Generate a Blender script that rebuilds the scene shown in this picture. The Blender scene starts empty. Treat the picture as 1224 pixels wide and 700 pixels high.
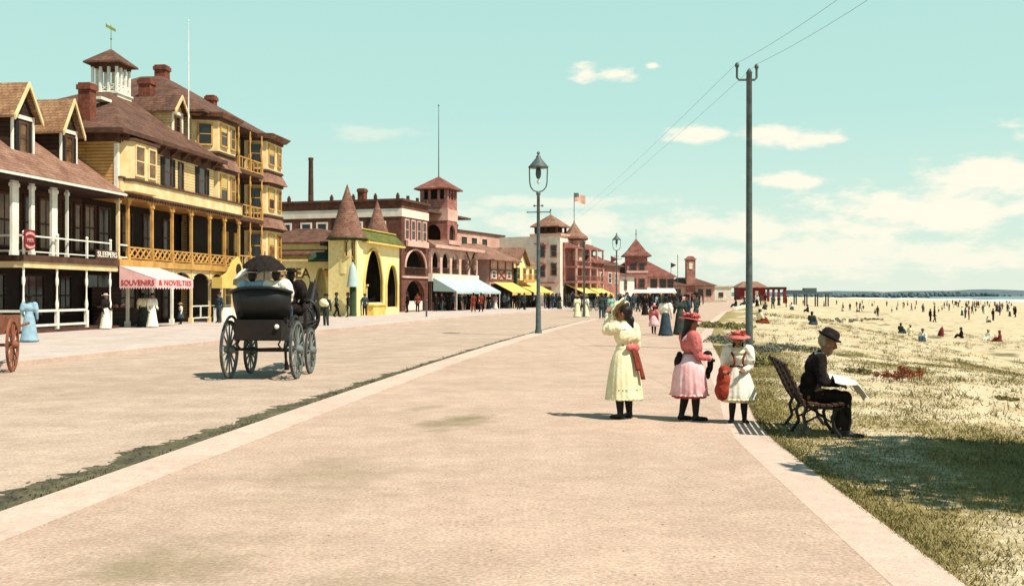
import bpy, bmesh, math, random
from mathutils import Vector, Matrix, noise
R = math.radians
random.seed(7)
scene = bpy.context.scene
COL = scene.collection

# ------------------------------------------------------------------ camera
F_PX, HORIZ, EYE = 1250.0, 352.0, 1.65
cam = bpy.data.cameras.new('camera')
cam.sensor_width = 36.0
cam.lens = 36.0 * F_PX / 1224.0
cam.shift_y = 2.0 / 1224.0
cam.clip_start, cam.clip_end = 0.1, 20000
camo = bpy.data.objects.new('camera', cam)
camo.location = (0, 0, EYE)
camo.rotation_euler = (R(90), 0, 0)
COL.objects.link(camo)
scene.camera = camo

# ------------------------------------------------------------------ sun, sky, exposure
SUN_AZ, SUN_EL = R(124), R(57)
sun = bpy.data.lights.new('sun', 'SUN')
sun.energy, sun.angle, sun.color = 5.0, R(0.55), (1.0, 0.92, 0.80)
suno = bpy.data.objects.new('sun', sun)
to_sun = Vector((math.sin(SUN_AZ) * math.cos(SUN_EL), math.cos(SUN_AZ) * math.cos(SUN_EL), math.sin(SUN_EL)))
suno.rotation_euler = to_sun.to_track_quat('Z', 'Y').to_euler()
suno.location = (60, -40, 80)
COL.objects.link(suno)
scene.view_settings.view_transform = 'Standard'
scene.view_settings.look = 'None'
scene.view_settings.gamma = 1.0
scene.view_settings.exposure = 0.52
scene.cycles.max_bounces = 6


def lin(c):
    c = c / 255.0
    return c / 12.92 if c <= 0.04045 else ((c + 0.055) / 1.055) ** 2.4


def S(r, g, b, k=1.0):
    return (lin(r) * k, lin(g) * k, lin(b) * k, 1.0)


world = bpy.data.worlds.new('World')
scene.world = world
world.use_nodes = True
wn, wl = world.node_tree.nodes, world.node_tree.links
wn.clear()


def WN(t, **kw):
    n = wn.new(t)
    for k, v in kw.items():
        setattr(n, k, v)
    return n


def wmath(op, a, b=None, c=None):
    n = wn.new('ShaderNodeMath')
    n.operation = op
    for i, v in enumerate((a, b, c)):
        if v is None:
            continue
        if isinstance(v, (int, float)):
            n.inputs[i].default_value = v
        else:
            wl.new(v, n.inputs[i])
    return n.outputs[0]


sky = WN('ShaderNodeTexSky', sky_type='NISHITA', sun_disc=False)
sky.sun_elevation, sky.sun_rotation = SUN_EL, SUN_AZ
sky.air_density, sky.dust_density, sky.ozone_density = 1.0, 1.6, 1.0
tc = WN('ShaderNodeTexCoord')
sep = WN('ShaderNodeSeparateXYZ')
wl.new(tc.outputs['Generated'], sep.inputs[0])
sx, sy, sz = sep.outputs
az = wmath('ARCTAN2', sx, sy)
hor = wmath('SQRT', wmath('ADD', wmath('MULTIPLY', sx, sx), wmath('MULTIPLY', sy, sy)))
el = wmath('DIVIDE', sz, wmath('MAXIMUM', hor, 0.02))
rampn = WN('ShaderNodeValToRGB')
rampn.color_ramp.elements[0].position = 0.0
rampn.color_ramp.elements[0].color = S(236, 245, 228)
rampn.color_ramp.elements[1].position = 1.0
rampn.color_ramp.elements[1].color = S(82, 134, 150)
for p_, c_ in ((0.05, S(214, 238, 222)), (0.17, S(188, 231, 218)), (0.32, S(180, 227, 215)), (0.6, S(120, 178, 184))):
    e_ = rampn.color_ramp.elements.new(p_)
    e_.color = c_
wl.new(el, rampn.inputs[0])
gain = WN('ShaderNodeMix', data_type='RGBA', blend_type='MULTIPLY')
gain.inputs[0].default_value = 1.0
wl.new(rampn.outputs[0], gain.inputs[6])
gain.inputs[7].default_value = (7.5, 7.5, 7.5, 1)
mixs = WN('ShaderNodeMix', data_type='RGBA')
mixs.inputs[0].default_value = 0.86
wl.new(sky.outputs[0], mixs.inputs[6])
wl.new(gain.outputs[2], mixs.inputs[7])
# clouds, laid out by compass direction and elevation
comb = WN('ShaderNodeCombineXYZ')
wl.new(az, comb.inputs[0])
wl.new(wmath('MULTIPLY', el, 2.4), comb.inputs[1])
nz = WN('ShaderNodeTexNoise')
nz.inputs['Scale'].default_value = 21.0
nz.inputs['Detail'].default_value = 10.0
nz.inputs['Roughness'].default_value = 0.62
wl.new(comb.outputs[0], nz.inputs['Vector'])
nfac = wmath('SUBTRACT', nz.outputs[0], 0.5)
CLOUDS = [  # x, y in the photograph's field, half sizes, strength
    (700, 88, 20, 13, 1.0), (735, 90, 30, 9, 1.0), (779, 81, 10, 6, 1.0),
    (832, 164, 38, 11, 0.95), (925, 168, 45, 15, 1.0), (985, 174, 32, 10, 0.95),
    (948, 221, 44, 10, 0.9), (1175, 228, 75, 32, 0.95), (1090, 262, 150, 34, 0.95),
    (900, 275, 170, 22, 0.8), (1010, 308, 260, 26, 0.75), (700, 268, 160, 17, 0.75),
    (500, 252, 110, 15, 0.5), (640, 242, 130, 9, 0.6), (440, 160, 60, 10, 0.35),
    (1400, 190, 120, 50, 0.9), (-200, 200, 150, 30, 0.5), (1500, 290, 300, 40, 0.8)]
mask = None
for (cx, cy, hx, hy, st) in CLOUDS:
    a0, e0 = math.atan((cx - 612) / F_PX), (HORIZ - cy) / F_PX
    du = wmath('DIVIDE', wmath('SUBTRACT', az, a0), hx / F_PX)
    dv = wmath('DIVIDE', wmath('SUBTRACT', el, e0), hy / F_PX)
    d = wmath('ADD', wmath('MULTIPLY', du, du), wmath('MULTIPLY', dv, dv))
    v = wmath('ADD', wmath('SUBTRACT', 1.0, wmath('SQRT', d)), wmath('MULTIPLY', nfac, 3.3))
    mr = WN('ShaderNodeMapRange', interpolation_type='SMOOTHSTEP')
    wl.new(v, mr.inputs[0])
    mr.inputs[1].default_value = -0.16
    mr.inputs[2].default_value = 0.72
    mr.inputs[3].default_value = 0.0
    mr.inputs[4].default_value = st
    mask = mr.outputs[0] if mask is None else wmath('MAXIMUM', mask, mr.outputs[0])
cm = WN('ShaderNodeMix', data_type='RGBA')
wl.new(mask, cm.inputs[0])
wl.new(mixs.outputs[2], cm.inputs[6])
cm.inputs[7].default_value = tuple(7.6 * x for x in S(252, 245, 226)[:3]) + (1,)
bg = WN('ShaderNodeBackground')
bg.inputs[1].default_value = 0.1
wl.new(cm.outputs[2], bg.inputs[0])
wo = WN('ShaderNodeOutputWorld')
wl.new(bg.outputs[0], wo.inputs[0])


# ------------------------------------------------------------------ materials
def material(name, c1, c2=None, scale=4.0, rough=0.85, bump=0.0, bscale=None, pattern=None, pw=0.5, ph=0.2,
             mortar=None, metal=0.0, fine=0.0, fine_scale=60.0, spec=0.3, detail=6):
    m = bpy.data.materials.new(name)
    m.use_nodes = True
    nt = m.node_tree
    N, L = nt.nodes, nt.links
    b = N['Principled BSDF']
    b.inputs['Roughness'].default_value = rough
    b.inputs['Metallic'].default_value = metal
    b.inputs['Specular IOR Level'].default_value = spec
    if c2 is None:
        c2 = tuple(x * 0.72 for x in c1[:3]) + (1,)
    t = N.new('ShaderNodeTexCoord')
    n = N.new('ShaderNodeTexNoise')
    n.inputs['Scale'].default_value = scale
    n.inputs['Detail'].default_value = detail
    n.inputs['Roughness'].default_value = 0.6
    L.new(t.outputs['Object'], n.inputs['Vector'])
    r = N.new('ShaderNodeValToRGB')
    r.color_ramp.elements[0].position = 0.36
    r.color_ramp.elements[0].color = c2
    r.color_ramp.elements[1].position = 0.64
    r.color_ramp.elements[1].color = c1
    L.new(n.outputs[0], r.inputs[0])
    col = r.outputs[0]
    height = None
    if pattern:
        sp = N.new('ShaderNodeSeparateXYZ')
        L.new(t.outputs['Object'], sp.inputs[0])
        ad = N.new('ShaderNodeMath')
        ad.operation = 'ADD'
        L.new(sp.outputs[0], ad.inputs[0])
        L.new(sp.outputs[1], ad.inputs[1])
        cb = N.new('ShaderNodeCombineXYZ')
        L.new(ad.outputs[0], cb.inputs[0])
        L.new(sp.outputs[2], cb.inputs[1])
        br = N.new('ShaderNodeTexBrick')
        br.inputs['Scale'].default_value = 1.0
        br.inputs['Brick Width'].default_value = pw
        br.inputs['Row Height'].default_value = ph
        br.inputs['Mortar Size'].default_value = ph * (0.12 if pattern != 'clap' else 0.16)
        br.inputs['Mortar Smooth'].default_value = 0.2
        br.inputs['Color1'].default_value = (1, 1, 1, 1)
        br.inputs['Color2'].default_value = (0.74, 0.70, 0.68, 1) if pattern != 'clap' else (0.93, 0.93, 0.93, 1)
        mo = mortar if mortar is not None else 0.45
        br.inputs['Mortar'].default_value = (mo, mo, mo, 1)
        L.new(cb.outputs[0], br.inputs['Vector'])
        mx = N.new('ShaderNodeMix')
        mx.data_type = 'RGBA'
        mx.blend_type = 'MULTIPLY'
        mx.inputs[0].default_value = 1.0
        L.new(col, mx.inputs[6])
        L.new(br.outputs[0], mx.inputs[7])
        col = mx.outputs[2]
        height = br.outputs['Fac']
    if fine:
        n2 = N.new('ShaderNodeTexNoise')
        n2.inputs['Scale'].default_value = fine_scale
        n2.inputs['Detail'].default_value = 3
        L.new(t.outputs['Object'], n2.inputs['Vector'])
        mr_ = N.new('ShaderNodeMapRange')
        L.new(n2.outputs[0], mr_.inputs[0])
        mr_.inputs[1].default_value = 0.3
        mr_.inputs[2].default_value = 0.7
        mr_.inputs[3].default_value = 1.0 - fine
        mr_.inputs[4].default_value = 1.0 + fine * 0.6
        mx2 = N.new('ShaderNodeMix')
        mx2.data_type = 'RGBA'
        mx2.blend_type = 'MULTIPLY'
        mx2.inputs[0].default_value = 1.0
        L.new(col, mx2.inputs[6])
        L.new(mr_.outputs[0], mx2.inputs[7])
        col = mx2.outputs[2]
    L.new(col, b.inputs['Base Color'])
    if bump:
        bp = N.new('ShaderNodeBump')
        bp.inputs['Strength'].default_value = bump
        bp.inputs['Distance'].default_value = 0.03
        if height is not None:
            inv = N.new('ShaderNodeMath')
            inv.operation = 'SUBTRACT'
            inv.inputs[0].default_value = 1.0
            L.new(height, inv.inputs[1])
            L.new(inv.outputs[0], bp.inputs['Height'])
        else:
            nb = N.new('ShaderNodeTexNoise')
            nb.inputs['Scale'].default_value = bscale or scale * 6
            nb.inputs['Detail'].default_value = 4
            L.new(t.outputs['Object'], nb.inputs['Vector'])
            L.new(nb.outputs[0], bp.inputs['Height'])
        L.new(bp.outputs[0], b.inputs['Normal'])
    return m


M = {}
M['yellow_clap'] = material('yellow_clapboard', (0.60, 0.36, 0.125, 1), (0.44, 0.245, 0.075, 1), 1.2, pattern='clap', pw=3.2, ph=0.16, bump=0.6, mortar=0.5)
M['cream_clap'] = material('cream_clapboard', (0.78, 0.60, 0.32, 1), (0.60, 0.42, 0.18, 1), 1.0, pattern='clap', pw=3.2, ph=0.16, bump=0.5, mortar=0.62)
M['cream'] = material('cream_paint', (0.76, 0.59, 0.33, 1), (0.60, 0.43, 0.20, 1), 1.6)
M['ochre'] = material('ochre_paint', (0.55, 0.315, 0.085, 1), (0.37, 0.19, 0.05, 1), 1.8)
M['white'] = material('white_paint', (0.80, 0.77, 0.68, 1), (0.64, 0.60, 0.50, 1), 2.0)
M['dark_wood'] = material('dark_brown_wood', (0.050, 0.024, 0.012, 1), (0.022, 0.011, 0.007, 1), 2.0, pattern='clap', pw=2.5, ph=0.2, mortar=0.4)
M['interior'] = material('dark_brown_and_shade', (0.020, 0.012, 0.008, 1), (0.010, 0.007, 0.006, 1), 2.0)  # near-black; shade of porches and recesses is put into this colour
M['brown_wall'] = material('brown_shingle_wall', (0.105, 0.045, 0.020, 1), (0.055, 0.024, 0.012, 1), 1.5, pattern='shingle', pw=0.22, ph=0.16, mortar=0.4, bump=0.4)
M['brown_trim'] = material('brown_trim', (0.105, 0.050, 0.030, 1), (0.055, 0.026, 0.016, 1), 2.0)
M['roof_pink'] = material('pinkish_brown_shingles', (0.36, 0.20, 0.135, 1), (0.23, 0.115, 0.075, 1), 1.3, pattern='shingle', pw=0.32, ph=0.14, mortar=0.5, bump=0.5, fine=0.3, fine_scale=9)
M['roof_tan'] = material('tan_shingles', (0.42, 0.25, 0.13, 1), (0.29, 0.15, 0.075, 1), 1.5, pattern='shingle', pw=0.32, ph=0.14, mortar=0.5, bump=0.5, fine=0.3, fine_scale=9)
M['roof_turret'] = material('red_brown_turret_shingles', (0.30, 0.155, 0.105, 1), (0.19, 0.09, 0.06, 1), 1.5, pattern='shingle', pw=0.32, ph=0.16, mortar=0.45, bump=0.5, fine=0.3, fine_scale=8)
M['roof_brown'] = material('brown_shingles', (0.20, 0.098, 0.062, 1), (0.105, 0.05, 0.034, 1), 1.4, pattern='shingle', pw=0.32, ph=0.15, mortar=0.45, bump=0.5, fine=0.35, fine_scale=8)
M['roof_red'] = material('red_shingles', (0.30, 0.115, 0.085, 1), (0.17, 0.06, 0.045, 1), 1.2, pattern='shingle', pw=0.4, ph=0.2, mortar=0.5, bump=0.5, fine=0.3, fine_scale=6)  # red lightened slightly for the haze of distance
M['brick'] = material('red_brick', (0.27, 0.085, 0.045, 1), (0.16, 0.045, 0.028, 1), 2.0, pattern='brick', pw=0.22, ph=0.075, mortar=0.7, bump=0.3, fine=0.3, fine_scale=6)
M['brick_brown'] = material('brown_brick', (0.19, 0.074, 0.046, 1), (0.11, 0.04, 0.027, 1), 0.9, pattern='brick', pw=0.3, ph=0.1, mortar=0.75, bump=0.3, fine=0.3, fine_scale=3)
M['glass'] = material('window_glass', (0.020, 0.018, 0.017, 1), (0.012, 0.010, 0.010, 1), 1.0, rough=0.12, spec=0.5)
M['glass_amber'] = material('curtained_glass', (0.21, 0.105, 0.035, 1), (0.06, 0.028, 0.012, 1), 1.8, rough=0.25, spec=0.5)
M['blind'] = material('drawn_blind', (0.50, 0.40, 0.17, 1), (0.42, 0.32, 0.12, 1), 2.0)
M['shutter'] = material('black_shutter', (0.016, 0.014, 0.012, 1), (0.010, 0.009, 0.008, 1), 2.0, pattern='clap', pw=3, ph=0.07, mortar=0.5)
M['arab_yellow'] = material('yellow_stucco', (0.82, 0.72, 0.37, 1), (0.72, 0.59, 0.25, 1), 0.7, bump=0.2, bscale=10, fine=0.12, fine_scale=4)
M['green_roof'] = material('green_shingles', (0.16, 0.17, 0.035, 1), (0.085, 0.10, 0.022, 1), 1.5, pattern='shingle', pw=0.3, ph=0.16, mortar=0.5)
M['dark_green'] = material('dark_green_paint', (0.028, 0.055, 0.022, 1), (0.016, 0.03, 0.014, 1), 2.0)
M['aqua'] = material('pale_aqua_canvas', (0.42, 0.53, 0.50, 1), (0.33, 0.44, 0.42, 1), 0.8, fine=0.08, fine_scale=10)
M['pink_canvas'] = material('pink_striped_canvas', (0.80, 0.50, 0.47, 1), (0.74, 0.40, 0.39, 1), 2.5)
M['yellow_canvas'] = material('yellow_canvas', (0.68, 0.50, 0.15, 1), (0.56, 0.39, 0.09, 1), 1.0)
M['pink_wall'] = material('pink_stucco', (0.62, 0.40, 0.33, 1), (0.48, 0.27, 0.21, 1), 0.4, fine=0.15, fine_scale=2)
M['rose_wall'] = material('rose_shingle_wall', (0.47, 0.22, 0.18, 1), (0.32, 0.125, 0.10, 1), 0.5, pattern='shingle', pw=0.4, ph=0.25, mortar=0.6, fine=0.2, fine_scale=2)  # rose paled to carry the distance haze in the colour
M['white_wall'] = material('white_stucco', (0.76, 0.68, 0.58, 1), (0.62, 0.53, 0.43, 1), 0.35, fine=0.1, fine_scale=2)
M['red_letter'] = material('red_lettering', (0.46, 0.035, 0.035, 1), (0.36, 0.025, 0.03, 1), 3.0)
M['black_letter'] = material('brown_lettering', (0.13, 0.065, 0.012, 1), (0.09, 0.045, 0.01, 1), 3.0)
M['pale_pink'] = material('pale_pink_paint', (0.62, 0.30, 0.27, 1), (0.5, 0.22, 0.2, 1), 3.0)
M['red_paint'] = material('dark_red_paint', (0.20, 0.018, 0.020, 1), (0.12, 0.012, 0.014, 1), 3.0)
M['iron'] = material('grey_green_iron', (0.105, 0.13, 0.126, 1), (0.06, 0.078, 0.076, 1), 5.0, rough=0.55, metal=0.2)
M['black'] = material('black_leather', (0.013, 0.012, 0.012, 1), (0.008, 0.008, 0.008, 1), 4.0, rough=0.5)
M['tyre'] = material('iron_tyre', (0.10, 0.10, 0.10, 1), (0.05, 0.05, 0.05, 1), 6.0, rough=0.5, metal=0.5)
M['spoke'] = material('grey_painted_spokes', (0.16, 0.18, 0.165, 1), (0.09, 0.10, 0.095, 1), 6.0, rough=0.6)
M['red_wood'] = material('reddish_wheel_wood', (0.27, 0.10, 0.05, 1), (0.16, 0.055, 0.03, 1), 6.0)
M['bench_wood'] = material('bench_slat_wood', (0.075, 0.030, 0.015, 1), (0.035, 0.016, 0.010, 1), 8.0)
M['horse'] = material('dark_horse_coat', (0.022, 0.014, 0.011, 1), (0.011, 0.008, 0.007, 1), 5.0, rough=0.55)
M['skin'] = material('fair_skin', (0.36, 0.18, 0.115, 1), (0.28, 0.13, 0.08, 1), 9.0, rough=0.6)
M['skin_tan_shaded'] = material('tan_shaded_skin', (0.26, 0.115, 0.062, 1), (0.20, 0.085, 0.046, 1), 9.0, rough=0.6)  # brown skin, with the shade on the faces put into the colour
M['hair'] = material('dark_brown_hair', (0.016, 0.010, 0.008, 1), (0.008, 0.006, 0.005, 1), 30.0, rough=0.5)
M['hair_white'] = material('white_hair', (0.34, 0.27, 0.17, 1), (0.20, 0.15, 0.09, 1), 40.0)
M['cloth_cream'] = material('cream_cotton', (0.78, 0.70, 0.48, 1), (0.68, 0.58, 0.34, 1), 5.0, bump=0.3, bscale=14, spec=0.06, rough=0.95)
M['cloth_white'] = material('white_cotton', (0.78, 0.74, 0.64, 1), (0.66, 0.61, 0.50, 1), 5.0, bump=0.3, bscale=14, spec=0.06, rough=0.95)
M['cloth_ivory'] = material('ivory_cotton', (0.76, 0.70, 0.50, 1), (0.62, 0.55, 0.32, 1), 5.0, bump=0.3, bscale=14, spec=0.06, rough=0.95)
M['cloth_rose'] = material('rose_wool', (0.56, 0.18, 0.175, 1), (0.42, 0.09, 0.08, 1), 6.0, bump=0.3, bscale=18, spec=0.06, rough=0.95)
M['cloth_pink'] = material('pale_pink_cotton', (0.78, 0.54, 0.54, 1), (0.68, 0.32, 0.34, 1), 7.0, bump=0.3, bscale=14, spec=0.06, rough=0.95)
M['cloth_red'] = material('brick_red_wool', (0.36, 0.062, 0.036, 1), (0.22, 0.032, 0.02, 1), 7.0, bump=0.3, spec=0.06, rough=0.95)
M['cloth_maroon'] = material('brown_red_ribbon', (0.22, 0.050, 0.030, 1), (0.13, 0.028, 0.018, 1), 7.0, spec=0.06, rough=0.95)
M['cloth_black'] = material('black_wool', (0.026, 0.020, 0.018, 1), (0.013, 0.010, 0.010, 1), 12.0, bump=0.3, bscale=40, spec=0.06, rough=0.95)
M['cloth_trouser'] = material('dark_brown_wool', (0.026, 0.016, 0.013, 1), (0.014, 0.010, 0.009, 1), 12.0, spec=0.06, rough=0.95)
M['cloth_blue'] = material('pale_blue_cotton', (0.30, 0.43, 0.50, 1), (0.22, 0.34, 0.42, 1), 5.0, spec=0.06, rough=0.95)
M['cloth_slate'] = material('slate_blue_wool', (0.05, 0.075, 0.095, 1), (0.03, 0.045, 0.06, 1), 5.0, spec=0.06, rough=0.95)
M['cloth_green'] = material('dark_green_wool', (0.045, 0.060, 0.050, 1), (0.025, 0.035, 0.03, 1), 5.0, spec=0.06, rough=0.95)
M['cloth_seafoam'] = material('sea_green_cotton', (0.30, 0.46, 0.36, 1), (0.2, 0.34, 0.27, 1), 5.0, spec=0.06, rough=0.95)
M['straw'] = material('straw_hat', (0.52, 0.38, 0.15, 1), (0.42, 0.28, 0.1, 1), 9.0)
M['stocking'] = material('black_stocking', (0.016, 0.012, 0.012, 1), (0.011, 0.009, 0.009, 1), 12.0)
M['paper'] = material('newsprint', (0.76, 0.73, 0.66, 1), (0.58, 0.55, 0.49, 1), 34.0, detail=2)
M['bark'] = material('grey_bark', (0.10, 0.07, 0.045, 1), (0.05, 0.036, 0.024, 1), 7.0, bump=0.5)
M['leaf'] = material('tree_leaves', (0.075, 0.11, 0.026, 1), (0.04, 0.065, 0.018, 1), 0.9)
M['shrub_leaf'] = material('grey_green_leaves', (0.17, 0.18, 0.13, 1), (0.085, 0.095, 0.07, 1), 1.4)
M['dune_leaf'] = material('olive_leaves', (0.21, 0.18, 0.06, 1), (0.10, 0.095, 0.035, 1), 1.4)
M['rust_leaf'] = material('rusty_red_leaves', (0.24, 0.062, 0.020, 1), (0.12, 0.030, 0.012, 1), 2.5)
M['blade'] = material('grass_blades', (0.33, 0.26, 0.105, 1), (0.115, 0.105, 0.030, 1), 0.55, fine=0.3, fine_scale=6)
M['far_wood'] = material('hazy_far_woods', (0.095, 0.13, 0.135, 1), (0.06, 0.085, 0.09, 1), 0.02)  # blue-grey haze of distance put into the colour
M['far_land'] = material('far_headland', (0.10, 0.145, 0.155, 1), (0.055, 0.09, 0.10, 1), 0.012)  # land tinted blue in place of hazy air
M['flag'] = material('faded_flag', (0.66, 0.42, 0.30, 1), (0.55, 0.3, 0.22, 1), 2.0)
M['flag_blue'] = material('flag_canton', (0.10, 0.14, 0.16, 1), None, 2.0)
M['copper'] = material('gilded_vane', (0.20, 0.22, 0.03, 1), None, 3.0, rough=0.5)


# ------------------------------------------------------------------ mesh builder
class MB:
    def __init__(s, T=None):
        s.v, s.f, s.sm = [], [], []
        s.T = T or Matrix.Identity(4)

    def add(s, verts, faces, smooth=False):
        o = len(s.v)
        s.v += [tuple(s.T @ Vector(p)) for p in verts]
        s.f += [tuple(i + o for i in f) for f in faces]
        s.sm += [smooth] * len(faces)

    def box(s, x0, x1, y0, y1, z0, z1):
        p = [(x, y, z) for z in (z0, z1) for (x, y) in ((x0, y0), (x1, y0), (x1, y1), (x0, y1))]
        s.add(p, [(0, 3, 2, 1), (4, 5, 6, 7), (0, 1, 5, 4), (1, 2, 6, 5), (2, 3, 7, 6), (3, 0, 4, 7)])

    def bar(s, p, q, w, h=None):
        p, q = Vector(p), Vector(q)
        h = h or w
        d = (q - p).normalized()
        up = Vector((0, 0, 1)) if abs(d.z) < 0.95 else Vector((0, 1, 0))
        a = d.cross(up).normalized()
        b = a.cross(d)
        pts = []
        for c in (p, q):
            for (i, j) in ((-1, -1), (1, -1), (1, 1), (-1, 1)):
                pts.append(c + a * (i * w / 2) + b * (j * h / 2))
        s.add(pts, [(0, 3, 2, 1), (4, 5, 6, 7), (0, 1, 5, 4), (1, 2, 6, 5), (2, 3, 7, 6), (3, 0, 4, 7)])

    def tube(s, pts, rad, n=8, caps=True):
        pts = [Vector(p) for p in pts]
        if isinstance(rad, (int, float)):
            rad = [rad] * len(pts)
        rings = []
        prev = None
        for i, p in enumerate(pts):
            d = (pts[min(i + 1, len(pts) - 1)] - pts[max(i - 1, 0)]).normalized()
            if prev is None:
                up = Vector((0, 0, 1)) if abs(d.z) < 0.9 else Vector((0, 1, 0))
                a = d.cross(up).normalized()
            else:
                a = (prev - d * prev.dot(d)).normalized()
            prev = a
            b = d.cross(a)
            rings.append([p + (a * math.cos(2 * math.pi * k / n) + b * math.sin(2 * math.pi * k / n)) * rad[i] for k in range(n)])
        v = [x for r in rings for x in r]
        f = []
        for i in range(len(rings) - 1):
            for k in range(n):
                k2 = (k + 1) % n
                f.append((i * n + k, i * n + k2, (i + 1) * n + k2, (i + 1) * n + k))
        s.add(v, f, True)
        if caps:
            s.add(rings[0], [tuple(range(n))])
            s.add(rings[-1], [tuple(range(n))])

    def lathe(s, prof, c=(0, 0, 0), n=24, sx=1.0, sy=1.0, pleat=0, amp=0.0, rows=None, smooth=True, cap=True, rnd=0.0):
        v, f = [], []
        for j, (r, z) in enumerate(prof):
            t = j / max(1, len(prof) - 1)
            for k in range(n):
                a = 2 * math.pi * k / n
                rr = r
                if pleat:
                    rr *= 1 + amp * t * (math.sin(pleat * a + 1.1 * math.sin(2 * a + z * 3)) * (0.7 + 0.3 * math.sin(3 * a + 1)) + 0.45 * math.sin((2 * pleat + 1) * a + 1 + 4 * z))
                if rnd:
                    rr *= 1 + rnd * (noise.noise(Vector((math.cos(a) * 2, math.sin(a) * 2, z * 4))))
                dz = 0.016 * t * t * noise.noise(Vector((math.cos(a) * 2.6, math.sin(a) * 2.6, 4.0))) * 2 if pleat else 0
                v.append((c[0] + rr * math.cos(a) * sx, c[1] + rr * math.sin(a) * sy, c[2] + z + dz))
        for j in range(len(prof) - 1):
            for k in range(n):
                k2 = (k + 1) % n
                f.append((j * n + k, j * n + k2, (j + 1) * n + k2, (j + 1) * n + k))
        s.add(v, f, smooth)
        if cap:
            if prof[0][0] > 0.001:
                s.add(v[:n], [tuple(range(n))])
            if prof[-1][0] > 0.001:
                s.add(v[-n:], [tuple(range(n))])

    def sphere(s, c, r, n=10, m=7):
        if isinstance(r, (int, float)):
            r = (r, r, r)
        v, f = [], []
        for j in range(m + 1):
            t = math.pi * j / m
            for k in range(n):
                a = 2 * math.pi * k / n
                v.append((c[0] + r[0] * math.sin(t) * math.cos(a), c[1] + r[1] * math.sin(t) * math.sin(a), c[2] + r[2] * math.cos(t)))
        for j in range(m):
            for k in range(n):
                k2 = (k + 1) % n
                f.append((j * n + k, j * n + k2, (j + 1) * n + k2, (j + 1) * n + k))
        s.add(v, f, True)

    def prism(s, poly, y0, y1):            # polygon in (x, z), pushed along y
        n = len(poly)
        v = [(x, y0, z) for x, z in poly] + [(x, y1, z) for x, z in poly]
        f = [tuple(range(n)), tuple(range(2 * n - 1, n - 1, -1))]
        f += [(i, (i + 1) % n, n + (i + 1) % n, n + i) for i in range(n)]
        s.add(v, f)

    def prismx(s, poly, x0, x1):           # polygon in (y, z), pushed along x
        n = len(poly)
        v = [(x0, y, z) for y, z in poly] + [(x1, y, z) for y, z in poly]
        f = [tuple(range(n)), tuple(range(2 * n - 1, n - 1, -1))]
        f += [(i, (i + 1) % n, n + (i + 1) % n, n + i) for i in range(n)]
        s.add(v, f)

    def prismz(s, poly, z0, z1):           # polygon in (x, y), pushed along z
        n = len(poly)
        v = [(x, y, z0) for x, y in poly] + [(x, y, z1) for x, y in poly]
        f = [tuple(range(n - 1, -1, -1)), tuple(range(n, 2 * n))]
        f += [(i, (i + 1) % n, n + (i + 1) % n, n + i) for i in range(n)]
        s.add(v, f)

    def hip(s, x0, x1, y0, y1, z0, z1, rx0, rx1, ry0, ry1, lip=0.14):
        s.box(x0, x1, y0, y1, z0 - lip, z0)
        v = [(x0, y0, z0), (x1, y0, z0), (x1, y1, z0), (x0, y1, z0), (rx0, ry0, z1), (rx1, ry0, z1), (rx1, ry1, z1), (rx0, ry1, z1)]
        s.add(v, [(0, 1, 5, 4), (1, 2, 6, 5), (2, 3, 7, 6), (3, 0, 4, 7), (4, 5, 6, 7)])

    def arch(s, u0, u1, z0, z1, cx, w, zb, zs, rise, v0=0.0, v1=0.3, kind='round', n=14):
        """A slab in the x-z plane from y=v0 to v1 with one arched opening."""
        pts = [(cx - w / 2, zb)]
        for i in range(n + 1):
            t = math.pi * (1 - i / n)
            if kind == 'point':
                q = abs(1 - 2 * i / n)
                px = cx + (w / 2) * (2 * i / n - 1)
                pz = zs + rise * (1 - q ** 2.7)
            else:
                px = cx + (w / 2) * math.cos(t)
                pz = zs + rise * math.sin(t)
            pts.append((px, min(pz, z1 - 0.02)))
        pts.append((cx + w / 2, zb))
        m = len(pts)
        v, f = [], []
        for y in (v0, v1):
            v += [(x, y, z) for x, z in pts]
        for y in (v0, v1):
            v += [(x, y, z1) for x, z in pts]
        for i in range(m - 1):
            f.append((i, i + 1, 2 * m + i + 1, 2 * m + i))
            f.append((m + i, m + i + 1, 3 * m + i + 1, 3 * m + i))
            if 0 < i < m - 2 or (i == 0 and cx - w / 2 <= u0 + 1e-4) or (i == m - 2 and cx + w / 2 >= u1 - 1e-4):
                f.append((i, i + 1, m + i + 1, m + i))
            f.append((2 * m + i, 2 * m + i + 1, 3 * m + i + 1, 3 * m + i))
        s.add(v, f)
        if cx - w / 2 > u0 + 1e-4:
            s.box(u0, cx - w / 2, v0, v1, z0, z1)
        if cx + w / 2 < u1 - 1e-4:
            s.box(cx + w / 2, u1, v0, v1, z0, z1)
        if zb > z0 + 1e-4:
            s.box(cx - w / 2, cx + w / 2, v0, v1, z0, zb)

    def end(s, name, mat, parent=None, recalc=True):
        me = bpy.data.meshes.new(name)
        me.from_pydata(s.v, [], s.f)
        me.polygons.foreach_set('use_smooth', s.sm)
        if recalc:
            bm = bmesh.new()
            bm.from_mesh(me)
            bmesh.ops.recalc_face_normals(bm, faces=bm.faces)
            bm.to_mesh(me)
            bm.free()
        if mat is not None:
            me.materials.append(M[mat] if isinstance(mat, str) else mat)
        me.update()
        o = bpy.data.objects.new(name, me)
        COL.objects.link(o)
        if parent is not None:
            o.parent = parent
        return o


def tag(o, label=None, cat=None, group=None, kind=None):
    if label:
        o['label'] = label
    if cat:
        o['category'] = cat
    if group:
        o['group'] = group
    if kind:
        o['kind'] = kind
    return o


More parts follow.
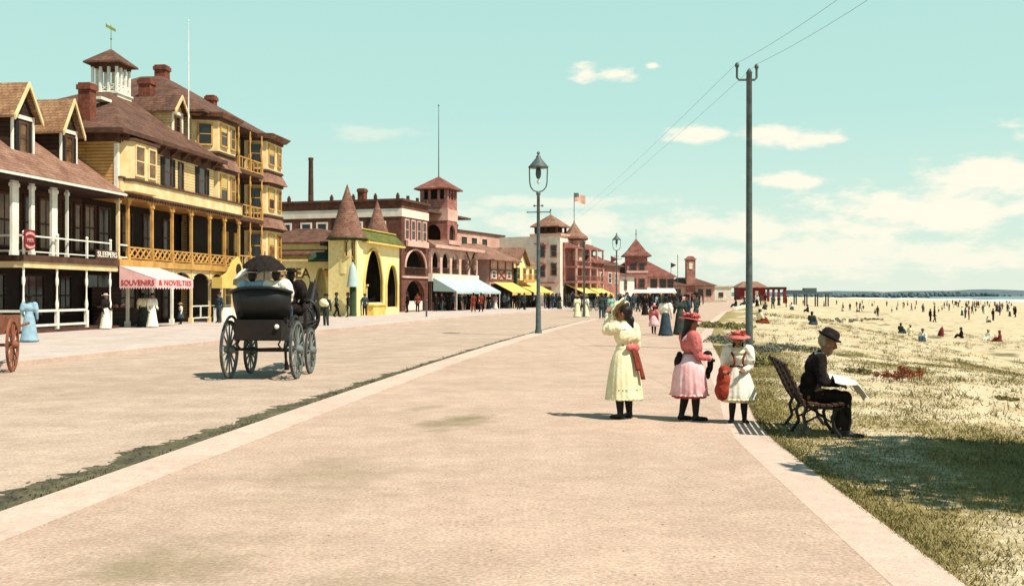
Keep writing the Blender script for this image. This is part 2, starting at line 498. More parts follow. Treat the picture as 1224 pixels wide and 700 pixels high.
def root(name, label, cat, loc=(0, 0, 0), rz=0.0, group=None):
    o = bpy.data.objects.new(name, None)
    o.empty_display_size = 0.3
    o.location = loc
    o.rotation_euler = (0, 0, rz)
    COL.objects.link(o)
    return tag(o, label, cat, group)


def heading(k):                 # rotation that turns local x along the street line X = c + k*Y
    return math.pi / 2 - math.atan(k)


def dup(o, parent=None):
    c = o.copy()
    COL.objects.link(c)
    if parent is not None:
        c.parent = parent
    for ch in o.children:
        dup(ch, c)
    return c


def recolour(o, cols):          # cols: {part stem: material}; links the material to the copy only
    st = o.name.split('.')[0]
    if st in cols and o.type == 'MESH':
        o.material_slots[0].link = 'OBJECT'
        o.material_slots[0].material = M[cols[st]]
    for ch in o.children:
        recolour(ch, cols)


def lettering(txt, size, mat, parent, T, depth=0.02, width=None, name='lettering'):
    cu = bpy.data.curves.new(name, 'FONT')
    cu.body = txt
    cu.size = size
    cu.extrude = depth
    cu.align_x, cu.align_y = 'CENTER', 'CENTER'
    cu.resolution_u = 3
    cu.offset = size * 0.012
    to = bpy.data.objects.new(name, cu)
    COL.objects.link(to)
    bpy.context.view_layer.update()
    me = bpy.data.meshes.new_from_object(to.evaluated_get(bpy.context.evaluated_depsgraph_get()))
    bpy.data.objects.remove(to)
    bpy.data.curves.remove(cu)
    if width:
        xs = [v.co.x for v in me.vertices]
        k = width / (max(xs) - min(xs))
        for v in me.vertices:
            v.co.x *= k
    me.transform(T)
    me.name = name
    me.materials.clear()
    me.materials.append(M[mat])
    o = bpy.data.objects.new(name, me)
    COL.objects.link(o)
    o.parent = parent
    return o


def fuse(parts, voxel, smooth=4):
    """One continuous skin over tapered limbs (p, q, r0, r1) and ellipsoids (c, (rx, ry, rz))."""
    mb = MB()
    for pt in parts:
        if len(pt) == 4:
            p, q, r0, r1 = pt
            p, q = Vector(p), Vector(q)
            mb.tube([p, p.lerp(q, 0.5), q], [r0, (r0 + r1) / 2, r1], 10)
            mb.sphere(p, r0, 10, 6)
            mb.sphere(q, r1, 10, 6)
        else:
            mb.sphere(pt[0], pt[1], 14, 10)
    o = mb.end('tmp', None)
    md = o.modifiers.new('r', 'REMESH')
    md.mode = 'VOXEL'
    md.voxel_size = voxel
    if smooth:
        ms = o.modifiers.new('s', 'SMOOTH')
        ms.iterations = smooth
        ms.factor = 0.5
    bpy.context.view_layer.update()
    me = bpy.data.meshes.new_from_object(o.evaluated_get(bpy.context.evaluated_depsgraph_get()))
    old = o.data
    bpy.data.objects.remove(o)
    bpy.data.meshes.remove(old)
    for p in me.polygons:
        p.use_smooth = True
    return me


WRINKLES = True


def wrinkle(me, amp, freq):
    for v in me.vertices:
        p = v.co
        n1 = noise.noise(Vector((p.x * freq, p.y * freq, p.z * freq * 0.55)))
        n2 = noise.noise(Vector((p.x * freq * 2.3 + 7, p.y * freq * 2.3, p.z * freq * 1.4)))
        v.co = p + v.normal * amp * (n1 - abs(n2) * 0.8)


def mesh_obj(name, me, mat, parent=None):
    if WRINKLES and mat.startswith('cloth') and len(me.vertices) > 1500:
        wrinkle(me, 0.014, 13)
    if WRINKLES and mat.startswith('hair'):
        wrinkle(me, 0.006, 38)
    me.name = name
    me.materials.clear()
    me.materials.append(M[mat])
    o = bpy.data.objects.new(name, me)
    COL.objects.link(o)
    if parent is not None:
        o.parent = parent
    return o


def facade(side, x=0.0, y=0.0):
    """Matrix from wall space (u along the wall, -y outwards, z up) to building space."""
    if side == 'front':
        return Matrix.Translation((x, y, 0))
    if side == 'south':           # outward -x, u runs from back to front
        return Matrix.Translation((x, y, 0)) @ Matrix.Rotation(R(-90), 4, 'Z')
    if side == 'north':
        return Matrix.Translation((x, y, 0)) @ Matrix.Rotation(R(90), 4, 'Z')


def window(parent, T, u, z0, w, h, frame='cream', pane='glass', shutters=None, blind=None, cols=1, trim=0.1, proud=0.07):
    """Sash window centred on u: frame, pane, optional blind and two shutters."""
    b = MB(T)
    x0, x1, z1 = u - w / 2, u + w / 2, z0 + h
    b.box(x0 - trim, x0, -proud, 0.03, z0 - trim, z1 + trim)
    b.box(x1, x1 + trim, -proud, 0.03, z0 - trim, z1 + trim)
    b.box(x0, x1, -proud, 0.03, z1, z1 + trim)
    b.box(x0 - 0.04, x1 + 0.04, -proud - 0.05, 0.03, z0 - trim, z0 + 0.002)
    b.box(x0, x1, -proud + 0.025, 0.02, z0 + h * 0.48, z0 + h * 0.52)
    for i in range(1, cols):
        xm = x0 + w * i / cols
        b.box(xm - 0.02, xm + 0.02, -proud + 0.03, 0.02, z0, z1)
    f = b.end('window', frame, parent)
    p = MB(T)
    p.box(x0 + 0.001, x1 - 0.001, -0.022, 0.01, z0 + 0.003, z1 - 0.001)
    sub = f if parent.parent is None else parent
    p.end('pane', pane, sub)
    if blind:
        p = MB(T)
        p.box(x0 + 0.03, x1 - 0.03, -0.03, -0.024, z1 - h * blind, z1 - 0.004)
        p.end('blind', 'blind', sub)
    if shutters:
        for sgn in (-1, 1):
            sw = w * 0.5
            a = x0 - trim - sw if sgn < 0 else x1 + trim
            p = MB(T)
            p.box(a + 0.01, a + sw - 0.01, -0.06, -0.004, z0 - 0.02, z1 + 0.02)
            p.end('shutter', shutters, parent)
    return f


def px(x, y, Y):                # where a sight line at depth Y meets the world, for measuring
    return ((x - 612) / F_PX * Y, Y, EYE + (HORIZ - y) / F_PX * Y)


# ================================================================== the setting: ground, road, promenade, beach, sea
def interp(pts, y):
    if y <= pts[0][0]:
        (a, b), (c, d) = pts[0], pts[1]
        return b + (y - a) * (d - b) / (c - a)
    for (a, b), (c, d) in zip(pts, pts[1:]):
        if y <= c:
            return b + (y - a) * (d - b) / (c - a)
    (a, b), (c, d) = pts[-2], pts[-1]
    return b + (y - a) * (d - b) / (c - a)


def smooth(a, b, x):
    t = max(0.0, min(1.0, (x - a) / (b - a)))
    return t * t * (3 - 2 * t)


KFAR = [(100, 11.74), (115, 15.4), (130, 19.3), (165, 29.2), (206, 41.5), (240, 49.5), (258, 53), (320, 64), (400, 75), (520, 92), (800, 132), (1300, 190)]


def kerb(y):                    # landward edge of the promenade
    if y <= 100:
        return -4.59 + 0.0909 * y + 0.000724 * y * y
    return interp(KFAR, y)


PR = [(-8, 1.75), (5.93, 2.58), (9, 2.77), (11.92, 2.97), (14, 3.25), (16.1, 3.62), (25, 5.05), (38.9, 7.35), (62.5, 12.2), (100, 20.5), (130, 28.5), (158, 36.5),
      (206, 49), (258, 60), (320, 71), (400, 84), (520, 104), (800, 148), (1300, 212)]


def prom(y):                    # seaward edge of the promenade
    return interp(PR, y)


YS = [-14 + i * 1.0 for i in range(60)] + [46 + 3.0 * i for i in range(40)] + [170 + 12 * i for i in range(20)] + [420, 470, 520, 600, 700, 800, 1000, 1300]
ROAD_Z = -0.08


def strip(name, fa, fb, z, mat, n=6, ys=YS, thick=None, kind='structure'):
    v, f = [], []
    for y in ys:
        a, b_ = fa(y), fb(y)
        for i in range(n + 1):
            v.append((a + (b_ - a) * i / n, y, z))
    w = n + 1
    for j in range(len(ys) - 1):
        for i in range(n):
            f.append((j * w + i, j * w + i + 1, (j + 1) * w + i + 1, (j + 1) * w + i))
    if thick:
        o = len(v)
        for col_ in (0, n):
            base = len(v)
            for j in range(len(ys)):
                x, y, _ = v[j * w + col_]
                v.append((x, y, z - thick))
            for j in range(len(ys) - 1):
                q = (j * w + col_, (j + 1) * w + col_, base + j + 1, base + j)
                f.append(q if col_ == 0 else q[::-1])
    me = bpy.data.meshes.new(name)
    me.from_pydata(v, [], f)
    me.materials.append(M[mat] if isinstance(mat, str) else mat)
    o = bpy.data.objects.new(name, me)
    COL.objects.link(o)
    o['kind'] = kind
    return o


def ground_mat(name, c1, c2, scale, stains=(), grit=0.28, grit_scale=34.0, stain_col=None, bump=0.25, kerb_dirt=False):
    """Gravelled surface: broad mottling, grit, and worn or oily patches with an outline of their own."""
    m = material(name, c1, c2, scale, rough=0.95, fine=grit, fine_scale=grit_scale, bump=bump, bscale=50, spec=0.1)
    nt = m.node_tree
    N, L = nt.nodes, nt.links
    b = N['Principled BSDF']
    for sc_, lo, hi in ((5.5, 0.90, 1.06), (0.22, 0.91, 1.06)):
        s0 = b.inputs['Base Color'].links[0].from_socket
        tq = N.new('ShaderNodeTexCoord')
        nq = N.new('ShaderNodeTexNoise')
        nq.inputs['Scale'].default_value = sc_
        nq.inputs['Detail'].default_value = 6
        nq.inputs['Roughness'].default_value = 0.7
        L.new(tq.outputs['Object'], nq.inputs['Vector'])
        rq = N.new('ShaderNodeMapRange')
        L.new(nq.outputs[0], rq.inputs[0])
        rq.inputs[1].default_value, rq.inputs[2].default_value = 0.35, 0.65
        rq.inputs[3].default_value, rq.inputs[4].default_value = lo, hi
        mq = N.new('ShaderNodeMix')
        mq.data_type, mq.blend_type = 'RGBA', 'MULTIPLY'
        mq.inputs[0].default_value = 1.0
        L.new(s0, mq.inputs[6])
        L.new(rq.outputs[0], mq.inputs[7])
        L.new(mq.outputs[2], b.inputs['Base Color'])
    src = b.inputs['Base Color'].links[0].from_socket
    geo = N.new('ShaderNodeNewGeometry')
    sp = N.new('ShaderNodeSeparateXYZ')
    L.new(geo.outputs['Position'], sp.inputs[0])
    n = N.new('ShaderNodeTexNoise')
    n.inputs['Scale'].default_value = 1.6
    n.inputs['Detail'].default_value = 8
    n.inputs['Roughness'].default_value = 0.7
    L.new(geo.outputs['Position'], n.inputs['Vector'])

    def mt(op, a, c):
        k = N.new('ShaderNodeMath')
        k.operation = op
        for i, q in enumerate((a, c)):
            if isinstance(q, (int, float)):
                k.inputs[i].default_value = q
            else:
                L.new(q, k.inputs[i])
        return k.outputs[0]
    tot = None
    for (x, y, rx, ry, ang, st) in stains:
        ca, sa = math.cos(ang), math.sin(ang)
        dx, dy = mt('SUBTRACT', sp.outputs[0], x), mt('SUBTRACT', sp.outputs[1], y)
        u = mt('DIVIDE', mt('ADD', mt('MULTIPLY', dx, ca), mt('MULTIPLY', dy, sa)), rx)
        w = mt('DIVIDE', mt('SUBTRACT', mt('MULTIPLY', dy, ca), mt('MULTIPLY', dx, sa)), ry)
        d = mt('SQRT', mt('ADD', mt('MULTIPLY', u, u), mt('MULTIPLY', w, w)), 0)
        q = mt('ADD', mt('SUBTRACT', 1.0, d), mt('MULTIPLY', mt('SUBTRACT', n.outputs[0], 0.5), 3.2))
        mr = N.new('ShaderNodeMapRange')
        L.new(q, mr.inputs[0])
        mr.inputs[1].default_value = 0.0
        mr.inputs[2].default_value = 0.9
        mr.inputs[4].default_value = st
        tot = mr.outputs[0] if tot is None else mt('MAXIMUM', tot, mr.outputs[0])
    if tot is not None:
        mx = N.new('ShaderNodeMix')
        mx.data_type = 'RGBA'
        L.new(tot, mx.inputs[0])
        L.new(src, mx.inputs[6])
        mx.inputs[7].default_value = stain_col
        L.new(mx.outputs[2], b.inputs['Base Color'])
    return m


M['prom'] = ground_mat('promenade_gravel', (0.49, 0.36, 0.275, 1), (0.425, 0.305, 0.23, 1), 1.3,
                       stains=((-0.75, 13.6, 0.42, 1.2, -0.35, 0.75), (-1.2, 15.3, 0.25, 0.9, -0.5, 0.4), (-2.2, 6.3, 0.8, 0.9, 0, 0.55), (-1.6, 9.4, 0.8, 1.6, 0, 0.35), (-0.9, 5.9, 0.7, 0.4, 0, 0.3), (2.5, 7.0, 0.25, 1.3, 0.1, 0.25)),
                       stain_col=(0.16, 0.135, 0.065, 1))
M['road'] = ground_mat('rolled_road_gravel', (0.475, 0.362, 0.28, 1), (0.395, 0.295, 0.222, 1), 1.1,
                       stains=((-7.5, 19, 2.2, 4, 0, 0.25), (-4, 30, 1.4, 9, -0.1, 0.2), (-9, 40, 2, 12, -0.12, 0.2)), stain_col=(0.25, 0.18, 0.12, 1))
M['walk'] = ground_mat('pale_sidewalk', (0.54, 0.45, 0.40, 1), (0.45, 0.37, 0.325, 1), 0.9,
                       stains=((-14, 36, 1.5, 6, -0.1, 0.3),), stain_col=(0.36, 0.29, 0.2, 1))
M['kerbstone'] = ground_mat('pale_kerbstone', (0.57, 0.43, 0.35, 1), (0.51, 0.38, 0.305, 1), 0.8, grit=0.15)
M['gutter'] = material('damp_gutter_dirt', (0.13, 0.115, 0.062, 1), (0.06, 0.052, 0.032, 1), 3.0, rough=1.0, fine=0.4, fine_scale=30)
M['town'] = ground_mat('bare_town_ground', (0.40, 0.31, 0.22, 1), (0.32, 0.24, 0.16, 1), 0.2)

YROAD = [y for y in YS if y < 236]
strip('road', lambda y: kerb(y) - 10.6 + smooth(140, 210, y) * 2.6, lambda y: kerb(y) + 0.1, ROAD_Z, 'road', 10, ys=YROAD)
strip('sidewalk', lambda y: kerb(y) - 46, lambda y: kerb(y) - 10.3 + smooth(140, 210, y) * 2.6, 0.03, 'walk', 6, ys=YROAD, thick=0.14)
strip('sidewalk_kerb', lambda y: kerb(y) - 10.3 + smooth(140, 210, y) * 2.6, lambda y: kerb(y) - 10.02 + smooth(140, 210, y) * 2.6, 0.045, 'kerbstone', 1, ys=YROAD, thick=0.13)
strip('promenade', lambda y: kerb(y) + 0.3, lambda y: prom(y) - 0.3, 0.0, 'prom', 10, thick=0.3)
strip('promenade_kerb', lambda y: kerb(y) - 0.05, lambda y: kerb(y) + 0.52, 0.012, 'kerbstone', 2, thick=0.2)
strip('promenade_border', lambda y: prom(y) - 0.42, lambda y: prom(y), 0.0015, 'kerbstone', 2, thick=0.3)
# gutter with a ragged road-side edge
_g = MB()
gy = [3 + 0.045 * i for i in range(900)] + [43.5 + 0.5 * i for i in range(150)]
gv = []
for y in gy:
    wdt = 0.44 + 0.16 * noise.noise(Vector((y * 0.9, 3, 1))) + 0.12 * noise.noise(Vector((y * 3.1, 7, 2))) + 0.08 * noise.noise(Vector((y * 8, 1, 5))) + 0.10 * noise.noise(Vector((y * 21, 1, 5)))
    wdt = max(0.06, wdt) * (1 + 0.5 * smooth(30, 6, y))
    gv += [(kerb(y) - 0.05 - wdt, y, ROAD_Z + 0.004), (kerb(y) - 0.045, y, ROAD_Z + 0.004)]
_g.add(gv, [(2 * i, 2 * i + 1, 2 * i + 3, 2 * i + 2) for i in range(len(gy) - 1)])
_rr = random.Random(31)
for i in range(5200):
    y = 4 + 55 * _rr.random() ** 1.6
    x = kerb(y) - 0.05 - (0.30 + 0.16 * noise.noise(Vector((y * 0.9, 3, 1)))) * (1 + 0.5 * smooth(30, 6, y)) - abs(_rr.gauss(0, 0.13)) + 0.05
    r0 = _rr.uniform(0.004, 0.020)
    a0 = _rr.uniform(0, 6.28)
    _g.add([(x + r0 * _rr.uniform(0.5, 1.2) * math.cos(a0 + k * 1.257), y + r0 * _rr.uniform(0.6, 2.4) * math.sin(a0 + k * 1.257), ROAD_Z + 0.006) for k in range(5)], [(0, 1, 2, 3, 4)])
tag(_g.end('gutter', 'gutter', recalc=False), kind='structure')

strip('ground', lambda y: -900, lambda y: kerb(y) + 0.2, -0.12, 'town', 1, ys=[-14, -6] + YS[16:] + [2000])


def beach_z(e, y):
    z = -0.015 - 0.25 * smooth(2, 6, e) - 1.9 * smooth(4, 19, e) - 0.65 * smooth(30, 240, e)
    if e > 0.4:
        z += 0.05 * noise.noise(Vector((e * 0.45, y * 0.4, 0))) * smooth(0.3, 3, e) * smooth(120, 30, e)
        z += 0.22 * smooth(6, 12, e) * smooth(24, 14, e) * smooth(6, 22, y) * (0.4 + noise.noise(Vector((e * 0.12, y * 0.06, 4))))
    return z


def grass_mask(e, y):
    """How green the turf is at a spot beside the promenade: thick by the path, thinning into sand."""
    n1 = noise.noise(Vector((e * 0.55, y * 0.30, 11)))
    n2 = noise.noise(Vector((e * 1.7, y * 1.1, 5)))
    g = 1.0 - e / (2.6 + 0.9 * smooth(12, 40, y))
    g = max(g, 1.45 - math.hypot((e - 2.7) / 3.6, (y - 10.0) / 4.2))  # real turf, thickened to darken the ground where the tree shadow falls
    g = max(g, 0.75 - math.hypot((e - 3.0) / 4.0, (y - 27) / 6.0))
    g = max(g, 0.55 - math.hypot((e - 9.5) / 6.0, (y - 33) / 3.0))
    g = max(g, (0.22 + 0.5 * noise.noise(Vector((e * 0.16, y * 0.05, 31)))) * smooth(34, 12, e) * smooth(7, 16, y))
    return max(0.0, min(1.0, g + 0.75 * n1 + 0.45 * n2 - 0.08))


def wrack_mask(e, y):
    n1 = noise.noise(Vector((e * 0.3, y * 0.12, 21)))
    v = 0.0
    for (e0, w, st) in ((17 + 4 * n1, 0.9, 0.9), (23 + 5 * n1, 1.3, 0.8), (30 + 4 * n1, 0.8, 0.6), (10.5 + 3 * n1, 0.7, 0.6), (7.5 + 2 * n1, 0.5, 0.5), (95 + 8 * n1, 3.0, 0.5)):
        v = max(v, st * math.exp(-((e - e0) / w) ** 2))
    return v * smooth(-0.15, 0.3, noise.noise(Vector((e * 0.9, y * 0.22, 9)))) * smooth(12, 30, y)


es = [0, 0.12, 0.3, 0.5] + [0.5 + 0.25 * i for i in range(1, 40)] + [10.5 + 0.7 * i for i in range(40)] + [39 + 4 * i for i in range(20)] + [125, 140, 160, 190, 230, 290, 400, 700, 1500, 4000]
by = [-14 + i * 1.0 for i in range(16)] + [2 + i * 0.3 for i in range(110)] + [35 + i * 0.9 for i in range(60)] + [89 + 3 * i for i in range(40)] + [210 + 12 * i for i in range(20)] + [470, 520, 600, 700, 800, 1000, 1300, 2000, 4000]
bv, bf, ba = [], [], []
for y in by:
    for e in es:
        x = prom(min(y, 1300)) - 0.02 + e + (0 if y <= 1300 else (y - 1300) * 0.1)
        bv.append((x, y, beach_z(e, y)))
        ba.append((grass_mask(e, y), wrack_mask(e, y), smooth(110, 170, e), 1))
w_ = len(es)
for j in range(len(by) - 1):
    for i in range(w_ - 1):
        bf.append((j * w_ + i, j * w_ + i + 1, (j + 1) * w_ + i + 1, (j + 1) * w_ + i))
# skirt on the landward side so that the sheet meets the promenade wall
me = bpy.data.meshes.new('beach')
me.from_pydata(bv, [], bf)
ca_ = me.color_attributes.new('cover', 'FLOAT_COLOR', 'POINT')
ca_.data.foreach_set('color', [c for t in ba for c in t])
for p in me.polygons:
    p.use_smooth = True
bo = bpy.data.objects.new('beach', me)
COL.objects.link(bo)
bo['kind'] = 'structure'
mb_ = ground_mat('sand_and_turf', (0.60, 0.50, 0.34, 1), (0.48, 0.37, 0.22, 1), 0.5, grit=0.3, grit_scale=9.0, bump=0.6)
nt = mb_.node_tree
N_, L_ = nt.nodes, nt.links
bs = N_['Principled BSDF']
src = bs.inputs['Base Color'].links[0].from_socket
at_ = N_.new('ShaderNodeAttribute')
at_.attribute_name = 'cover'
sp_ = N_.new('ShaderNodeSeparateColor')
L_.new(at_.outputs['Color'], sp_.inputs[0])
tcg = N_.new('ShaderNodeTexCoord')
cur = src
for ch, cols, sc_, amp in ((0, ((0.135, 0.115, 0.036, 1), (0.36, 0.27, 0.12, 1)), 5.0, 1.0), (1, ((0.10, 0.095, 0.055, 1), (0.20, 0.17, 0.09, 1)), 3.0, 0.8), (2, ((0.46, 0.37, 0.22, 1), (0.52, 0.42, 0.26, 1)), 0.1, 0.3)):
    nn = N_.new('ShaderNodeTexNoise')
    nn.inputs['Scale'].default_value = sc_
    nn.inputs['Detail'].default_value = 7
    nn.inputs['Roughness'].default_value = 0.75
    L_.new(tcg.outputs['Object'], nn.inputs['Vector'])
    ad = N_.new('ShaderNodeMath')
    ad.operation = 'MULTIPLY_ADD'
    L_.new(nn.outputs[0], ad.inputs[0])
    ad.inputs[1].default_value = 2.4 * amp
    L_.new(sp_.outputs[ch], ad.inputs[2])
    mr = N_.new('ShaderNodeMapRange')
    L_.new(ad.outputs[0], mr.inputs[0])
    mr.inputs[1].default_value = 1.2 * amp + 0.28
    mr.inputs[2].default_value = 1.2 * amp + 0.72
    cmx = N_.new('ShaderNodeMix')
    cmx.data_type = 'RGBA'
    n3 = N_.new('ShaderNodeTexNoise')
    n3.inputs['Scale'].default_value = 2.2
    n3.inputs['Detail'].default_value = 5
    L_.new(tcg.outputs['Object'], n3.inputs['Vector'])
    L_.new(n3.outputs[0], cmx.inputs[0])
    cmx.inputs[6].default_value = cols[0]
    cmx.inputs[7].default_value = cols[1]
    mm = N_.new('ShaderNodeMix')
    mm.data_type = 'RGBA'
    L_.new(mr.outputs[0], mm.inputs[0])
    L_.new(cur, mm.inputs[6])
    L_.new(cmx.outputs[2], mm.inputs[7])
    cur = mm.outputs[2]
L_.new(cur, bs.inputs['Base Color'])
me.materials.append(mb_)

# sea, with a band of surf where it runs up the flat sand
M['sea'] = material('grey_green_sea', (0.17, 0.23, 0.24, 1), (0.12, 0.17, 0.18, 1), 0.02, rough=0.6, bump=0.6, bscale=0.35, spec=0.25)
M['surf'] = material('white_surf', (0.80, 0.80, 0.76, 1), (0.62, 0.66, 0.64, 1), 0.05, rough=0.9)
SEA_Z = -2.80
sm_ = MB()
sm_.add([(-3000, 250, SEA_Z), (9000, -400, SEA_Z), (12000, 16000, SEA_Z), (-9000, 16000, SEA_Z)], [(0, 1, 2, 3)])
tag(sm_.end('sea', 'sea', recalc=False), kind='structure')
sf = MB()
for row, (e0, hgt, wd) in enumerate(((196, 0.30, 8), (225, 0.45, 12), (262, 0.5, 14))):
    prev = None
    for i in range(160):
        y = 60 + i * 12
        n1 = noise.noise(Vector((y * 0.006, row * 3.0, 2)))
        on = smooth(-0.35, 0.2, noise.noise(Vector((y * 0.011, row * 5, 8))))
        x = prom(min(y, 1300)) + (0 if y <= 1300 else (y - 1300) * 0.1) + e0 + 16 * n1
        cur_ = [(x - wd * 0.5 * on, y, SEA_Z + 0.01), (x, y, SEA_Z + 0.02 + hgt * on), (x + wd * 0.5 * on, y, SEA_Z + 0.01)]
        if prev and on > 0.02:
            sf.add(prev + cur_, [(0, 1, 4, 3), (1, 2, 5, 4)], True)
        prev = cur_
tag(sf.end('surf', 'surf', recalc=False), kind='stuff')

# far headlands and woods across the bay
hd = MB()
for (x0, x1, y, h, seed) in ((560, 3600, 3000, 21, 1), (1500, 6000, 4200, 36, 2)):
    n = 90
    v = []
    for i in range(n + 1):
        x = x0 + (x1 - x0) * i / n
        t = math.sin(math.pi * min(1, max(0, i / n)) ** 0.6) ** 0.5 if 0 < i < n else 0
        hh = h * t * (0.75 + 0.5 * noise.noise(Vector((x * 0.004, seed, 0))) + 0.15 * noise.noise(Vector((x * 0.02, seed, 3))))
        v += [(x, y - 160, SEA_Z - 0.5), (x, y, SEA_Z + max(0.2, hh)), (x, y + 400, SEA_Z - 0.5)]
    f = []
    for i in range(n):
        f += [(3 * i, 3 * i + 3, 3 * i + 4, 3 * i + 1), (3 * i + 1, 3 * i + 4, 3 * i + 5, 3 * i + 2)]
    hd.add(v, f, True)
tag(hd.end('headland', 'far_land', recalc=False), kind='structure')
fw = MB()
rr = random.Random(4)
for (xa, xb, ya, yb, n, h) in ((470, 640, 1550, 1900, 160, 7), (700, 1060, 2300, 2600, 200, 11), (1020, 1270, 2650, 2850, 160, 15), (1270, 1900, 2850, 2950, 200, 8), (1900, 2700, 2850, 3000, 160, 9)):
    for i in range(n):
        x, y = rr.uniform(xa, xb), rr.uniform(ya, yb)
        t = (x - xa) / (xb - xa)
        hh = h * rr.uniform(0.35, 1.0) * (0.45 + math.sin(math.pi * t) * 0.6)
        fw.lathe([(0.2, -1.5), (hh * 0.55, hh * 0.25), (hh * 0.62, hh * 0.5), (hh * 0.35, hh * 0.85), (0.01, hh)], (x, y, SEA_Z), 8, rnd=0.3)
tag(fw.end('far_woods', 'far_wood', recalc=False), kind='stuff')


# ================================================================== buildings along the street
def rail(mb, u0, u1, y, z0, z1, style='plain', t=0.06, step=0.16, post=None):
    mb.box(u0, u1, y, y + t, z1 - 0.07, z1)
    mb.box(u0, u1, y, y + t, z0, z0 + 0.07)
    n = max(1, int(round((u1 - u0) / step)))
    if style == 'baluster':
        for i in range(n):
            u = u0 + (i + 0.5) * (u1 - u0) / n
            mb.box(u - 0.025, u + 0.025, y + 0.01, y + t - 0.01, z0 + 0.07, z1 - 0.07)
    if style == 'lattice':
        n = max(1, int(round((u1 - u0) / 0.62)))
        for i in range(n):
            a, b = u0 + i * (u1 - u0) / n, u0 + (i + 1) * (u1 - u0) / n
            mb.bar((a, y + 0.02, z0 + 0.06), (b, y + 0.02, z1 - 0.06), 0.055, 0.07)
            mb.bar((a, y + 0.045, z1 - 0.06), (b, y + 0.045, z0 + 0.06), 0.055, 0.07)


def turned_post(mb, x, y, z0, z1, w=0.07):
    h = z1 - z0
    mb.box(x - w * 1.2, x + w * 1.2, y - w * 1.2, y + w * 1.2, z0, z0 + 0.3 * h)
    mb.lathe([(w * 0.75, 0.3 * h), (w * 1.25, 0.37 * h), (w * 1.35, 0.42 * h), (w * 0.7, 0.5 * h), (w * 0.6, 0.7 * h), (w * 1.2, 0.76 * h), (w * 1.2, 0.83 * h), (w * 0.7, 0.88 * h), (w * 0.9, h)], (x, y, z0), 10)


def chimney(parent, x, y, z0, z1, w, cap=True):
    b = MB()
    b.box(x - w / 2, x + w / 2, y - w / 2, y + w / 2, z0, z1 - 0.35)
    b.box(x - w / 2 - 0.07, x + w / 2 + 0.07, y - w / 2 - 0.07, y + w / 2 + 0.07, z1 - 0.35, z1 - 0.1)
    b.box(x - w / 2, x + w / 2, y - w / 2, y + w / 2, z1 - 0.1, z1)
    c = b.end('chimney', 'brick', parent)
    return c


K0 = 0.124
ROT0 = heading(K0)
D0 = Vector((math.sin(math.atan(K0)), math.cos(math.atan(K0)), 0))
OA = Vector((-20.23, 43.3, 0.03))

# ------------------------------------------------------------------ brown shop house with dormers (far left)
A = root('shop_house', 'brown two-storey shop house with two roof dormers and a white-posted porch', 'house', OA, ROT0)
w = MB()
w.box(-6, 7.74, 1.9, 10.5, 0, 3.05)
A_low = w.end('lower_wall', 'interior', A)  # porch shade put into the wall colour
w = MB()
w.box(-6, 7.74, 1.8, 10.6, 3.05, 6.5)
w.end('upper_wall', 'brown_wall', A)
for (u0, u1) in ((-0.60, -0.16), (0.74, 0.98), (2.30, 2.72), (3.54, 3.62)):
    w = MB()
    w.box(u0, u1, 0.10, 0.22, 3.245, 6.298)
    w.box(u0 - 0.04, u1 + 0.04, 0.07, 0.25, 6.05, 6.2)
    w.box(u0 - 0.03, u1 + 0.03, 0.08, 0.24, 3.245, 3.42)
    w.end('balcony_column', 'white', A)
for (u, ww, pn) in ((1.45, 1.0, 'glass_amber'), (3.16, 0.42, 'glass'), (4.6, 1.0, 'glass_amber'), (6.38, 0.5, 'glass'), (7.32, 0.5, 'glass_amber'), (-2.6, 1.1, 'glass')):
    window(A, facade('front', 0, 1.8), u, 3.75, ww, 2.2, 'brown_trim', pn, cols=2 if ww > 0.9 else 1)
p = MB()
p.box(-0.2, 7.7, -0.12, 1.88, 3.06, 3.24)
p.box(-0.2, 7.7, -0.16, -0.04, 3.0, 3.28)
p.end('balcony_deck', 'brown_trim', A)
p = MB()
p.box(-0.14, 7.7, -0.10, 0.02, 2.74, 3.0)
p.box(-0.14, -0.02, 0.02, 1.85, 2.74, 3.0)
p.end('porch_beam', 'cream', A)
p = MB()
p.box(-0.2, 7.7, -0.15, 1.88, -0.03, 0.12)
p.end('porch_floor', 'brown_trim', A)
for x in (0.0, 2.5, 4.95, 7.1):
    p = MB()
    turned_post(p, x, 0, 0.12, 2.74, 0.062)
    p.end('porch_post', 'white', A)
    p = MB()
    p.box(x - 0.045, x + 0.045, -0.065, 0.025, 3.25, 4.15)
    p.sphere((x, -0.02, 4.21), 0.075, 10, 6)
    p.end('balcony_post', 'white', A)
for (x0, x1) in ((0.08, 2.42), (2.58, 4.86)):
    p = MB()
    p.box(x0, x1, -0.05, 0.03, 0.88, 0.98)
    p.box(x0, x1, -0.04, 0.02, 0.26, 0.36)
    p.end('porch_rail', 'white', A)
p = MB()
p.box(-0.04, 0.04, 0.1, 1.8, 0.88, 0.98)
p.box(-0.03, 0.03, 0.1, 1.8, 0.26, 0.36)
p.end('porch_rail', 'white', A)
for (x0, x1) in ((0.07, 2.43), (2.57, 4.88), (5.02, 7.03)):
    p = MB()
    p.box(x0, x1, -0.05, 0.01, 4.05, 4.11)
    p.box(x0, x1, -0.04, 0.00, 3.40, 3.45)
    p.end('balcony_rail', 'white', A)
p = MB()
p.box(-0.05, 0.05, 0.06, 1.75, 4.03, 4.12)
p.box(-0.04, 0.04, 0.06, 1.75, 3.40, 3.48)
p.end('balcony_rail', 'white', A)
for (x, ww) in ((0.9, 1.3), (3.7, 1.7), (6.2, 1.3)):
    window(A, facade('front', 0, 1.9), x, 0.7, ww, 1.75, 'dark_wood', 'glass', cols=3)
p = MB()
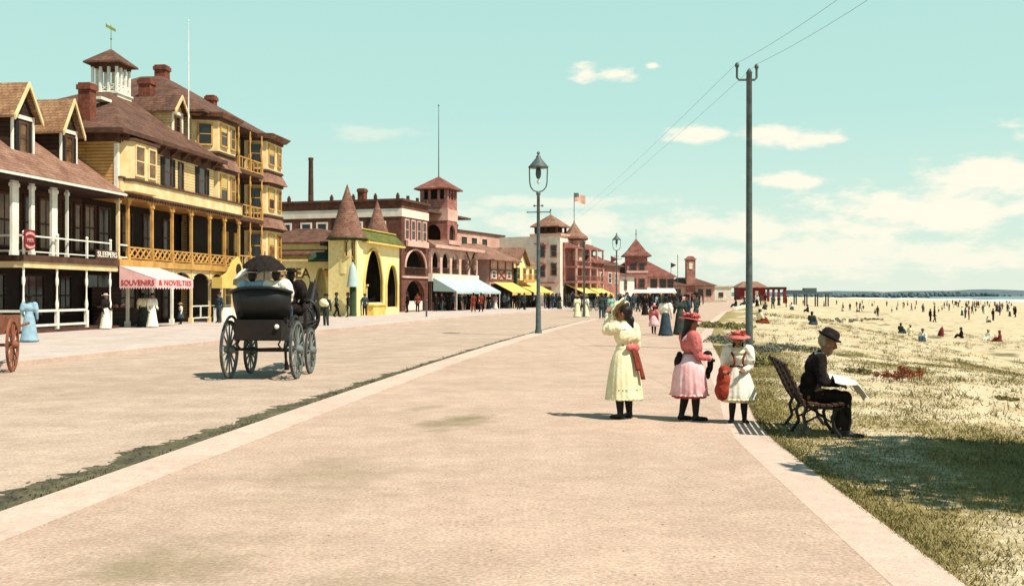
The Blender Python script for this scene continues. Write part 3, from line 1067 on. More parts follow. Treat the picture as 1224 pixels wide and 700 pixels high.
p.prismx([(-0.4, 6.42), (-0.4, 6.56), (6.2, 11.42), (12.6, 6.56), (12.6, 6.42), (6.2, 11.24)], -6.6, 7.85)
A_roof = p.end('roof', 'roof_pink', A)
p = MB()
p.prismx([(1.8, 6.5), (6.2, 11.2), (10.6, 6.5)], 7.3, 7.74)
p.end('gable_wall', 'yellow_clap', A)
p = MB()
p.prismx([(1.8, 6.5), (6.2, 11.2), (10.6, 6.5)], -6.0, -5.6)
p.end('gable_wall', 'yellow_clap', A)
p = MB()
p.box(-6.6, 7.85, -0.50, -0.402, 6.42, 6.52)
p.end('gutter', 'white', A)
p = MB()
p.box(-6.0, 7.74, -0.38, 1.79, 6.30, 6.40)
p.end('soffit', 'dark_wood', A)


def dormer(parent, x0, x1, y0, zs, ze, za, yb, wall, roofm, win_pane, shut='shutter', front='dark_wood', wwin=0.5):
    xm = (x0 + x1) / 2
    b = MB()
    b.prism([(x0, zs - 0.4), (x1, zs - 0.4), (x1, ze), (xm, za - 0.1), (x0, ze)], y0, yb)
    dm = b.end('dormer', wall, parent)
    b = MB()
    for sgn in (-1, 1):
        xe = x0 - 0.22 if sgn < 0 else x1 + 0.22
        sl = (za - ze) / (xm - x0)
        zl = ze - 0.22 * sl
        b.prism([(xe, zl), (xm, za), (xm, za + 0.12), (xe, zl + 0.12)], y0 - 0.3, yb)
    b.end('dormer_roof', roofm, dm)
    b = MB()
    for sgn in (-1, 1):
        xe = x0 - 0.22 if sgn < 0 else x1 + 0.22
        sl = (za - ze) / (xm - x0)
        b.prism([(xe, ze - 0.22 * sl - 0.1), (xm, za - 0.1), (xm, za + 0.13), (xe, ze - 0.22 * sl + 0.13)], y0 - 0.38, y0 - 0.302)
    b.end('gable_board', 'cream', dm)
    b = MB()
    b.box(x0 - 0.02, x0 + 0.14, y0 - 0.06, y0 - 0.003, zs - 0.1, ze - 0.05)
    b.box(x1 - 0.10, x1 + 0.02, y0 - 0.06, y0 - 0.003, zs - 0.1, ze - 0.05)
    b.box(x0 + 0.14, x1 - 0.10, y0 - 0.05, y0 - 0.003, ze - 0.25, ze - 0.08)
    b.end('corner_board', 'white', dm)
    window(dm, facade('front', 0, y0), xm + 0.02, zs + 0.06, wwin, ze - zs - 0.5, 'brown_trim', win_pane, shutters=shut)
    return dm


dormer(A, 1.30, 2.97, 1.4, 7.75, 9.5, 10.75, 5.6, 'dark_wood', 'roof_tan', 'glass_amber')
dormer(A, 5.08, 6.53, 1.4, 7.75, 9.45, 10.7, 5.6, 'dark_wood', 'roof_tan', 'glass_amber')
p = MB()
p.tube([(1.9, 4.0, 9.4), (1.9, 4.0, 16.5)], [0.03, 0.015], 6)
p.end('flagpole', 'iron', A)

# shield-shaped red board hung on the balcony rail
sg = root('hanging_sign', 'dark red shield-shaped board on the balcony rail over the porch corner', 'sign', OA, ROT0)
b = MB()
yf = -0.30
b.prism([(-0.36, 3.55), (0.0, 3.45), (0.36, 3.55), (0.36, 4.30), (-0.36, 4.30)], yf, yf + 0.06)
b.box(-0.2, -0.14, yf + 0.06, -0.09, 4.05, 4.12)
b.box(0.14, 0.2, yf + 0.06, -0.09, 4.05, 4.12)
b.end('board', 'red_paint', sg)
b = MB()
b.prism([(-0.32, 4.13), (-0.16, 4.2), (0.0, 4.22), (0.16, 4.2), (0.32, 4.13), (0.32, 4.02), (0.16, 4.09), (0, 4.11), (-0.16, 4.09), (-0.32, 4.02)], yf - 0.015, yf - 0.002)
b.prism([(-0.32, 3.70), (-0.16, 3.64), (0.0, 3.62), (0.16, 3.64), (0.32, 3.70), (0.32, 3.60), (0.16, 3.54), (0, 3.52), (-0.16, 3.54), (-0.32, 3.60)], yf - 0.015, yf - 0.002)
b.end('scroll', 'pale_pink', sg)
FT = Matrix.Rotation(R(90), 4, 'X')
lettering('PIER', 0.22, 'pale_pink', sg, Matrix.Translation((0, yf - 0.01, 3.86)) @ FT, 0.008, 0.46)
# long name board further along the rail
sg = root('rail_sign', 'small pale lettered board on the balcony rail above the awning', 'sign', OA, ROT0)
b = MB()
b.box(5.55, 7.55, -0.17, -0.115, 3.30, 3.72)
b.end('board', 'brown_trim', sg)
lettering('SLEEPERS', 0.36, 'white', sg, Matrix.Translation((6.55, -0.175, 3.51)) @ FT, 0.008, 1.85)

# ------------------------------------------------------------------ yellow hotel with cupola
OB = OA + D0 * 7.80
B = root('yellow_hotel', 'yellow clapboard hotel with verandas and a white roof cupola', 'hotel', OB, ROT0)
w = MB()
w.box(0, 11.6, 0, 9.5, 6.62, 9.5)
w.end('upper_wall', 'cream_clap', B)
w = MB()
w.box(-0.02, 0.0, 0.002, 9.5, 6.62, 9.5)
w.end('side_wall', 'yellow_clap', B)
w = MB()
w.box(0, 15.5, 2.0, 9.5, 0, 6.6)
w.end('lower_wall', 'interior', B)  # wall made near-black to give the veranda its deep shade
for (u, zz, hh, ww, pn, fr) in ((1.0, 3.9, 2.1, 0.9, 'glass_amber', 'brown_trim'), (2.4, 3.5, 2.5, 1.0, 'glass', 'brown_trim'), (4.8, 3.9, 2.0, 1.0, 'glass', 'brown_trim'), (7.2, 3.5, 2.5, 1.0, 'glass', 'brown_trim'), (9.6, 3.9, 2.0, 1.0, 'glass', 'brown_trim'), (12.2, 3.9, 2.0, 1.1, 'glass', 'cream'), (13.9, 3.9, 2.0, 0.8, 'glass_amber', 'cream'),
                                (1.8, 0.5, 2.1, 2.2, 'glass', 'dark_wood'), (4.9, 0.3, 2.3, 1.6, 'glass', 'dark_wood'), (7.3, 0.5, 2.1, 1.8, 'glass', 'dark_wood'), (9.8, 0.3, 2.3, 1.6, 'glass', 'dark_wood'), (12.4, 0.5, 2.0, 1.6, 'glass', 'cream')):
    window(B, facade('front', 0, 2.0), u, zz, ww, hh, fr, pn, cols=2, blind=0.4 if u in (12.2,) else None)
p = MB()
p.box(-0.05, 15.6, -0.12, 2.05, 3.06, 3.30)
p.end('veranda_deck', 'brown_trim', B)
p = MB()
p.box(-0.05, 15.62, -0.17, -0.05, 3.02, 3.36)
p.end('deck_fascia', 'ochre', B)
p = MB()
p.box(-0.05, 15.62, -0.02, 2.0, 6.42, 6.6)
p.end('veranda_ceiling', 'ochre', B)
p = MB()
p.box(0, 15.6, -0.16, 0.0, 6.66, 7.30)
p.end('parapet_band', 'cream', B)
p = MB()
p.box(-0.04, 15.64, -0.24, -0.02, 7.30, 7.40)
p.box(-0.04, 15.64, -0.22, -0.02, 6.54, 6.66)
for i in range(52):
    p.box(0.1 + i * 0.3, 0.22 + i * 0.3, -0.20, -0.1, 6.44, 6.54)
p.end('band_moulding', 'brown_trim', B)
PX = [0.07, 1.04, 3.63, 5.98, 8.43, 10.98, 13.2, 15.5]
for i, x in enumerate(PX):
    p = MB()
    p.box(x - 0.07, x + 0.07, -0.075, 0.065, 3.36, 6.42)
    p.box(x - 0.13, x + 0.13, -0.12, 0.12, 6.1, 6.22)
    p.box(x - 0.12, x + 0.12, -0.12, 0.12, 3.36, 3.5)
    p.end('veranda_post', 'ochre' if i else 'cream', B)
    if i > 0:
        p = MB()
        p.box(x - 0.065, x + 0.065, -0.07, 0.06, 0.0, 3.0)
        p.box(x - 0.12, x + 0.12, -0.12, 0.12, 2.5, 2.6)
        p.box(x - 0.11, x + 0.11, -0.11, 0.11, 0.0, 0.3)
        p.end('porch_post', 'white' if i < 4 else 'cream', B)
for i in range(len(PX) - 1):
    a, c = PX[i], PX[i + 1]
    if c - a > 1.5:
        p = MB()
        p.prism([(a + 0.09, 6.418), (a + 0.09, 5.85), (a + 0.16, 6.1), (a + 0.34, 6.3), (a + 0.6, 6.418)], -0.04, 0.04)
        p.end('corner_brace', 'ochre', B)
        p = MB()
        p.prism([(c - 0.09, 6.418), (c - 0.09, 5.85), (c - 0.16, 6.1), (c - 0.34, 6.3), (c - 0.6, 6.418)], -0.04, 0.04)
        p.end('corner_brace', 'ochre', B)
        p = MB()
        p.arch(a + 0.09, c - 0.09, 2.35, 3.0, (a + c) / 2, c - a - 0.18, 2.35, 2.35, 0.5, -0.04, 0.04, 'round')
        p.end('arch_brace', 'cream', B)
        p = MB()
        rail(p, a + 0.09, c - 0.09, -0.05, 3.42, 4.02, 'lattice')
        p.end('veranda_rail', 'ochre', B)
p = MB()
rail(p, 0.16, 0.95, -0.05, 3.42, 4.1, 'plain')
p.end('veranda_rail', 'white', B)
for i in (4, 5, 6):
    a, c = PX[i], PX[i + 1]
    p = MB()
    rail(p, a + 0.09, c - 0.09, -0.04, 0.25, 1.0, 'plain')
    p.box((a + c) / 2 - 0.04, (a + c) / 2 + 0.04, -0.04, 0.02, 0.25, 1.0)
    p.end('porch_rail', 'white', B)
# projecting window bay at the near corner
p = MB()
p.prismz([(0.25, 0.0), (0.6, -0.55), (3.1, -0.55), (3.5, 0.0)], 6.72, 9.3)
p.end('bay_window', 'cream', B)
for (u, ww) in ((1.2, 0.85), (2.5, 0.7)):
    window(B, facade('front', 0, -0.55), u, 7.55, ww, 1.4, 'cream', 'glass_amber', trim=0.09)
p = MB()
p.prismz([(0.1, 0.0), (0.5, -0.68), (3.2, -0.68), (3.65, 0.0)], 9.18, 9.32)
p.end('bay_moulding', 'brown_trim', B)
p = MB()
p.prismz([(0.2, 0.0), (0.55, -0.62), (3.15, -0.62), (3.55, 0.0)], 7.2, 7.34)
p.end('bay_moulding', 'brown_trim', B)
window(B, facade('front'), 5.45, 7.5, 0.75, 1.45, 'brown_trim', 'glass', shutters='shutter')
window(B, facade('front'), 7.05, 7.5, 0.45, 1.35, 'brown_trim', 'glass', shutters=None)
window(B, facade('front'), 9.9, 7.5, 0.85, 1.45, 'brown_trim', 'glass', shutters='shutter')
p = MB()
p.box(-0.06, 0.12, -0.06, 0.14, 6.68, 9.0)
p.end('corner_board', 'white', B)
# frieze, brackets, eaves
p = MB()
p.box(-0.05, 11.62, -0.06, 0.0, 9.05, 9.5)
p.box(-0.06, -0.02, 0.0, 9.5, 9.1, 9.5)
for i in range(9):
    x = 0.3 + i * 1.35
    p.prismx([(-0.06, 9.05), (-0.06, 9.48), (-0.45, 9.48), (-0.38, 9.3), (-0.18, 9.2)], x, x + 0.16)
p.end('bracket_frieze', 'brown_trim', B)
p = MB()
p.hip(-0.55, 12.3, -0.5, 10.2, 9.62, 12.75, 6.0, 8.4, 3.6, 5.0)
B_roof = p.end('roof', 'roof_brown', B)
p = MB()
p.box(-0.61, 12.36, -0.58, -0.50, 9.46, 9.68)
p.box(-0.63, -0.55, -0.58, 10.2, 9.46, 9.68)
p.end('eave_board', 'brown_trim', B)
p = MB()
p.box(2.9, 4.0, 2.4, 3.0, 11.75, 11.9)
p.T = Matrix.Identity(4)
p.end('roof_hatch', 'white', B)
# cupola
cx, cy, cz = 7.2, 4.15, 12.45
CUP = Matrix.Translation((cx, cy, cz)) @ Matrix.Diagonal((0.72, 0.72, 0.90, 1)) @ Matrix.Translation((-cx, -cy, -cz))
c = MB(CUP)
c.box(cx - 1.12, cx + 1.12, cy - 1.12, cy + 1.12, cz - 0.3, cz + 0.32)
c.box(cx - 1.22, cx + 1.22, cy - 1.22, cy + 1.22, cz + 0.32, cz + 0.42)
cup = c.end('cupola', 'white', B)
for (dx, dy) in [(sx_, sy_) for sx_ in (-1, 1) for sy_ in (-1, 1)] + [(-0.34, -1), (0.34, -1), (-0.34, 1), (0.34, 1), (-1, -0.34), (-1, 0.34), (1, -0.34), (1, 0.34)]:
    c = MB(CUP)
    c.box(cx + dx * 0.98 - 0.09, cx + dx * 0.98 + 0.09, cy + dy * 0.98 - 0.09, cy + dy * 0.98 + 0.09, cz + 0.42, cz + 2.05)
    c.end('cupola_post', 'white', cup)
c = MB(CUP)
for T in (facade('front', cx, cy - 0.98), facade('south', cx - 0.98, cy), facade('north', cx + 0.98, cy), Matrix.Translation((cx, cy + 0.96, 0))):
    c.T = CUP @ T
    rail(c, -0.9, 0.9, -0.02, cz + 0.46, cz + 0.95, 'lattice', t=0.05)
c.end('cupola_rail', 'white', cup)
c = MB(CUP)
c.box(cx - 1.1, cx + 1.1, cy - 1.1, cy + 1.1, cz + 2.0, cz + 2.2)
c.end('cupola_beam', 'brown_trim', cup)
c = MB(CUP)
c.hip(cx - 1.5, cx + 1.5, cy - 1.5, cy + 1.5, cz + 2.3, cz + 3.25, cx - 0.05, cx + 0.05, cy - 0.05, cy + 0.05, 0.1)
c.end('cupola_roof', 'roof_brown', cup)
c = MB(CUP)
c.tube([(cx, cy, cz + 3.2), (cx, cy, cz + 4.75)], 0.025, 6)
c.sphere((cx, cy, cz + 3.9), 0.07, 8, 5)
c.bar((cx - 0.45, cy + 0.1, cz + 4.62), (cx + 0.5, cy - 0.1, cz + 4.52), 0.05, 0.16)
c.prism([(cx - 0.6, cz + 4.75), (cx - 0.3, cz + 4.62), (cx - 0.6, cz + 4.5)], cy + 0.09, cy + 0.12)
c.end('weather_vane', 'copper', cup)
chimney(B, 1.15, 2.2, 9.8, 12.2, 0.62)
# roof dormer at the far end of the hotel
dormer(B, 9.15, 10.55, 1.5, 10.9, 12.35, 13.1, 6.4, 'cream_clap', 'roof_brown', 'glass', shut=None, wwin=0.45)
p = MB()
p.tube([(10.1, 0.9, 10.2), (10.1, 0.9, 14.5), (10.1, 0.9, 17.6)], [0.05, 0.035, 0.015], 8)
p.sphere((10.1, 0.9, 17.63), 0.05, 8, 5)
p.end('flagpole', 'white', B)

# ------------------------------------------------------------------ tall yellow hotel with stacked bays
OC = OB + D0 * 11.62
C_ = root('tall_hotel', 'tall four-storey yellow hotel with stacked window bays and balconies', 'hotel', OC, ROT0)
w = MB()
w.box(0, 12.4, 1.4, 12, 0, 12.5)
w.end('wall', 'cream_clap', C_)
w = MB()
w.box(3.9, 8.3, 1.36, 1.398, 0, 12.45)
w.box(-0.6, 3.9, 1.34, 1.398, 0, 6.4)  # near-black panels laid over the clapboard as the recess shade
w.end('recess_shade_wall', 'interior', C_)
p = MB()
p.hip(-0.7, 13.0, 0.3, 12.6, 12.6, 16.0, 5.6, 7.6, 6.0, 7.4)
p.end('roof', 'roof_brown', C_)
p = MB()
p.box(0.0, 12.6, 0.45, 1.4, 12.3, 12.452)
p.end('soffit', 'brown_trim', C_)


def bay(x0, x1, floors, skirts, sill=0.55, cap=None):
    xm0, xm1 = x0 + 0.55, x1 - 0.55
    poly = [(x0, 1.4), (xm0, 0.0), (xm1, 0.0), (x1, 1.4)]
    for (z0, z1, panes) in floors:
        b = MB()
        b.prismz(poly, z0, z1)
        b.end('bay_window', 'cream', C_)
        wn_ = (xm1 - xm0)
        for i, (u, ww, pn, bl) in enumerate(panes):
            window(C_, facade('front', 0, 0), xm0 + u * wn_, z0 + sill, ww, z1 - z0 - sill - 0.4, 'ochre', pn, blind=bl)
        Ts = Matrix.Translation((x0 + 0.275, 0.7, 0)) @ Matrix.Rotation(-math.atan2(1.4, 0.55), 4, 'Z')
        window(C_, Ts, 0.0, z0 + sill, 0.7, z1 - z0 - sill - 0.4, 'ochre', 'glass')
        for (za_, zb_) in ((z0 - 0.02, z0 + 0.12), (z1 - 0.16, z1 - 0.02)):
            b = MB()
            b.prismz([(x0 - 0.1, 1.4), (xm0 - 0.07, -0.12), (xm1 + 0.07, -0.12), (x1 + 0.1, 1.4)], za_, zb_)
            b.end('bay_moulding', 'brown_trim', C_)
    for (z0, z1, o0, o1) in skirts:
        v = []
        for (o, z) in ((o0, z0), (o1, z1)):
            v += [(x0 - o, 1.4, z), (xm0 - o * 0.6, -o, z), (xm1 + o * 0.6, -o, z), (x1 + o, 1.4, z)]
        b = MB()
        b.add(v, [(3, 2, 1, 0), (4, 5, 6, 7), (0, 1, 5, 4), (1, 2, 6, 5), (2, 3, 7, 6), (3, 0, 4, 7)])
        b.end('bay_skirt', 'roof_pink', C_)


bay(0.1, 3.9, ((6.7, 9.25, ((0.3, 0.95, 'glass', 0.45), (0.82, 0.6, 'glass_amber', None))), (10.15, 12.3, ((0.3, 0.95, 'glass', 0.3), (0.82, 0.6, 'glass', None)))), ((9.27, 10.13, 0.35, -0.05), (12.32, 12.58, 0.3, 0.5)))
bay(8.3, 12.4, ((0.2, 3.0, ((0.3, 0.9, 'glass_amber', 0.5), (0.8, 0.6, 'glass_amber', None))), (3.6, 6.15, ((0.3, 1.0, 'glass_amber', 0.45), (0.82, 0.6, 'glass_amber', None))), (7.0, 9.25, ((0.3, 1.0, 'glass', 0.5), (0.82, 0.6, 'glass_amber', None))), (10.05, 12.25, ((0.3, 1.0, 'glass', 0.45), (0.82, 0.6, 'glass_amber', 0.3)))),
    ((3.02, 3.58, 0.25, 0.0), (6.17, 6.98, 0.4, 0.0), (9.27, 10.03, 0.4, 0.0), (12.27, 12.56, 0.3, 0.6)))
for z in (3.2, 6.5, 9.55):
    p = MB()
    p.box(3.95, 8.28, 0.0, 1.36, z - 0.12, z + 0.1)
    p.end('balcony_deck', 'brown_trim', C_)
    p = MB()
    rail(p, 4.0, 8.2, 0.05, z + 0.14, z + 0.95, 'plain')
    for u_ in (4.7, 5.4, 6.7, 7.4):
        p.box(u_ - 0.03, u_ + 0.03, 0.055, 0.105, z + 0.2, z + 0.88)
    p.end('balcony_rail', 'ochre', C_)
    for x in (4.05, 6.05, 8.15):
        p = MB()
        top = {3.2: 6.38, 6.5: 9.43, 9.55: 12.3}[z]
        turned_post(p, x, 0.08, z + 0.1, top, 0.065)
        p.end('balcony_post', 'ochre', C_)
for (u, zz, bl) in ((4.9, 3.9, 0.6), (6.9, 3.9, 0.7), (4.9, 7.2, None), (6.9, 7.2, 0.3), (4.9, 10.2, None), (6.9, 10.2, 0.4)):
    window(C_, facade('front', 0, 1.36), u, zz, 0.8, 1.7, 'ochre', 'glass_amber', blind=bl)
window(C_, facade('front', 0, 1.36), 5.6, 0.6, 1.6, 2.0, 'ochre', 'glass')
chimney(C_, 1.6, 5.0, 13.0, 14.95, 0.75)
chimney(C_, 7.0, 6.6, 15.4, 17.0, 0.75)
chimney(C_, 9.0, 4.0, 14.0, 15.3, 0.6)

# ------------------------------------------------------------------ awning of the souvenir stall
aw = root('shop_awning', 'pink and white awning with red lettering over the souvenir shop', 'awning', OB, ROT0)
b = MB()
x0, x1, zt, zo, out = -0.2, 4.0, 3.02, 2.38, 2.1
b.add([(x0, -0.22, zt), (x1, -0.22, zt), (x1, -out, zo), (x0, -out, zo), (x0, -0.22, zt - 0.04), (x1, -0.22, zt - 0.04), (x1, -out, zo - 0.04), (x0, -out, zo - 0.04)],
      [(0, 1, 2, 3), (7, 6, 5, 4), (0, 4, 5, 1), (0, 3, 7, 4), (1, 5, 6, 2)])
b.add([(x0, -0.22, zt), (x0, -out, zo), (x0, -0.22, zo)], [(0, 1, 2)])
b.add([(x1, -0.22, zt), (x1, -out, zo), (x1, -0.22, zo)], [(0, 1, 2)])
b.end('canopy', 'pink_canvas', aw)
b = MB()
n = 14
for (p0, p1) in (((x0, -0.22), (x0, -out)), ((x0, -out), (x1, -out))):
    for i in range(n):
        a = [p0[k] + (p1[k] - p0[k]) * i / n for k in (0, 1)]
        c = [p0[k] + (p1[k] - p0[k]) * (i + 1) / n for k in (0, 1)]
        m_ = [(a[k] + c[k]) / 2 for k in (0, 1)]
        b.add([(a[0], a[1], zo), (c[0], c[1], zo), (c[0], c[1], zo - 0.40), (m_[0], m_[1], zo - 0.50), (a[0], a[1], zo - 0.40)], [(0, 1, 2, 3, 4)])
b.end('valance', 'pink_canvas', aw)
lettering('SOUVENIRS', 0.36, 'red_letter', aw, Matrix.Translation((x0 - 0.012, (-0.22 - out) / 2, zo - 0.19)) @ Matrix.Rotation(R(-90), 4, 'Z') @ FT, 0.006, 1.7)
lettering('& NOVELTIES', 0.36, 'red_letter', aw, Matrix.Translation(((x0 + x1) / 2, -out - 0.012, zo - 0.19)) @ FT, 0.006, 3.7)
for x in (x0 + 0.05, x1 - 0.05):
    b = MB()
    b.tube([(x, -0.25, zo - 0.3), (x, -out + 0.04, zo - 0.03)], 0.02, 6)
    b.end('awning_arm', 'iron', aw)
# show cases under the awning
sc = root('souvenir_stall', 'dark souvenir counter heaped with small wares in the awning\'s shade', 'stall', OB, ROT0)
b = MB()
b.box(0.4, 3.3, 0.7, 1.5, 0.0, 0.9)
b.box(0.35, 3.35, 0.62, 1.55, 0.9, 0.96)
b.box(0.4, 3.3, 1.5, 1.56, 0.96, 2.0)
b.end('counter', 'dark_wood', sc)
rr = random.Random(3)
b = MB()
for i in range(34):
    x, y = rr.uniform(0.5, 3.2), rr.uniform(0.7, 1.4)
    h = rr.uniform(0.06, 0.2)
    b.lathe([(h * 0.4, 0), (h * 0.5, h * 0.5), (h * 0.2, h)], (x, y, 0.962), 8)
tag(b.end('wares', 'pale_pink', sc), kind='stuff')

# yellow booth front with a curved pediment at the far end of the veranda
bo_ = root('ticket_booth', 'small yellow booth front with a curved pediment before the hotel veranda', 'booth', OB + D0 * 10.7, ROT0)
b = MB()
b.box(0, 3.6, -0.9, -0.25, 2.0, 2.65)
b.prism([(0, 2.66), (0.3, 2.75), (1.0, 2.95), (1.9, 3.65), (2.7, 3.95), (3.3, 3.4), (3.6, 2.66)], -0.85, -0.75)
b.end('booth_canopy', 'yellow_canvas', bo_)
b = MB()
b.lathe([(0.36, 0), (0.36, 0.06)], (0, 0, 0), 20)
b.T = Matrix.Identity(4)
o = b.end('dark_opening_disc', 'interior', bo_)  # dark disc in place of a shadowed hole
o.data.transform(Matrix.Translation((2.6, -0.855, 3.15)) @ Matrix.Rotation(R(90), 4, 'X'))
for x in (0.1, 1.75, 3.5):
    b = MB()
    b.box(x - 0.06, x + 0.06, -0.88, -0.76, 0, 2.05)
    b.end('booth_post', 'cream', bo_)
b = MB()
b.box(0.17, 3.43, -0.86, -0.30, 0.0, 0.85)
b.end('counter', 'white', bo_)

# ------------------------------------------------------------------ moorish yellow pavilion
KE = 0.20
OE = Vector((-11.75, 79.3, 0.03))
E_ = root('moorish_pavilion', 'yellow stucco moorish pavilion with pointed arches and two conical turrets', 'pavilion', OE, heading(KE))
w = MB()
w.arch(0, 6.45, 0, 5.75, 3.75, 4.5, 1.0, 2.7, 2.5, 0, 0.14, 'point', 22)
w.arch(6.45, 10.6, 0, 5.75, 8.4, 3.0, 0.6, 2.4, 1.7, 0, 0.14, 'point', 18)
w.box(0, 0.5, 0.5, 2.3, 0, 5.75)
w.box(0.5, 2.5, 1.9, 2.3, 0, 5.75)
w.box(10.1, 10.6, 0.5, 10, 0, 5.75)
w.end('front_wall', 'arab_yellow', E_)
w = MB()
w.box(2.6, 10.08, 3.2, 3.4, 0, 5.7)
w.box(9.97, 10.08, 0.2, 3.2, 0, 5.4)  # added near-black panels standing in for shade inside the arches
w.box(6.2, 6.3, 0.2, 3.2, 0, 5.4)
w.box(0.52, 9.96, 0.2, 3.18, 0.02, 0.06)
w.box(0.52, 10.08, 0.52, 3.2, 5.4, 5.7)
w.end('inner_wall', 'interior', E_)
for (cxx, ww, zb, zs, ri) in ((3.75, 4.5, 1.0, 2.7, 2.5), (8.4, 3.0, 0.6, 2.4, 1.7)):
    pts = []
    b = MB()
    for i in range(21):
        q = abs(1 - 2 * i / 20)
        pts.append((cxx + (ww / 2 + 0.02) * (2 * i / 20 - 1), -0.05, zs + ri * (1 - q ** 2.7)))
    pts = [(cxx - ww / 2 - 0.02, -0.05, zb)] + pts + [(cxx + ww / 2 + 0.02, -0.05, zb)]
    b.tube(pts, 0.11, 6)
    b.end('arch_moulding', 'yellow_canvas', E_)
for u in (2.6, 4.7, 7.7, 8.8):
    b = MB()
    b.tube([(u, 0.9, 0), (u, 0.9, 2.3)], 0.09, 8)
    b.box(u - 0.15, u + 0.15, 0.75, 1.05, 2.3, 2.45)
    b.end('inner_column', 'cream', E_)
b = MB()
b.box(2.2, 5.1, -0.55, -0.05, 0, 0.75)
b.box(2.1, 5.2, -0.62, -0.0502, 0.75, 0.85)
b.end('counter', 'yellow_canvas', E_)
b = MB()
v = [(-0.1, -0.15, 5.76), (10.7, -0.15, 5.76), (10.7, 0.9, 6.7), (1.6, 0.9, 6.7), (-0.1, 2.4, 5.76), (10.7, 0.9, 5.76), (1.6, 2.4, 6.7)]
b.prismx([(-0.45, 5.72), (-0.45, 5.86), (0.45, 6.72), (0.8, 6.72), (0.8, 5.72)], 1.2, 10.75)
b.end('cornice_roof', 'green_roof', E_)
b = MB()
b.prismx([(-0.52, 5.6), (-0.52, 5.74), (0.3, 5.715), (0.3, 5.6)], 1.2, 10.8)
b.box(0.4, 10.7, 0.3, 0.85, 6.724, 6.8)
b.end('cornice_edge', 'yellow_canvas', E_)
b = MB()
b.lathe([(1.05, 3.2), (1.05, 5.9)], (1.0, 1.15, 0), 20)
tu = b.end('turret', 'arab_yellow', E_)
b = MB()
b.lathe([(1.5, 5.95), (1.5, 6.05), (1.15, 6.55), (0.72, 8.0), (0.02, 10.1)], (1.0, 1.15, 0), 24)
b.end('turret_roof', 'roof_turret', tu)
b = MB()
b.lathe([(1.1, 5.75), (1.62, 5.86), (1.62, 5.95), (1.2, 5.98)], (1.0, 1.15, 0), 24)
b.end('turret_eave', 'dark_green', tu)
Tt = Matrix.Translation((1.0, 1.15, 0)) @ Matrix.Rotation(R(-62), 4, 'Z') @ Matrix.Translation((0, -1.03, 0))
window(tu, Tt, 0, 4.55, 0.55, 1.05, 'ochre', 'glass')
b = MB()
b.lathe([(0.95, 4.0), (0.95, 6.4)], (9.2, 1.5, 0), 20)
tu = b.end('turret', 'arab_yellow', E_)
b = MB()
b.lathe([(1.25, 6.4), (1.25, 6.5), (0.95, 6.9), (0.55, 8.0), (0.02, 9.6)], (9.2, 1.5, 0), 24)
b.end('turret_roof', 'roof_turret', tu)
b = MB()
b.box(3.2, 10.08, 3.4, 10, 0, 5.75)
b.end('rear_hall', 'arab_yellow', E_)
b = MB()
b.hip(2.9, 10.4, 1.6, 10.3, 5.8, 7.0, 5, 8, 5, 7)
b.end('rear_roof', 'roof_brown', E_)

# low wing with the painted name, facing down the street
Dw = root('name_wing', 'low yellow wing with big painted name and narrow pointed arches', 'building', OE, heading(KE))
T = facade('south', 2.0, 0)
w = MB(T)                       # u = -y: from the back (-13) to the front (-2.3)
w.arch(-13, -3.05, 0, 4.25, -3.75, 0.95, 0.15, 2.2, 1.55, 0, 0.4, 'point', 14)
w.arch(-3.05, -2.31, 0, 4.25, -2.72, 0.46, 0.6, 1.5, 0.8, 0, 0.4, 'point', 12)
w.end('wall', 'arab_yellow', Dw)
w = MB(T)
w.box(-13, -2.31, 1.6, 1.7, 0, 4.2)
w.end('inner_wall', 'dark_green', Dw)
w = MB(T)
w.box(-13.1, -2.2, -0.15, 0.5, 4.252, 4.4)
w.box(-13.0, -5.5, -0.08, -0.002, 2.3, 2.42)
w.end('coping', 'cream', Dw)
lettering('GALATEA', 1.12, 'black_letter', Dw, T @ Matrix.Translation((-6.9, -0.012, 3.25)) @ FT, 0.01, 4.6)
w = MB(T)
w.hip(-12.9, -3.0, 0.6, 8, 4.85, 6.5, -11, -5.5, 3.4, 5.0)
w.end('roof', 'roof_brown', Dw)
w = MB(T)
w.add([(-4.4, -0.9, 4.35), (-1.7, -1.5, 4.35), (-1.6, 0.4, 5.0), (-4.5, 0.4, 5.0), (-4.4, -0.9, 4.15), (-1.7, -1.5, 4.15), (-1.6, 0.4, 4.42), (-4.5, 0.4, 4.42)],
      [(0, 1, 2, 3), (7, 6, 5, 4), (0, 4, 5, 1), (1, 5, 6, 2), (2, 6, 7, 3), (3, 7, 4, 0)])
w.end('canopy', 'dark_green', Dw)
w = MB(T)
w.tube([(-3.2, -0.5, 3.35), (-2.5, -0.5, 3.3)], 0.28, 12)
w.tube([(-2.5, -0.5, 3.3), (-1.6, -0.5, 3.25)], 0.35, 12)
w.end('rolled_awning', 'ochre', Dw)

# aqua-roofed kiosk
kk = root('kiosk', 'slim kiosk with a pale aqua bell-shaped roof by the yellow pavilion', 'kiosk', (-11.95, 78.5, 0.03), 0.2)
kk.scale = (0.75, 0.75, 1.05)
b = MB()
b.lathe([(0.36, 0), (0.36, 0.2), (0.32, 0.22), (0.32, 2.1)], (0, 0, 0), 12)
b.end('booth', 'dark_green', kk)
b = MB()
b.lathe([(0.62, 2.1), (0.6, 2.2), (0.5, 2.6), (0.42, 3.1), (0.3, 3.5), (0.1, 3.75), (0.01, 3.9)], (0, 0, 0), 18)
b.end('roof', 'aqua', kk)
b = MB()
b.sphere((0, 0, 3.98), 0.1)
b.end('finial', 'dark_green', kk)

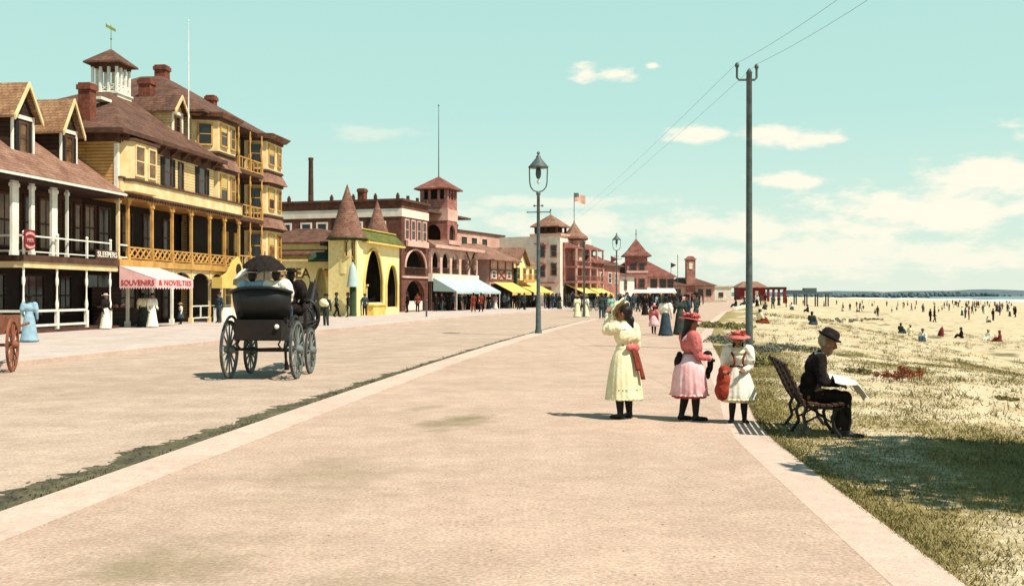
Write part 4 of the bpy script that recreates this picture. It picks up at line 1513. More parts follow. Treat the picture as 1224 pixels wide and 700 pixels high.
# ------------------------------------------------------------------ brown brick hotel with tower
KF = 0.32
OF = Vector((-10.35, 98.0, 0.03))
F_ = root('brick_hotel', 'long brown brick hotel with arcaded balconies and a square look-out tower', 'hotel', OF, heading(KF))
w = MB()
w.arch(0.0, 6.5, 3.25, 6.15, 3.3, 5.0, 3.4, 4.2, 1.75, 0, 0.5, 'round', 18)
w.arch(0.0, 6.5, 0, 3.24, 3.3, 4.6, 0.1, 1.4, 1.6, 0, 0.5, 'round', 18)
w.box(0, 6.5, 0, 0.5, 6.16, 10.4)
w.box(0, 0.5, 0.5, 14.5, 0, 10.4)
w.box(6.5, 21, 3.1, 3.6, 0, 10.0)
w.box(20.5, 21, 3.6, 14, 0, 9)
w.box(0.5, 20.5, 14, 14.4, 0, 9)
w.end('brick_wall', 'brick_brown', F_)
w = MB()
w.box(0.52, 6.4, 1.9, 2.1, 0.05, 6.1)
w.box(6.52, 20.4, 2.6, 3.08, 0, 6.9)
w.end('inner_wall', 'interior', F_)
w = MB()
w.box(0.5, 20.5, 0.52, 14, 10.0, 10.2)
w.end('flat_roof', 'roof_brown', F_)
w = MB()
w.box(-0.06, 6.56, -0.07, -0.003, 8.95, 9.7)
w.box(-0.07, -0.003, 0.0, 14.5, 8.95, 9.7)
w.end('white_band', 'white_wall', F_)
w = MB()
w.box(-0.25, 6.6, -0.27, 0.6, 10.402, 10.62)
w.box(-0.25, 0.6, 0.6, 14.6, 10.402, 10.62)
for i in range(7):
    y = 0.4 + i * 2.3
    w.box(-0.12, 0.2, y - 0.12, y + 0.12, 10.62, 11.0)
    w.sphere((0.04, y, 11.08), 0.12, 8, 5)
for i in range(3):
    w.box(1.5 + i * 2.3 - 0.12, 1.5 + i * 2.3 + 0.12, -0.12, 0.12, 10.62, 11.0)
w.end('cornice', 'brown_trim', F_)
TS = facade('south', 0, 0)
for u in (-2.2, -4.6, -8.3, -10.0, -12.2):
    window(F_, TS, u, 6.5, 0.9, 1.9, 'white_wall', 'glass', trim=0.16)
for u in (-3.4, -6.3, -7.1):
    w = MB(TS)
    w.box(u - 0.16, u + 0.16, -0.05, -0.002, 6.3, 8.9)
    w.end('pilaster', 'dark_wood', F_)
for u in (-3, -6, -9):
    window(F_, TS, u, 3.4, 0.9, 1.7, 'white_wall', 'glass', trim=0.12)
for u in (1.2, 2.7, 4.1, 5.5):
    window(F_, facade('front'), u, 6.9, 0.75, 1.75, 'pink_wall', 'glass', trim=0.14)
w = MB()
rail(w, 0.85, 5.75, 0.02, 3.45, 4.25, 'baluster', t=0.1, step=0.3)
w.end('balcony_rail', 'brown_trim', F_)
w = MB()
w.box(0.0, 6.5, -0.12, -0.003, 3.2, 3.4)
w.box(0.7, 5.9, -0.35, -0.125, 6.2, 6.75)
w.end('string_course', 'pink_wall', F_)
pts = [(3.3 + 2.55 * math.cos(math.pi * (1 - i / 18)), -0.04, 4.2 + 1.78 * math.sin(math.pi * (1 - i / 18))) for i in range(19)]
w = MB()
w.tube(pts, 0.12, 6)
w.end('arch_moulding', 'pink_wall', F_)
w = MB()
w.box(1.2, 5.3, 0.1, 0.4, 0.1, 1.0)
w.end('entrance_counter', 'white_wall', F_)
# arcaded veranda
for i in range(5):
    a = 6.6 + i * 2.75
    w = MB()
    w.arch(a, a + 2.75, 3.75, 6.3, a + 1.375, 2.15, 3.752, 4.9, 1.05, -0.3, 0.0, 'round', 14)
    w.end('veranda_arch', 'pink_wall', F_)
w = MB()
w.box(6.6, 20.4, -0.45, 0.05, 2.95, 3.74)
w.end('balcony_band', 'white_wall', F_)
w = MB()
rail(w, 6.7, 20.3, -0.26, 3.78, 4.35, 'baluster', t=0.08, step=0.3)
w.end('balcony_rail', 'brown_trim', F_)
w = MB()
w.prismx([(-0.75, 6.32), (-0.75, 6.5), (0.3, 7.15), (3.1, 7.3), (3.1, 6.32)], 6.52, 21.2)
w.end('veranda_roof', 'roof_pink', F_)
w = MB()
w.box(6.54, 21.25, -0.86, -0.752, 6.3, 6.62)
w.end('veranda_fascia', 'pink_wall', F_)
for x in (6.75, 9.35, 12.1, 14.85, 17.6, 20.3):
    w = MB()
    w.box(x - 0.13, x + 0.13, -0.3, -0.05, 0, 2.94)
    w.end('veranda_post', 'brown_trim', F_)
# tower
tx0, tx1, ty0, ty1 = 11.6, 14.4, -0.1, 3.0
w = MB()
w.box(tx0 + 0.3, tx1 - 0.3, ty0 + 0.3, ty1 - 0.3, 6.8, 12.4)
t_ = w.end('tower', 'interior', F_)


def tower_faces():
    return (Matrix.Translation((0, ty0, 0)), Matrix.Translation((tx0, 0, 0)) @ Matrix.Rotation(R(-90), 4, 'Z'))


w = MB()
for (T, a, b_) in ((Matrix.Translation((0, ty0, 0)), tx0, tx1), (facade('south', tx0, 0), -ty1, -ty0 - 0.25)):
    w.T = T
    w.arch(a, b_, 7.3, 9.35, (a + b_) / 2, (b_ - a) * 0.62, 7.302, 8.0, 0.95, 0, 0.25, 'round', 14)
w.end('tower_arches', 'rose_wall', t_)
w = MB()
w.box(tx0 - 0.06, tx1 + 0.06, ty0 - 0.06, ty1 + 0.06, 9.352, 10.55)
w.box(tx0 - 0.3, tx1 + 0.3, ty0 - 0.3, ty1 + 0.3, 6.85, 7.3)
w.end('tower_band', 'pink_wall', t_)
w = MB()
w.box(tx0, tx1, ty0, ty1, 10.552, 11.6)
for (sx_, sy_) in ((0, 0), (0, 1), (1, 0), (1, 1)):
    x, y = (tx0, tx1)[sx_], (ty0, ty1)[sy_]
    w.box(min(x, x + (0.4 if sx_ == 0 else -0.4)), max(x, x + (0.4 if sx_ == 0 else -0.4)), min(y, y + (0.4 if sy_ == 0 else -0.4)), max(y, y + (0.4 if sy_ == 0 else -0.4)), 11.6, 12.6)
for k in (1, 2):
    xx = tx0 + (tx1 - tx0) * k / 3
    w.box(xx - 0.12, xx + 0.12, ty0, ty0 + 0.25, 11.6, 12.6)
    yy = ty0 + (ty1 - ty0) * k / 3
    w.box(tx0, tx0 + 0.25, yy - 0.12, yy + 0.12, 11.6, 12.6)
w.end('tower_top', 'rose_wall', t_)
w = MB()
w.hip(tx0 - 0.5, tx1 + 0.5, ty0 - 0.5, ty1 + 0.5, 12.75, 14.1, (tx0 + tx1) / 2 - 0.05, (tx0 + tx1) / 2 + 0.05, (ty0 + ty1) / 2 - 0.05, (ty0 + ty1) / 2 + 0.05)
w.end('tower_roof', 'roof_red', t_)
w = MB()
w.tube([((tx0 + tx1) / 2, (ty0 + ty1) / 2, 14.0), ((tx0 + tx1) / 2, (ty0 + ty1) / 2, 21.6)], [0.06, 0.025], 6)
w.sphere(((tx0 + tx1) / 2, (ty0 + ty1) / 2, 21.65), 0.09, 8, 5)
w.end('flagpole', 'iron', t_)
w = MB()
w.lathe([(0.28, 10.2), (0.22, 14.8), (0.26, 14.9), (0.26, 15.1)], (2.0, 10.6, 0), 10)
w.end('stove_pipe', 'brown_trim', F_)
chimney(F_, 3.0, 5.5, 10.2, 12.0, 0.7)
# half-timbered end
for (p_, q_) in (((16.6, 3.8), (19.2, 6.2)), ((19.2, 3.8), (16.6, 6.2)), ((16.5, 5.0), (19.3, 5.0))):
    w = MB()
    w.bar((p_[0], -0.36, p_[1]), (q_[0], -0.36, q_[1]), 0.14, 0.1)
    w.end('brace', 'brown_trim', F_)

aw = root('hotel_awning', 'long pale aqua awning along the front of the brick hotel', 'awning', OF, heading(KF))
b = MB()
x0, x1, zt, zo, out = 6.7, 20.2, 3.3, 1.95, 3.0
b.add([(x0, -0.5, zt), (x1, -0.5, zt), (x1 + 0.3, -out, zo), (x0 - 0.1, -out, zo), (x0, -0.5, zt - 0.05), (x1, -0.5, zt - 0.05), (x1 + 0.3, -out, zo - 0.05), (x0 - 0.1, -out, zo - 0.05)],
      [(0, 1, 2, 3), (7, 6, 5, 4), (0, 4, 5, 1), (0, 3, 7, 4), (1, 5, 6, 2)])
b.end('canopy', 'aqua', aw)
b = MB()
n = 30
for i in range(n):
    a, c = x0 - 0.1 + (x1 - x0 + 0.4) * i / n, x0 - 0.1 + (x1 - x0 + 0.4) * (i + 1) / n
    b.add([(a, -out, zo), (c, -out, zo), (c, -out, zo - 0.2), ((a + c) / 2, -out, zo - 0.28), (a, -out, zo - 0.2)], [(0, 1, 2, 3, 4)])
b.end('valance', 'aqua', aw)
b = MB()
b.add([(x0 - 0.02, -0.5, zt - 0.06), (x0 - 0.12, -out, zo - 0.06), (x0 - 0.02, -0.5, zo)], [(0, 1, 2)])
b.end('side_flap', 'aqua', aw)
for x in (x0 + 0.1, (x0 + x1) / 2, x1):
    b = MB()
    b.tube([(x, -out + 0.05, 0), (x, -out + 0.05, zo - 0.06)], 0.035, 6)
    b.end('awning_pole', 'white', aw)

# ------------------------------------------------------------------ pink block, yellow gabled shops
G0 = root('pink_block', 'flat-topped pink block with three tall windows above the shop roofs', 'building', (-1.5, 140, 0.03), heading(0.42))
w = MB()
w.box(-1, 15, 6, 14, 0, 10.2)
w.end('wall', 'pink_wall', G0)
w = MB()
w.box(-1.2, 15.2, 5.8, 14.2, 10.202, 10.45)
w.end('cornice', 'brown_trim', G0)
Ts = facade('south', -1, 0)
for u in (-6.6, -8.2, -9.8):
    window(G0, Ts, u, 7.6, 0.8, 1.8, 'pink_wall', 'dark_green', trim=0.12)
for u in (1.2, 4.5, 8):
    window(G0, facade('front', 0, 6), u, 7.4, 1.3, 2.0, 'dark_wood', 'dark_green', trim=0.12)
chimney(G0, 4.5, 9.0, 10.4, 11.6, 0.6)

OG = Vector((-2.6, 121.5, 0.03))
KG = 0.42
G = root('tile_roofed_shop', 'low timbered shop with a pinkish hipped roof beside the brick hotel', 'shop', OG, heading(KG))
w = MB()
w.box(0, 7.0, 0, 9, 0, 5.6)
w.end('wall', 'pink_wall', G)
w = MB()
w.hip(-0.8, 7.6, -1.0, 9.6, 5.7, 7.7, 2.0, 5.2, 3.0, 5.5)
w.end('roof', 'roof_pink', G)
w = MB()
for u in (0.1, 2.3, 4.6, 6.8):
    w.box(u - 0.12, u + 0.12, -0.08, -0.003, 3.3, 5.6)
w.box(0, 7, -0.1, -0.003, 3.2, 3.45)
w.box(0, 7, -0.1, -0.003, 4.45, 4.6)
w.bar((2.3, -0.04, 3.4), (4.6, -0.04, 4.5), 0.14, 0.08)
w.bar((4.6, -0.04, 3.4), (2.3, -0.04, 4.5), 0.14, 0.08)
w.end('timber_framing', 'roof_red', G)
for u in (1.2, 5.7):
    window(G, facade('front'), u, 3.6, 0.9, 0.75, 'white_wall', 'glass')
w = MB()
w.box(0.3, 6.7, -0.06, -0.003, 0.1, 2.9)
w.end('shop_front', 'interior', G)

G2 = root('yellow_shop', 'yellow gabled shop house with a yellow ridge between pink buildings', 'shop', OG + Vector((2.9, 7.2, 0)), heading(KG))
w = MB()
w.box(0, 8.0, 0, 9, 0, 5.4)
w.prism([(0.6, 5.4), (3.9, 5.4), (2.25, 7.2)], 0, 6)
w.end('wall', 'arab_yellow', G2)
w = MB()
w.prism([(0.3, 5.2), (2.25, 7.3), (4.2, 5.2), (4.2, 5.42), (2.25, 7.55), (0.3, 5.42)], -0.5, 7)
w.hip(3.9, 8.4, -0.3, 9.3, 5.5, 6.9, 5, 7, 3, 5)
w.end('roof', 'roof_pink', G2)
w = MB()
w.box(-0.3, -0.02, -0.4, 3.4, 1.8, 4.9)
w.end('ivy_panel', 'dark_green', G2)
for u in (1.2, 3.2, 5.2, 6.9):
    window(G2, facade('front'), u, 3.6, 0.8, 1.3, 'ochre', 'glass')
w = MB()
w.box(0.4, 4.1, -1.1, -0.003, 3.1, 3.4)
rail(w, 0.4, 4.1, -1.1, 3.4, 4.1, 'baluster', step=0.25)
w.end('balcony', 'ochre', G2)
w = MB()
w.box(0.3, 7.7, -0.06, -0.004, 0.1, 2.7)
w.end('shop_front', 'interior', G2)


def lean_awning(label, O, k, x0, x1, zt, zo, out, mat):
    a = root('shop_awning', label, 'awning', O, heading(k), 'yellow shop awnings down the street')
    b = MB()
    b.add([(x0, -0.12, zt), (x1, -0.12, zt), (x1, -out, zo), (x0, -out, zo), (x0, -0.12, zt - 0.05), (x1, -0.12, zt - 0.05), (x1, -out, zo - 0.05), (x0, -out, zo - 0.05)],
          [(0, 1, 2, 3), (7, 6, 5, 4), (0, 4, 5, 1), (0, 3, 7, 4), (1, 5, 6, 2)])
    b.end('canopy', mat, a)
    b = MB()
    b.box(x0, x1, -out, -out + 0.03, zo - 0.32, zo - 0.051)
    b.end('valance', mat, a)
    return a


lean_awning('yellow awning on the timbered shop next to the aqua awning', OG, KG, 0.8, 6.6, 3.1, 1.9, 2.6, 'yellow_canvas')
lean_awning('yellow awning across the front of the yellow gabled shop', OG + Vector((2.9, 7.2, 0)), KG, 0.5, 7.6, 2.9, 1.9, 2.4, 'yellow_canvas')

# ------------------------------------------------------------------ white hotel with two pointed towers
KH = 0.52
OH = Vector((7.05, 147, 0.03))
H = root('white_towered_hotel', 'white and rose hotel with two pointed tower roofs and a flag', 'hotel', OH, heading(KH))
w = MB()
w.box(0, 11, 0.3, 10, 0, 9.9)
w.end('wall', 'white_wall', H)
w = MB()
w.box(0.8, 11.05, 0.0, 0.298, 3.3, 9.0)
w.end('front_wall', 'rose_wall', H)
Ts = facade('south', 0, 0)
for (u, z, hh) in ((-1.3, 4.4, 1.6), (-1.3, 7.0, 1.5), (-3.1, 4.2, 1.5), (-3.1, 7.0, 1.5), (-2.2, 1.2, 1.4), (-4.6, 4.2, 1.6)):
    window(H, Ts, u, z, 0.75, hh, 'rose_wall', 'glass', trim=0.14)
for bx in ((-1.2, -0.02, 2.2, 3.9, 5.95, 6.2), (-1.2, -0.02, 2.2, 3.9, 8.7, 8.9), (-1.0, -0.02, 0.6, 4.6, 3.2, 3.4)):
    w = MB()
    w.box(*bx)
    w.end('balcony', 'rose_wall', H)
w = MB()
w.box(-0.2, 4.2, 0.1, 5.0, 9.9, 10.25)
w.end('cornice', 'pink_wall', H)
w = MB()
w.box(0.4, 3.6, 1.0, 4.5, 10.25, 10.5)
for (x, y) in ((0.5, 1.1), (3.5, 1.1), (0.5, 4.4), (3.5, 4.4), (2.0, 1.1), (0.5, 2.75)):
    w.box(x - 0.14, x + 0.14, y - 0.14, y + 0.14, 10.5, 11.2)
w.box(0.9, 3.1, 1.5, 4.0, 10.5, 11.15)
tw = w.end('tower', 'brown_trim', H)
w = MB()
w.hip(-0.1, 4.1, 0.5, 5.0, 11.35, 13.1, 1.97, 2.03, 2.72, 2.78)
w.end('tower_roof', 'roof_pink', tw)
w = MB()
w.tube([(2, 2.75, 13.0), (2, 2.75, 13.7)], 0.05, 6)
w.sphere((2, 2.75, 13.75), 0.14, 8, 5)
w.end('finial', 'iron', tw)
w = MB()
w.box(3.6, 6.0, -0.9, 1.6, 6.5, 9.7)
tw = w.end('tower', 'pink_wall', H)
w = MB()
w.lathe([(2.15, 9.7), (2.1, 9.95), (1.2, 10.6), (0.5, 11.5), (0.12, 12.0), (0.02, 12.6)], (4.8, 0.3, 0), 8, smooth=False)
w.end('tower_roof', 'roof_pink', tw)
w = MB()
w.lathe([(1.7, 9.4), (2.2, 9.6), (2.2, 9.7)], (4.8, 0.3, 0), 8, smooth=False)
w.end('eave', 'roof_red', tw)
window(tw, facade('front', 0, -0.9), 4.8, 8.0, 0.8, 1.1, 'rose_wall', 'glass')
w = MB()
w.tube([(4.8, 0.3, 12.5), (4.8, 0.3, 16.4)], 0.05, 6)
w.end('flagpole', 'iron', H)
w = MB()
w.hip(0.9, 11.6, -1.6, 3.0, 8.2, 9.2, 2.5, 10, 0.5, 2.5)
w.hip(6.6, 11.8, -2.2, 2.0, 6.3, 7.4, 7.4, 11, -0.8, 1.0)
w.end('balcony_roof', 'roof_red', H)
for z in (3.3, 5.4):
    w = MB()
    w.box(1.0, 11.2, -1.8, -0.003, z, z + 0.25)
    rail(w, 1.0, 11.2, -1.8, z + 0.25, z + 1.0, 'baluster', t=0.1, step=0.35)
    w.end('balcony', 'rose_wall', H)
for x in (1.2, 3.6, 6.1, 8.6, 11.0):
    w = MB()
    w.box(x - 0.12, x + 0.12, -1.75, -1.5, 0, 3.3)
    w.box(x - 0.12, x + 0.12, -1.75, -1.5, 3.551, 5.4)
    w.box(x - 0.12, x + 0.12, -1.75, -1.5, 5.651, 8.1)
    w.end('balcony_post', 'pink_wall', H)
w = MB()
w.box(0.9, 10.9, -0.1, -0.004, 0.1, 3.0)
w.end('shop_front', 'interior', H)
lean_awning('yellow awning under the rose balconies of the towered hotel, nearer of two', OH, KH, 1.0, 5.5, 3.1, 1.7, 3.4, 'yellow_canvas')
lean_awning('yellow awning under the rose balconies of the towered hotel, farther of two', OH, KH, 6.2, 11.0, 3.1, 1.7, 3.4, 'yellow_canvas')

fl = root('flag', 'faded striped flag with a dark canton flying over the towered hotel', 'flag', OH + Vector((0, 0, 0)), heading(KH))
b = MB()
fv, ff = [], []
for i in range(13):
    for j in range(7):
        t = i / 12
        fv.append((4.85 + 1.0 * t + 0.0, 0.3 - 1.25 * t - 0.12 * math.sin(t * 7), 16.3 - 1.25 * j / 6 - 0.35 * t * t + 0.06 * math.sin(t * 6)))
for i in range(12):
    for j in range(6):
        ff.append((i * 7 + j, i * 7 + j + 1, (i + 1) * 7 + j + 1, (i + 1) * 7 + j))
b.add(fv, [f for k, f in enumerate(ff) if not (k // 6 < 5 and k % 6 < 3)], True)
b.end('stripes', 'flag', fl, recalc=False)
b = MB()
b.add(fv, [f for k, f in enumerate(ff) if (k // 6 < 5 and k % 6 < 3)], True)
b.end('canton', 'flag_blue', fl, recalc=False)


def simple_block(name, label, O, k, L, D, zw, zr, wall, roof, wins, cat='building', ridge=0.3, flat=False):
    r_ = root(name, label, cat, O, heading(k))
    w = MB()
    w.box(0, L, 0, D, 0, zw)
    w.end('wall', wall, r_)
    w = MB()
    if flat:
        w.box(-0.3, L + 0.3, -0.3, D + 0.3, zw, zr)
    else:
        w.hip(-0.6, L + 0.6, -0.6, D + 0.6, zw + 0.15, zr, L * ridge, L * (1 - ridge), D * 0.45, D * 0.55, 0.15)
    w.end('roof', roof, r_)
    for (side, u, z, ww, hh, pn) in wins:
        T = facade('front') if side == 'f' else facade('south')
        window(r_, T, u, z, ww, hh, 'white_wall' if wall != 'white_wall' else 'rose_wall', pn, trim=0.12)
    return r_


simple_block('brick_house', 'small red brick house behind the promenade crowd next to the towered hotel', (13.9, 172, 0.03), 0.6, 9, 9, 6.4, 7.6, 'rose_wall', 'roof_brown',
             [('s', -1.5, 3.6, 0.9, 1.6, 'glass'), ('s', -4, 3.6, 0.9, 1.6, 'glass'), ('f', 2, 3.6, 1, 1.6, 'glass'), ('f', 5, 3.6, 1, 1.6, 'glass'), ('f', 7.5, 3.6, 1, 1.6, 'glass')])
simple_block('white_house', 'low whitish pink house with dark windows left of the pavilion tower', (17.2, 186, 0.03), 0.6, 11, 12, 5.0, 6.2, 'white_wall', 'roof_red',
             [('s', -2, 2.8, 1.1, 1.4, 'glass'), ('s', -5, 2.8, 1.1, 1.4, 'glass'), ('s', -8, 2.8, 1.1, 1.4, 'glass'), ('f', 3, 2.6, 1.2, 1.6, 'glass'), ('f', 7, 2.6, 1.2, 1.6, 'glass')])

simple_block('gabled_house', 'narrow dark roofed rose house squeezed between brick house and white house', (16.2, 192, 0.03), 0.6, 6, 16, 7.4, 9.6, 'rose_wall', 'roof_brown',
             [('s', -3, 5.0, 0.9, 1.4, 'glass'), ('s', -8, 5.0, 0.9, 1.4, 'glass'), ('f', 3, 5, 0.9, 1.4, 'glass')])
simple_block('back_house', 'pink house with steep red roof behind the rose pavilion tower', (19.0, 226, 0.03), 0.3, 8, 9, 7.0, 10.2, 'pink_wall', 'roof_red', [('s', -2.5, 4.5, 1.0, 1.6, 'glass'), ('s', -6, 4.5, 1.0, 1.6, 'glass')])
simple_block('low_hall', 'low pinkish hall roof right of the arched brick tower', (46.5, 262, 0.03), 0.2, 8, 6, 3.4, 5.0, 'pink_wall', 'roof_red', [('f', 2, 1, 1.4, 1.3, 'glass'), ('s', -2, 1, 1.2, 1.3, 'glass'), ('s', -4.4, 1, 1.2, 1.3, 'glass')])
for (x, y, zt, lab) in ((17.8, 188, 8.6, 'small red pennant on a thin pole left of the rose tower'), (20.6, 190, 8.0, 'small red pennant on a thin pole just beside the far lamp'), (38.0, 250, 9.3, 'small dark green flag on a pole left of the arched brick tower')):
    fr_ = root('pennant', lab, 'flag', (x, y, 0.03), 0, 'small flags over the far roofs')
    b = MB()
    b.tube([(0, 0, 0), (0, 0, zt)], 0.06, 6)
    b.end('pole', 'iron', fr_)
    b = MB()
    b.prism([(0.06, zt - 0.05), (1.3, zt - 0.6), (0.06, zt - 1.3)], -0.03, 0.03)
    b.end('pennant_cloth', 'cloth_green' if 'green' in lab else 'red_paint', fr_)

# rose pavilion with the big bell-roofed tower
J = root('rose_pavilion', 'rose shingled dance pavilion with a tall tower and wide dark red roof', 'pavilion', (22.6, 206, 0.03), 0.0)
w = MB()
w.box(-3.0, 9.4, 0.5, 14, 0, 5.1)
w.end('wall', 'pink_wall', J)
w = MB()
w.hip(-4.2, 9.9, -0.2, 15, 5.2, 8.6, 1.0, 4.5, 6, 9)
w.end('roof', 'roof_red', J)
w = MB()
w.box(0.0, 4.0, -0.6, 3.4, 0, 9.2)
tw = w.end('tower', 'rose_wall', J)
w = MB()
w.hip(-0.75, 4.75, -1.3, 4.1, 9.3, 10.3, 0.3, 3.7, -0.2, 3.0, 0.2)
w.hip(0.3, 3.7, -0.25, 3.05, 10.3, 12.6, 1.9, 2.1, 1.3, 1.5, 0.01)
w.end('tower_roof', 'roof_red', tw)
w = MB()
w.box(-0.12, 4.12, -0.72, -0.603, 5.9, 6.3)
w.box(-0.12, 4.12, -0.72, -0.603, 0, 2.4)
w.end('tower_band', 'pink_wall', tw)
for (u, z, ww, hh) in ((1.1, 3.0, 1.2, 1.7), (2.9, 3.0, 1.0, 1.7), (1.2, 4.9 + 1.6, 1.2, 1.2), (2.9, 6.5, 0.9, 1.2)):
    window(tw, facade('front', 0, -0.6), u, z, ww, hh, 'roof_red', 'glass', trim=0.12)
w = MB()
w.tube([(2, 1.4, 12.5), (2, 1.4, 14.6)], 0.07, 6)
w.sphere((2, 1.4, 13.6), 0.16, 8, 5)
w.end('finial', 'iron', tw)
for u in (-2.0, 5.4, 7.2, 8.7):
    window(J, facade('front', 0, 0.5), u, 2.9, 1.1, 1.7, 'roof_red', 'glass', trim=0.14)
w = MB()
w.prismx([(-2.6, 1.9), (-2.6, 2.1), (0.49, 2.9), (0.49, 2.7)], -3, 9.4)
w.end('porch_roof', 'white_wall', J)
w = MB()
w.box(-2.8, 9.2, 0.3, 0.495, 0.1, 2.6)
w.end('shop_front', 'interior', J)
w = MB()
for (x, z) in ((-5.4, 0), (10.2, 0)):
    w.tube([(x, 1, 0), (x, 1, 9.5 if x > 0 else 8.4)], 0.06, 6)
w.end('flagpole', 'iron', J)

K = root('chimney_pavilion', 'low brown-roofed building with a slim arched brick tower', 'building', (39.5, 258, 0.03), 0.0)
w = MB()
w.box(0, 10.5, 0, 9, 0, 3.8)
w.end('wall', 'pink_wall', K)
w = MB()
w.hip(-0.8, 11.0, -1, 10, 3.9, 5.9, 2, 6, 4, 5)
w.end('roof', 'roof_brown', K)
w = MB()
w.box(3.5, 5.7, -0.4, 1.8, 0, 10.2)
w.box(3.3, 5.9, -0.6, 2.0, 10.2, 10.5)
w.prism([(3.5, 10.5), (5.7, 10.5), (5.1, 11.1), (4.1, 11.1)], -0.4, 1.8)
tw = w.end('tower', 'rose_wall', K)
window(tw, facade('front', 0, -0.4), 4.6, 8.0, 0.8, 1.5, 'pink_wall', 'white', trim=0.15)
for u in (1.5, 7, 9):
    window(K, facade('front'), u, 1.4, 1.1, 1.5, 'roof_red', 'glass')

simple_block('long_shed', 'long low rose-roofed shed beyond the arched brick tower', (50.2, 285, 0.03), 0.35, 10, 12, 3.2, 4.6, 'rose_wall', 'roof_pink', [('f', 3, 1, 1.4, 1.3, 'glass'), ('f', 7, 1, 1.4, 1.3, 'glass'), ('s', -3, 1, 1.4, 1.3, 'glass'), ('s', -7, 1, 1.4, 1.3, 'glass')])
simple_block('white_bathhouse', 'plain white bathhouse block at the far bend of the promenade', (64.0, 305, 0.03), 0.1, 9, 9, 3.9, 4.3, 'white_wall', 'white_wall', [('s', -3, 1, 1.2, 1.2, 'glass'), ('f', 5, 1, 1.4, 1.3, 'glass')], flat=True)

# dark pier house at the end of the beach front
Pm = root('pier_house', 'dark red pier house with open columned side at the far beach end', 'building', (73, 335, -0.1), 0.0)
w = MB()
w.box(0, 8.2, 0, 9, -2.6, 4.0)
w.end('wall', 'red_paint', Pm)
for u in (2.0, 5.4):
    window(Pm, facade('front'), u, 0.9, 0.9, 2.0, 'pink_wall', 'white_wall')
w = MB()
w.hip(-0.8, 9.0, -1, 10, 4.1, 6.0, 2, 6.5, 4, 5)
w.end('roof', 'roof_pink', Pm)
w = MB()
w.box(8.2, 15.0, 0, 8, 3.4, 4.2)
w.end('porch_roof', 'dark_wood', Pm)
for x in (9.2, 10.9, 12.6, 14.5):
    w = MB()
    w.box(x - 0.35, x + 0.35, 0.2, 0.8, -2.6, 3.4)
    w.end('column', 'red_paint', Pm)
pr = root('pier', 'long low dark pier running out over the flats on many piles', 'pier', (88, 340, -1.2), R(-4))
w = MB()
w.box(0, 16, 0, 4, 3.0, 3.5)
w.box(7, 11, 0.5, 3.5, 3.5, 5.0)
w.box(0, 7, 0.1, 0.2, 3.5, 4.3)
w.end('deck', 'far_wood', pr)
for i in range(5):
    w = MB()
    w.tube([(1 + i * 3.4, 0.3, -1.6), (1 + i * 3.4, 0.3, 3.0)], 0.22, 6)
    w.end('pile', 'cloth_slate', pr)
    w = MB()
    w.tube([(1 + i * 3.4, 3.7, -1.6), (1 + i * 3.4, 3.7, 3.0)], 0.22, 6)
    w.end('pile', 'cloth_slate', pr)


# ================================================================== street furniture
def lamp_post(loc, label):
    r_ = root('street_lamp', label, 'street lamp', loc, R(-8), 'tall promenade lamps')
    b = MB()
    b.lathe([(0.15, 0), (0.15, 0.12), (0.12, 0.2), (0.105, 1.2), (0.085, 1.3), (0.078, 3.5), (0.065, 5.85), (0.095, 5.9), (0.095, 5.98), (0.05, 6.02)], n=14)
    b.end('post', 'iron', r_)
    b = MB()
    b.tube([(-0.46, 0, 5.15), (0.46, 0, 5.15)], 0.022, 8)
    b.sphere((-0.47, 0, 5.15), 0.035)
    b.sphere((0.47, 0, 5.15), 0.035)
    b.end('ladder_bar', 'iron', r_)
    b = MB()
    for sgn in (-1, 1):
        b.sphere((sgn * 0.17, 0, 5.42), 0.05)
        b.tube([(0, 0, 5.42), (sgn * 0.17, 0, 5.42)], 0.016, 6)
    b.end('insulator', 'iron', r_)
    b = MB()
    for sgn in (-1, 1):
        pts = [(0, 0, 6.0)]
        for i in range(9):
            t = i / 8
            pts.append((sgn * (0.06 + 0.31 * math.sin(t * math.pi / 2) ** 0.8), 0, 6.02 + 0.45 * t ** 1.6))
        pts.append((sgn * 0.385, 0, 6.9))
        pts.append((sgn * 0.37, 0, 7.06))
        b.tube(pts, 0.026, 8)
    b.end('lyre_bracket', 'iron', r_)
    ln = MB()
    ln.lathe([(0.42, 7.02), (0.44, 7.06), (0.38, 7.12), (0.13, 7.42), (0.10, 7.46), (0.10, 7.52), (0.05, 7.55), (0.045, 7.6), (0.075, 7.66), (0.0, 7.74)], n=20)
    cap_ = ln.end('lamp_cap', 'iron', r_)
    g = MB()
    g.lathe([(0.05, 7.06), (0.11, 6.95), (0.12, 6.75), (0.09, 6.62), (0.05, 6.56), (0.0, 6.54)], n=14)
    g.end('arc_housing', 'iron', r_)
    g = MB()
    g.sphere((0, 0, 6.43), (0.075, 0.075, 0.09), 12, 8)
    g.end('globe', 'white', r_)
    return r_


lamp_post((1.12, 44.4, 0.0), 'grey iron arc lamp with lyre-shaped lantern bracket, nearest on the kerb')
lamp_post((10.3, 103, 0.0), 'grey iron arc lamp further down the kerb in front of the far pavilion')

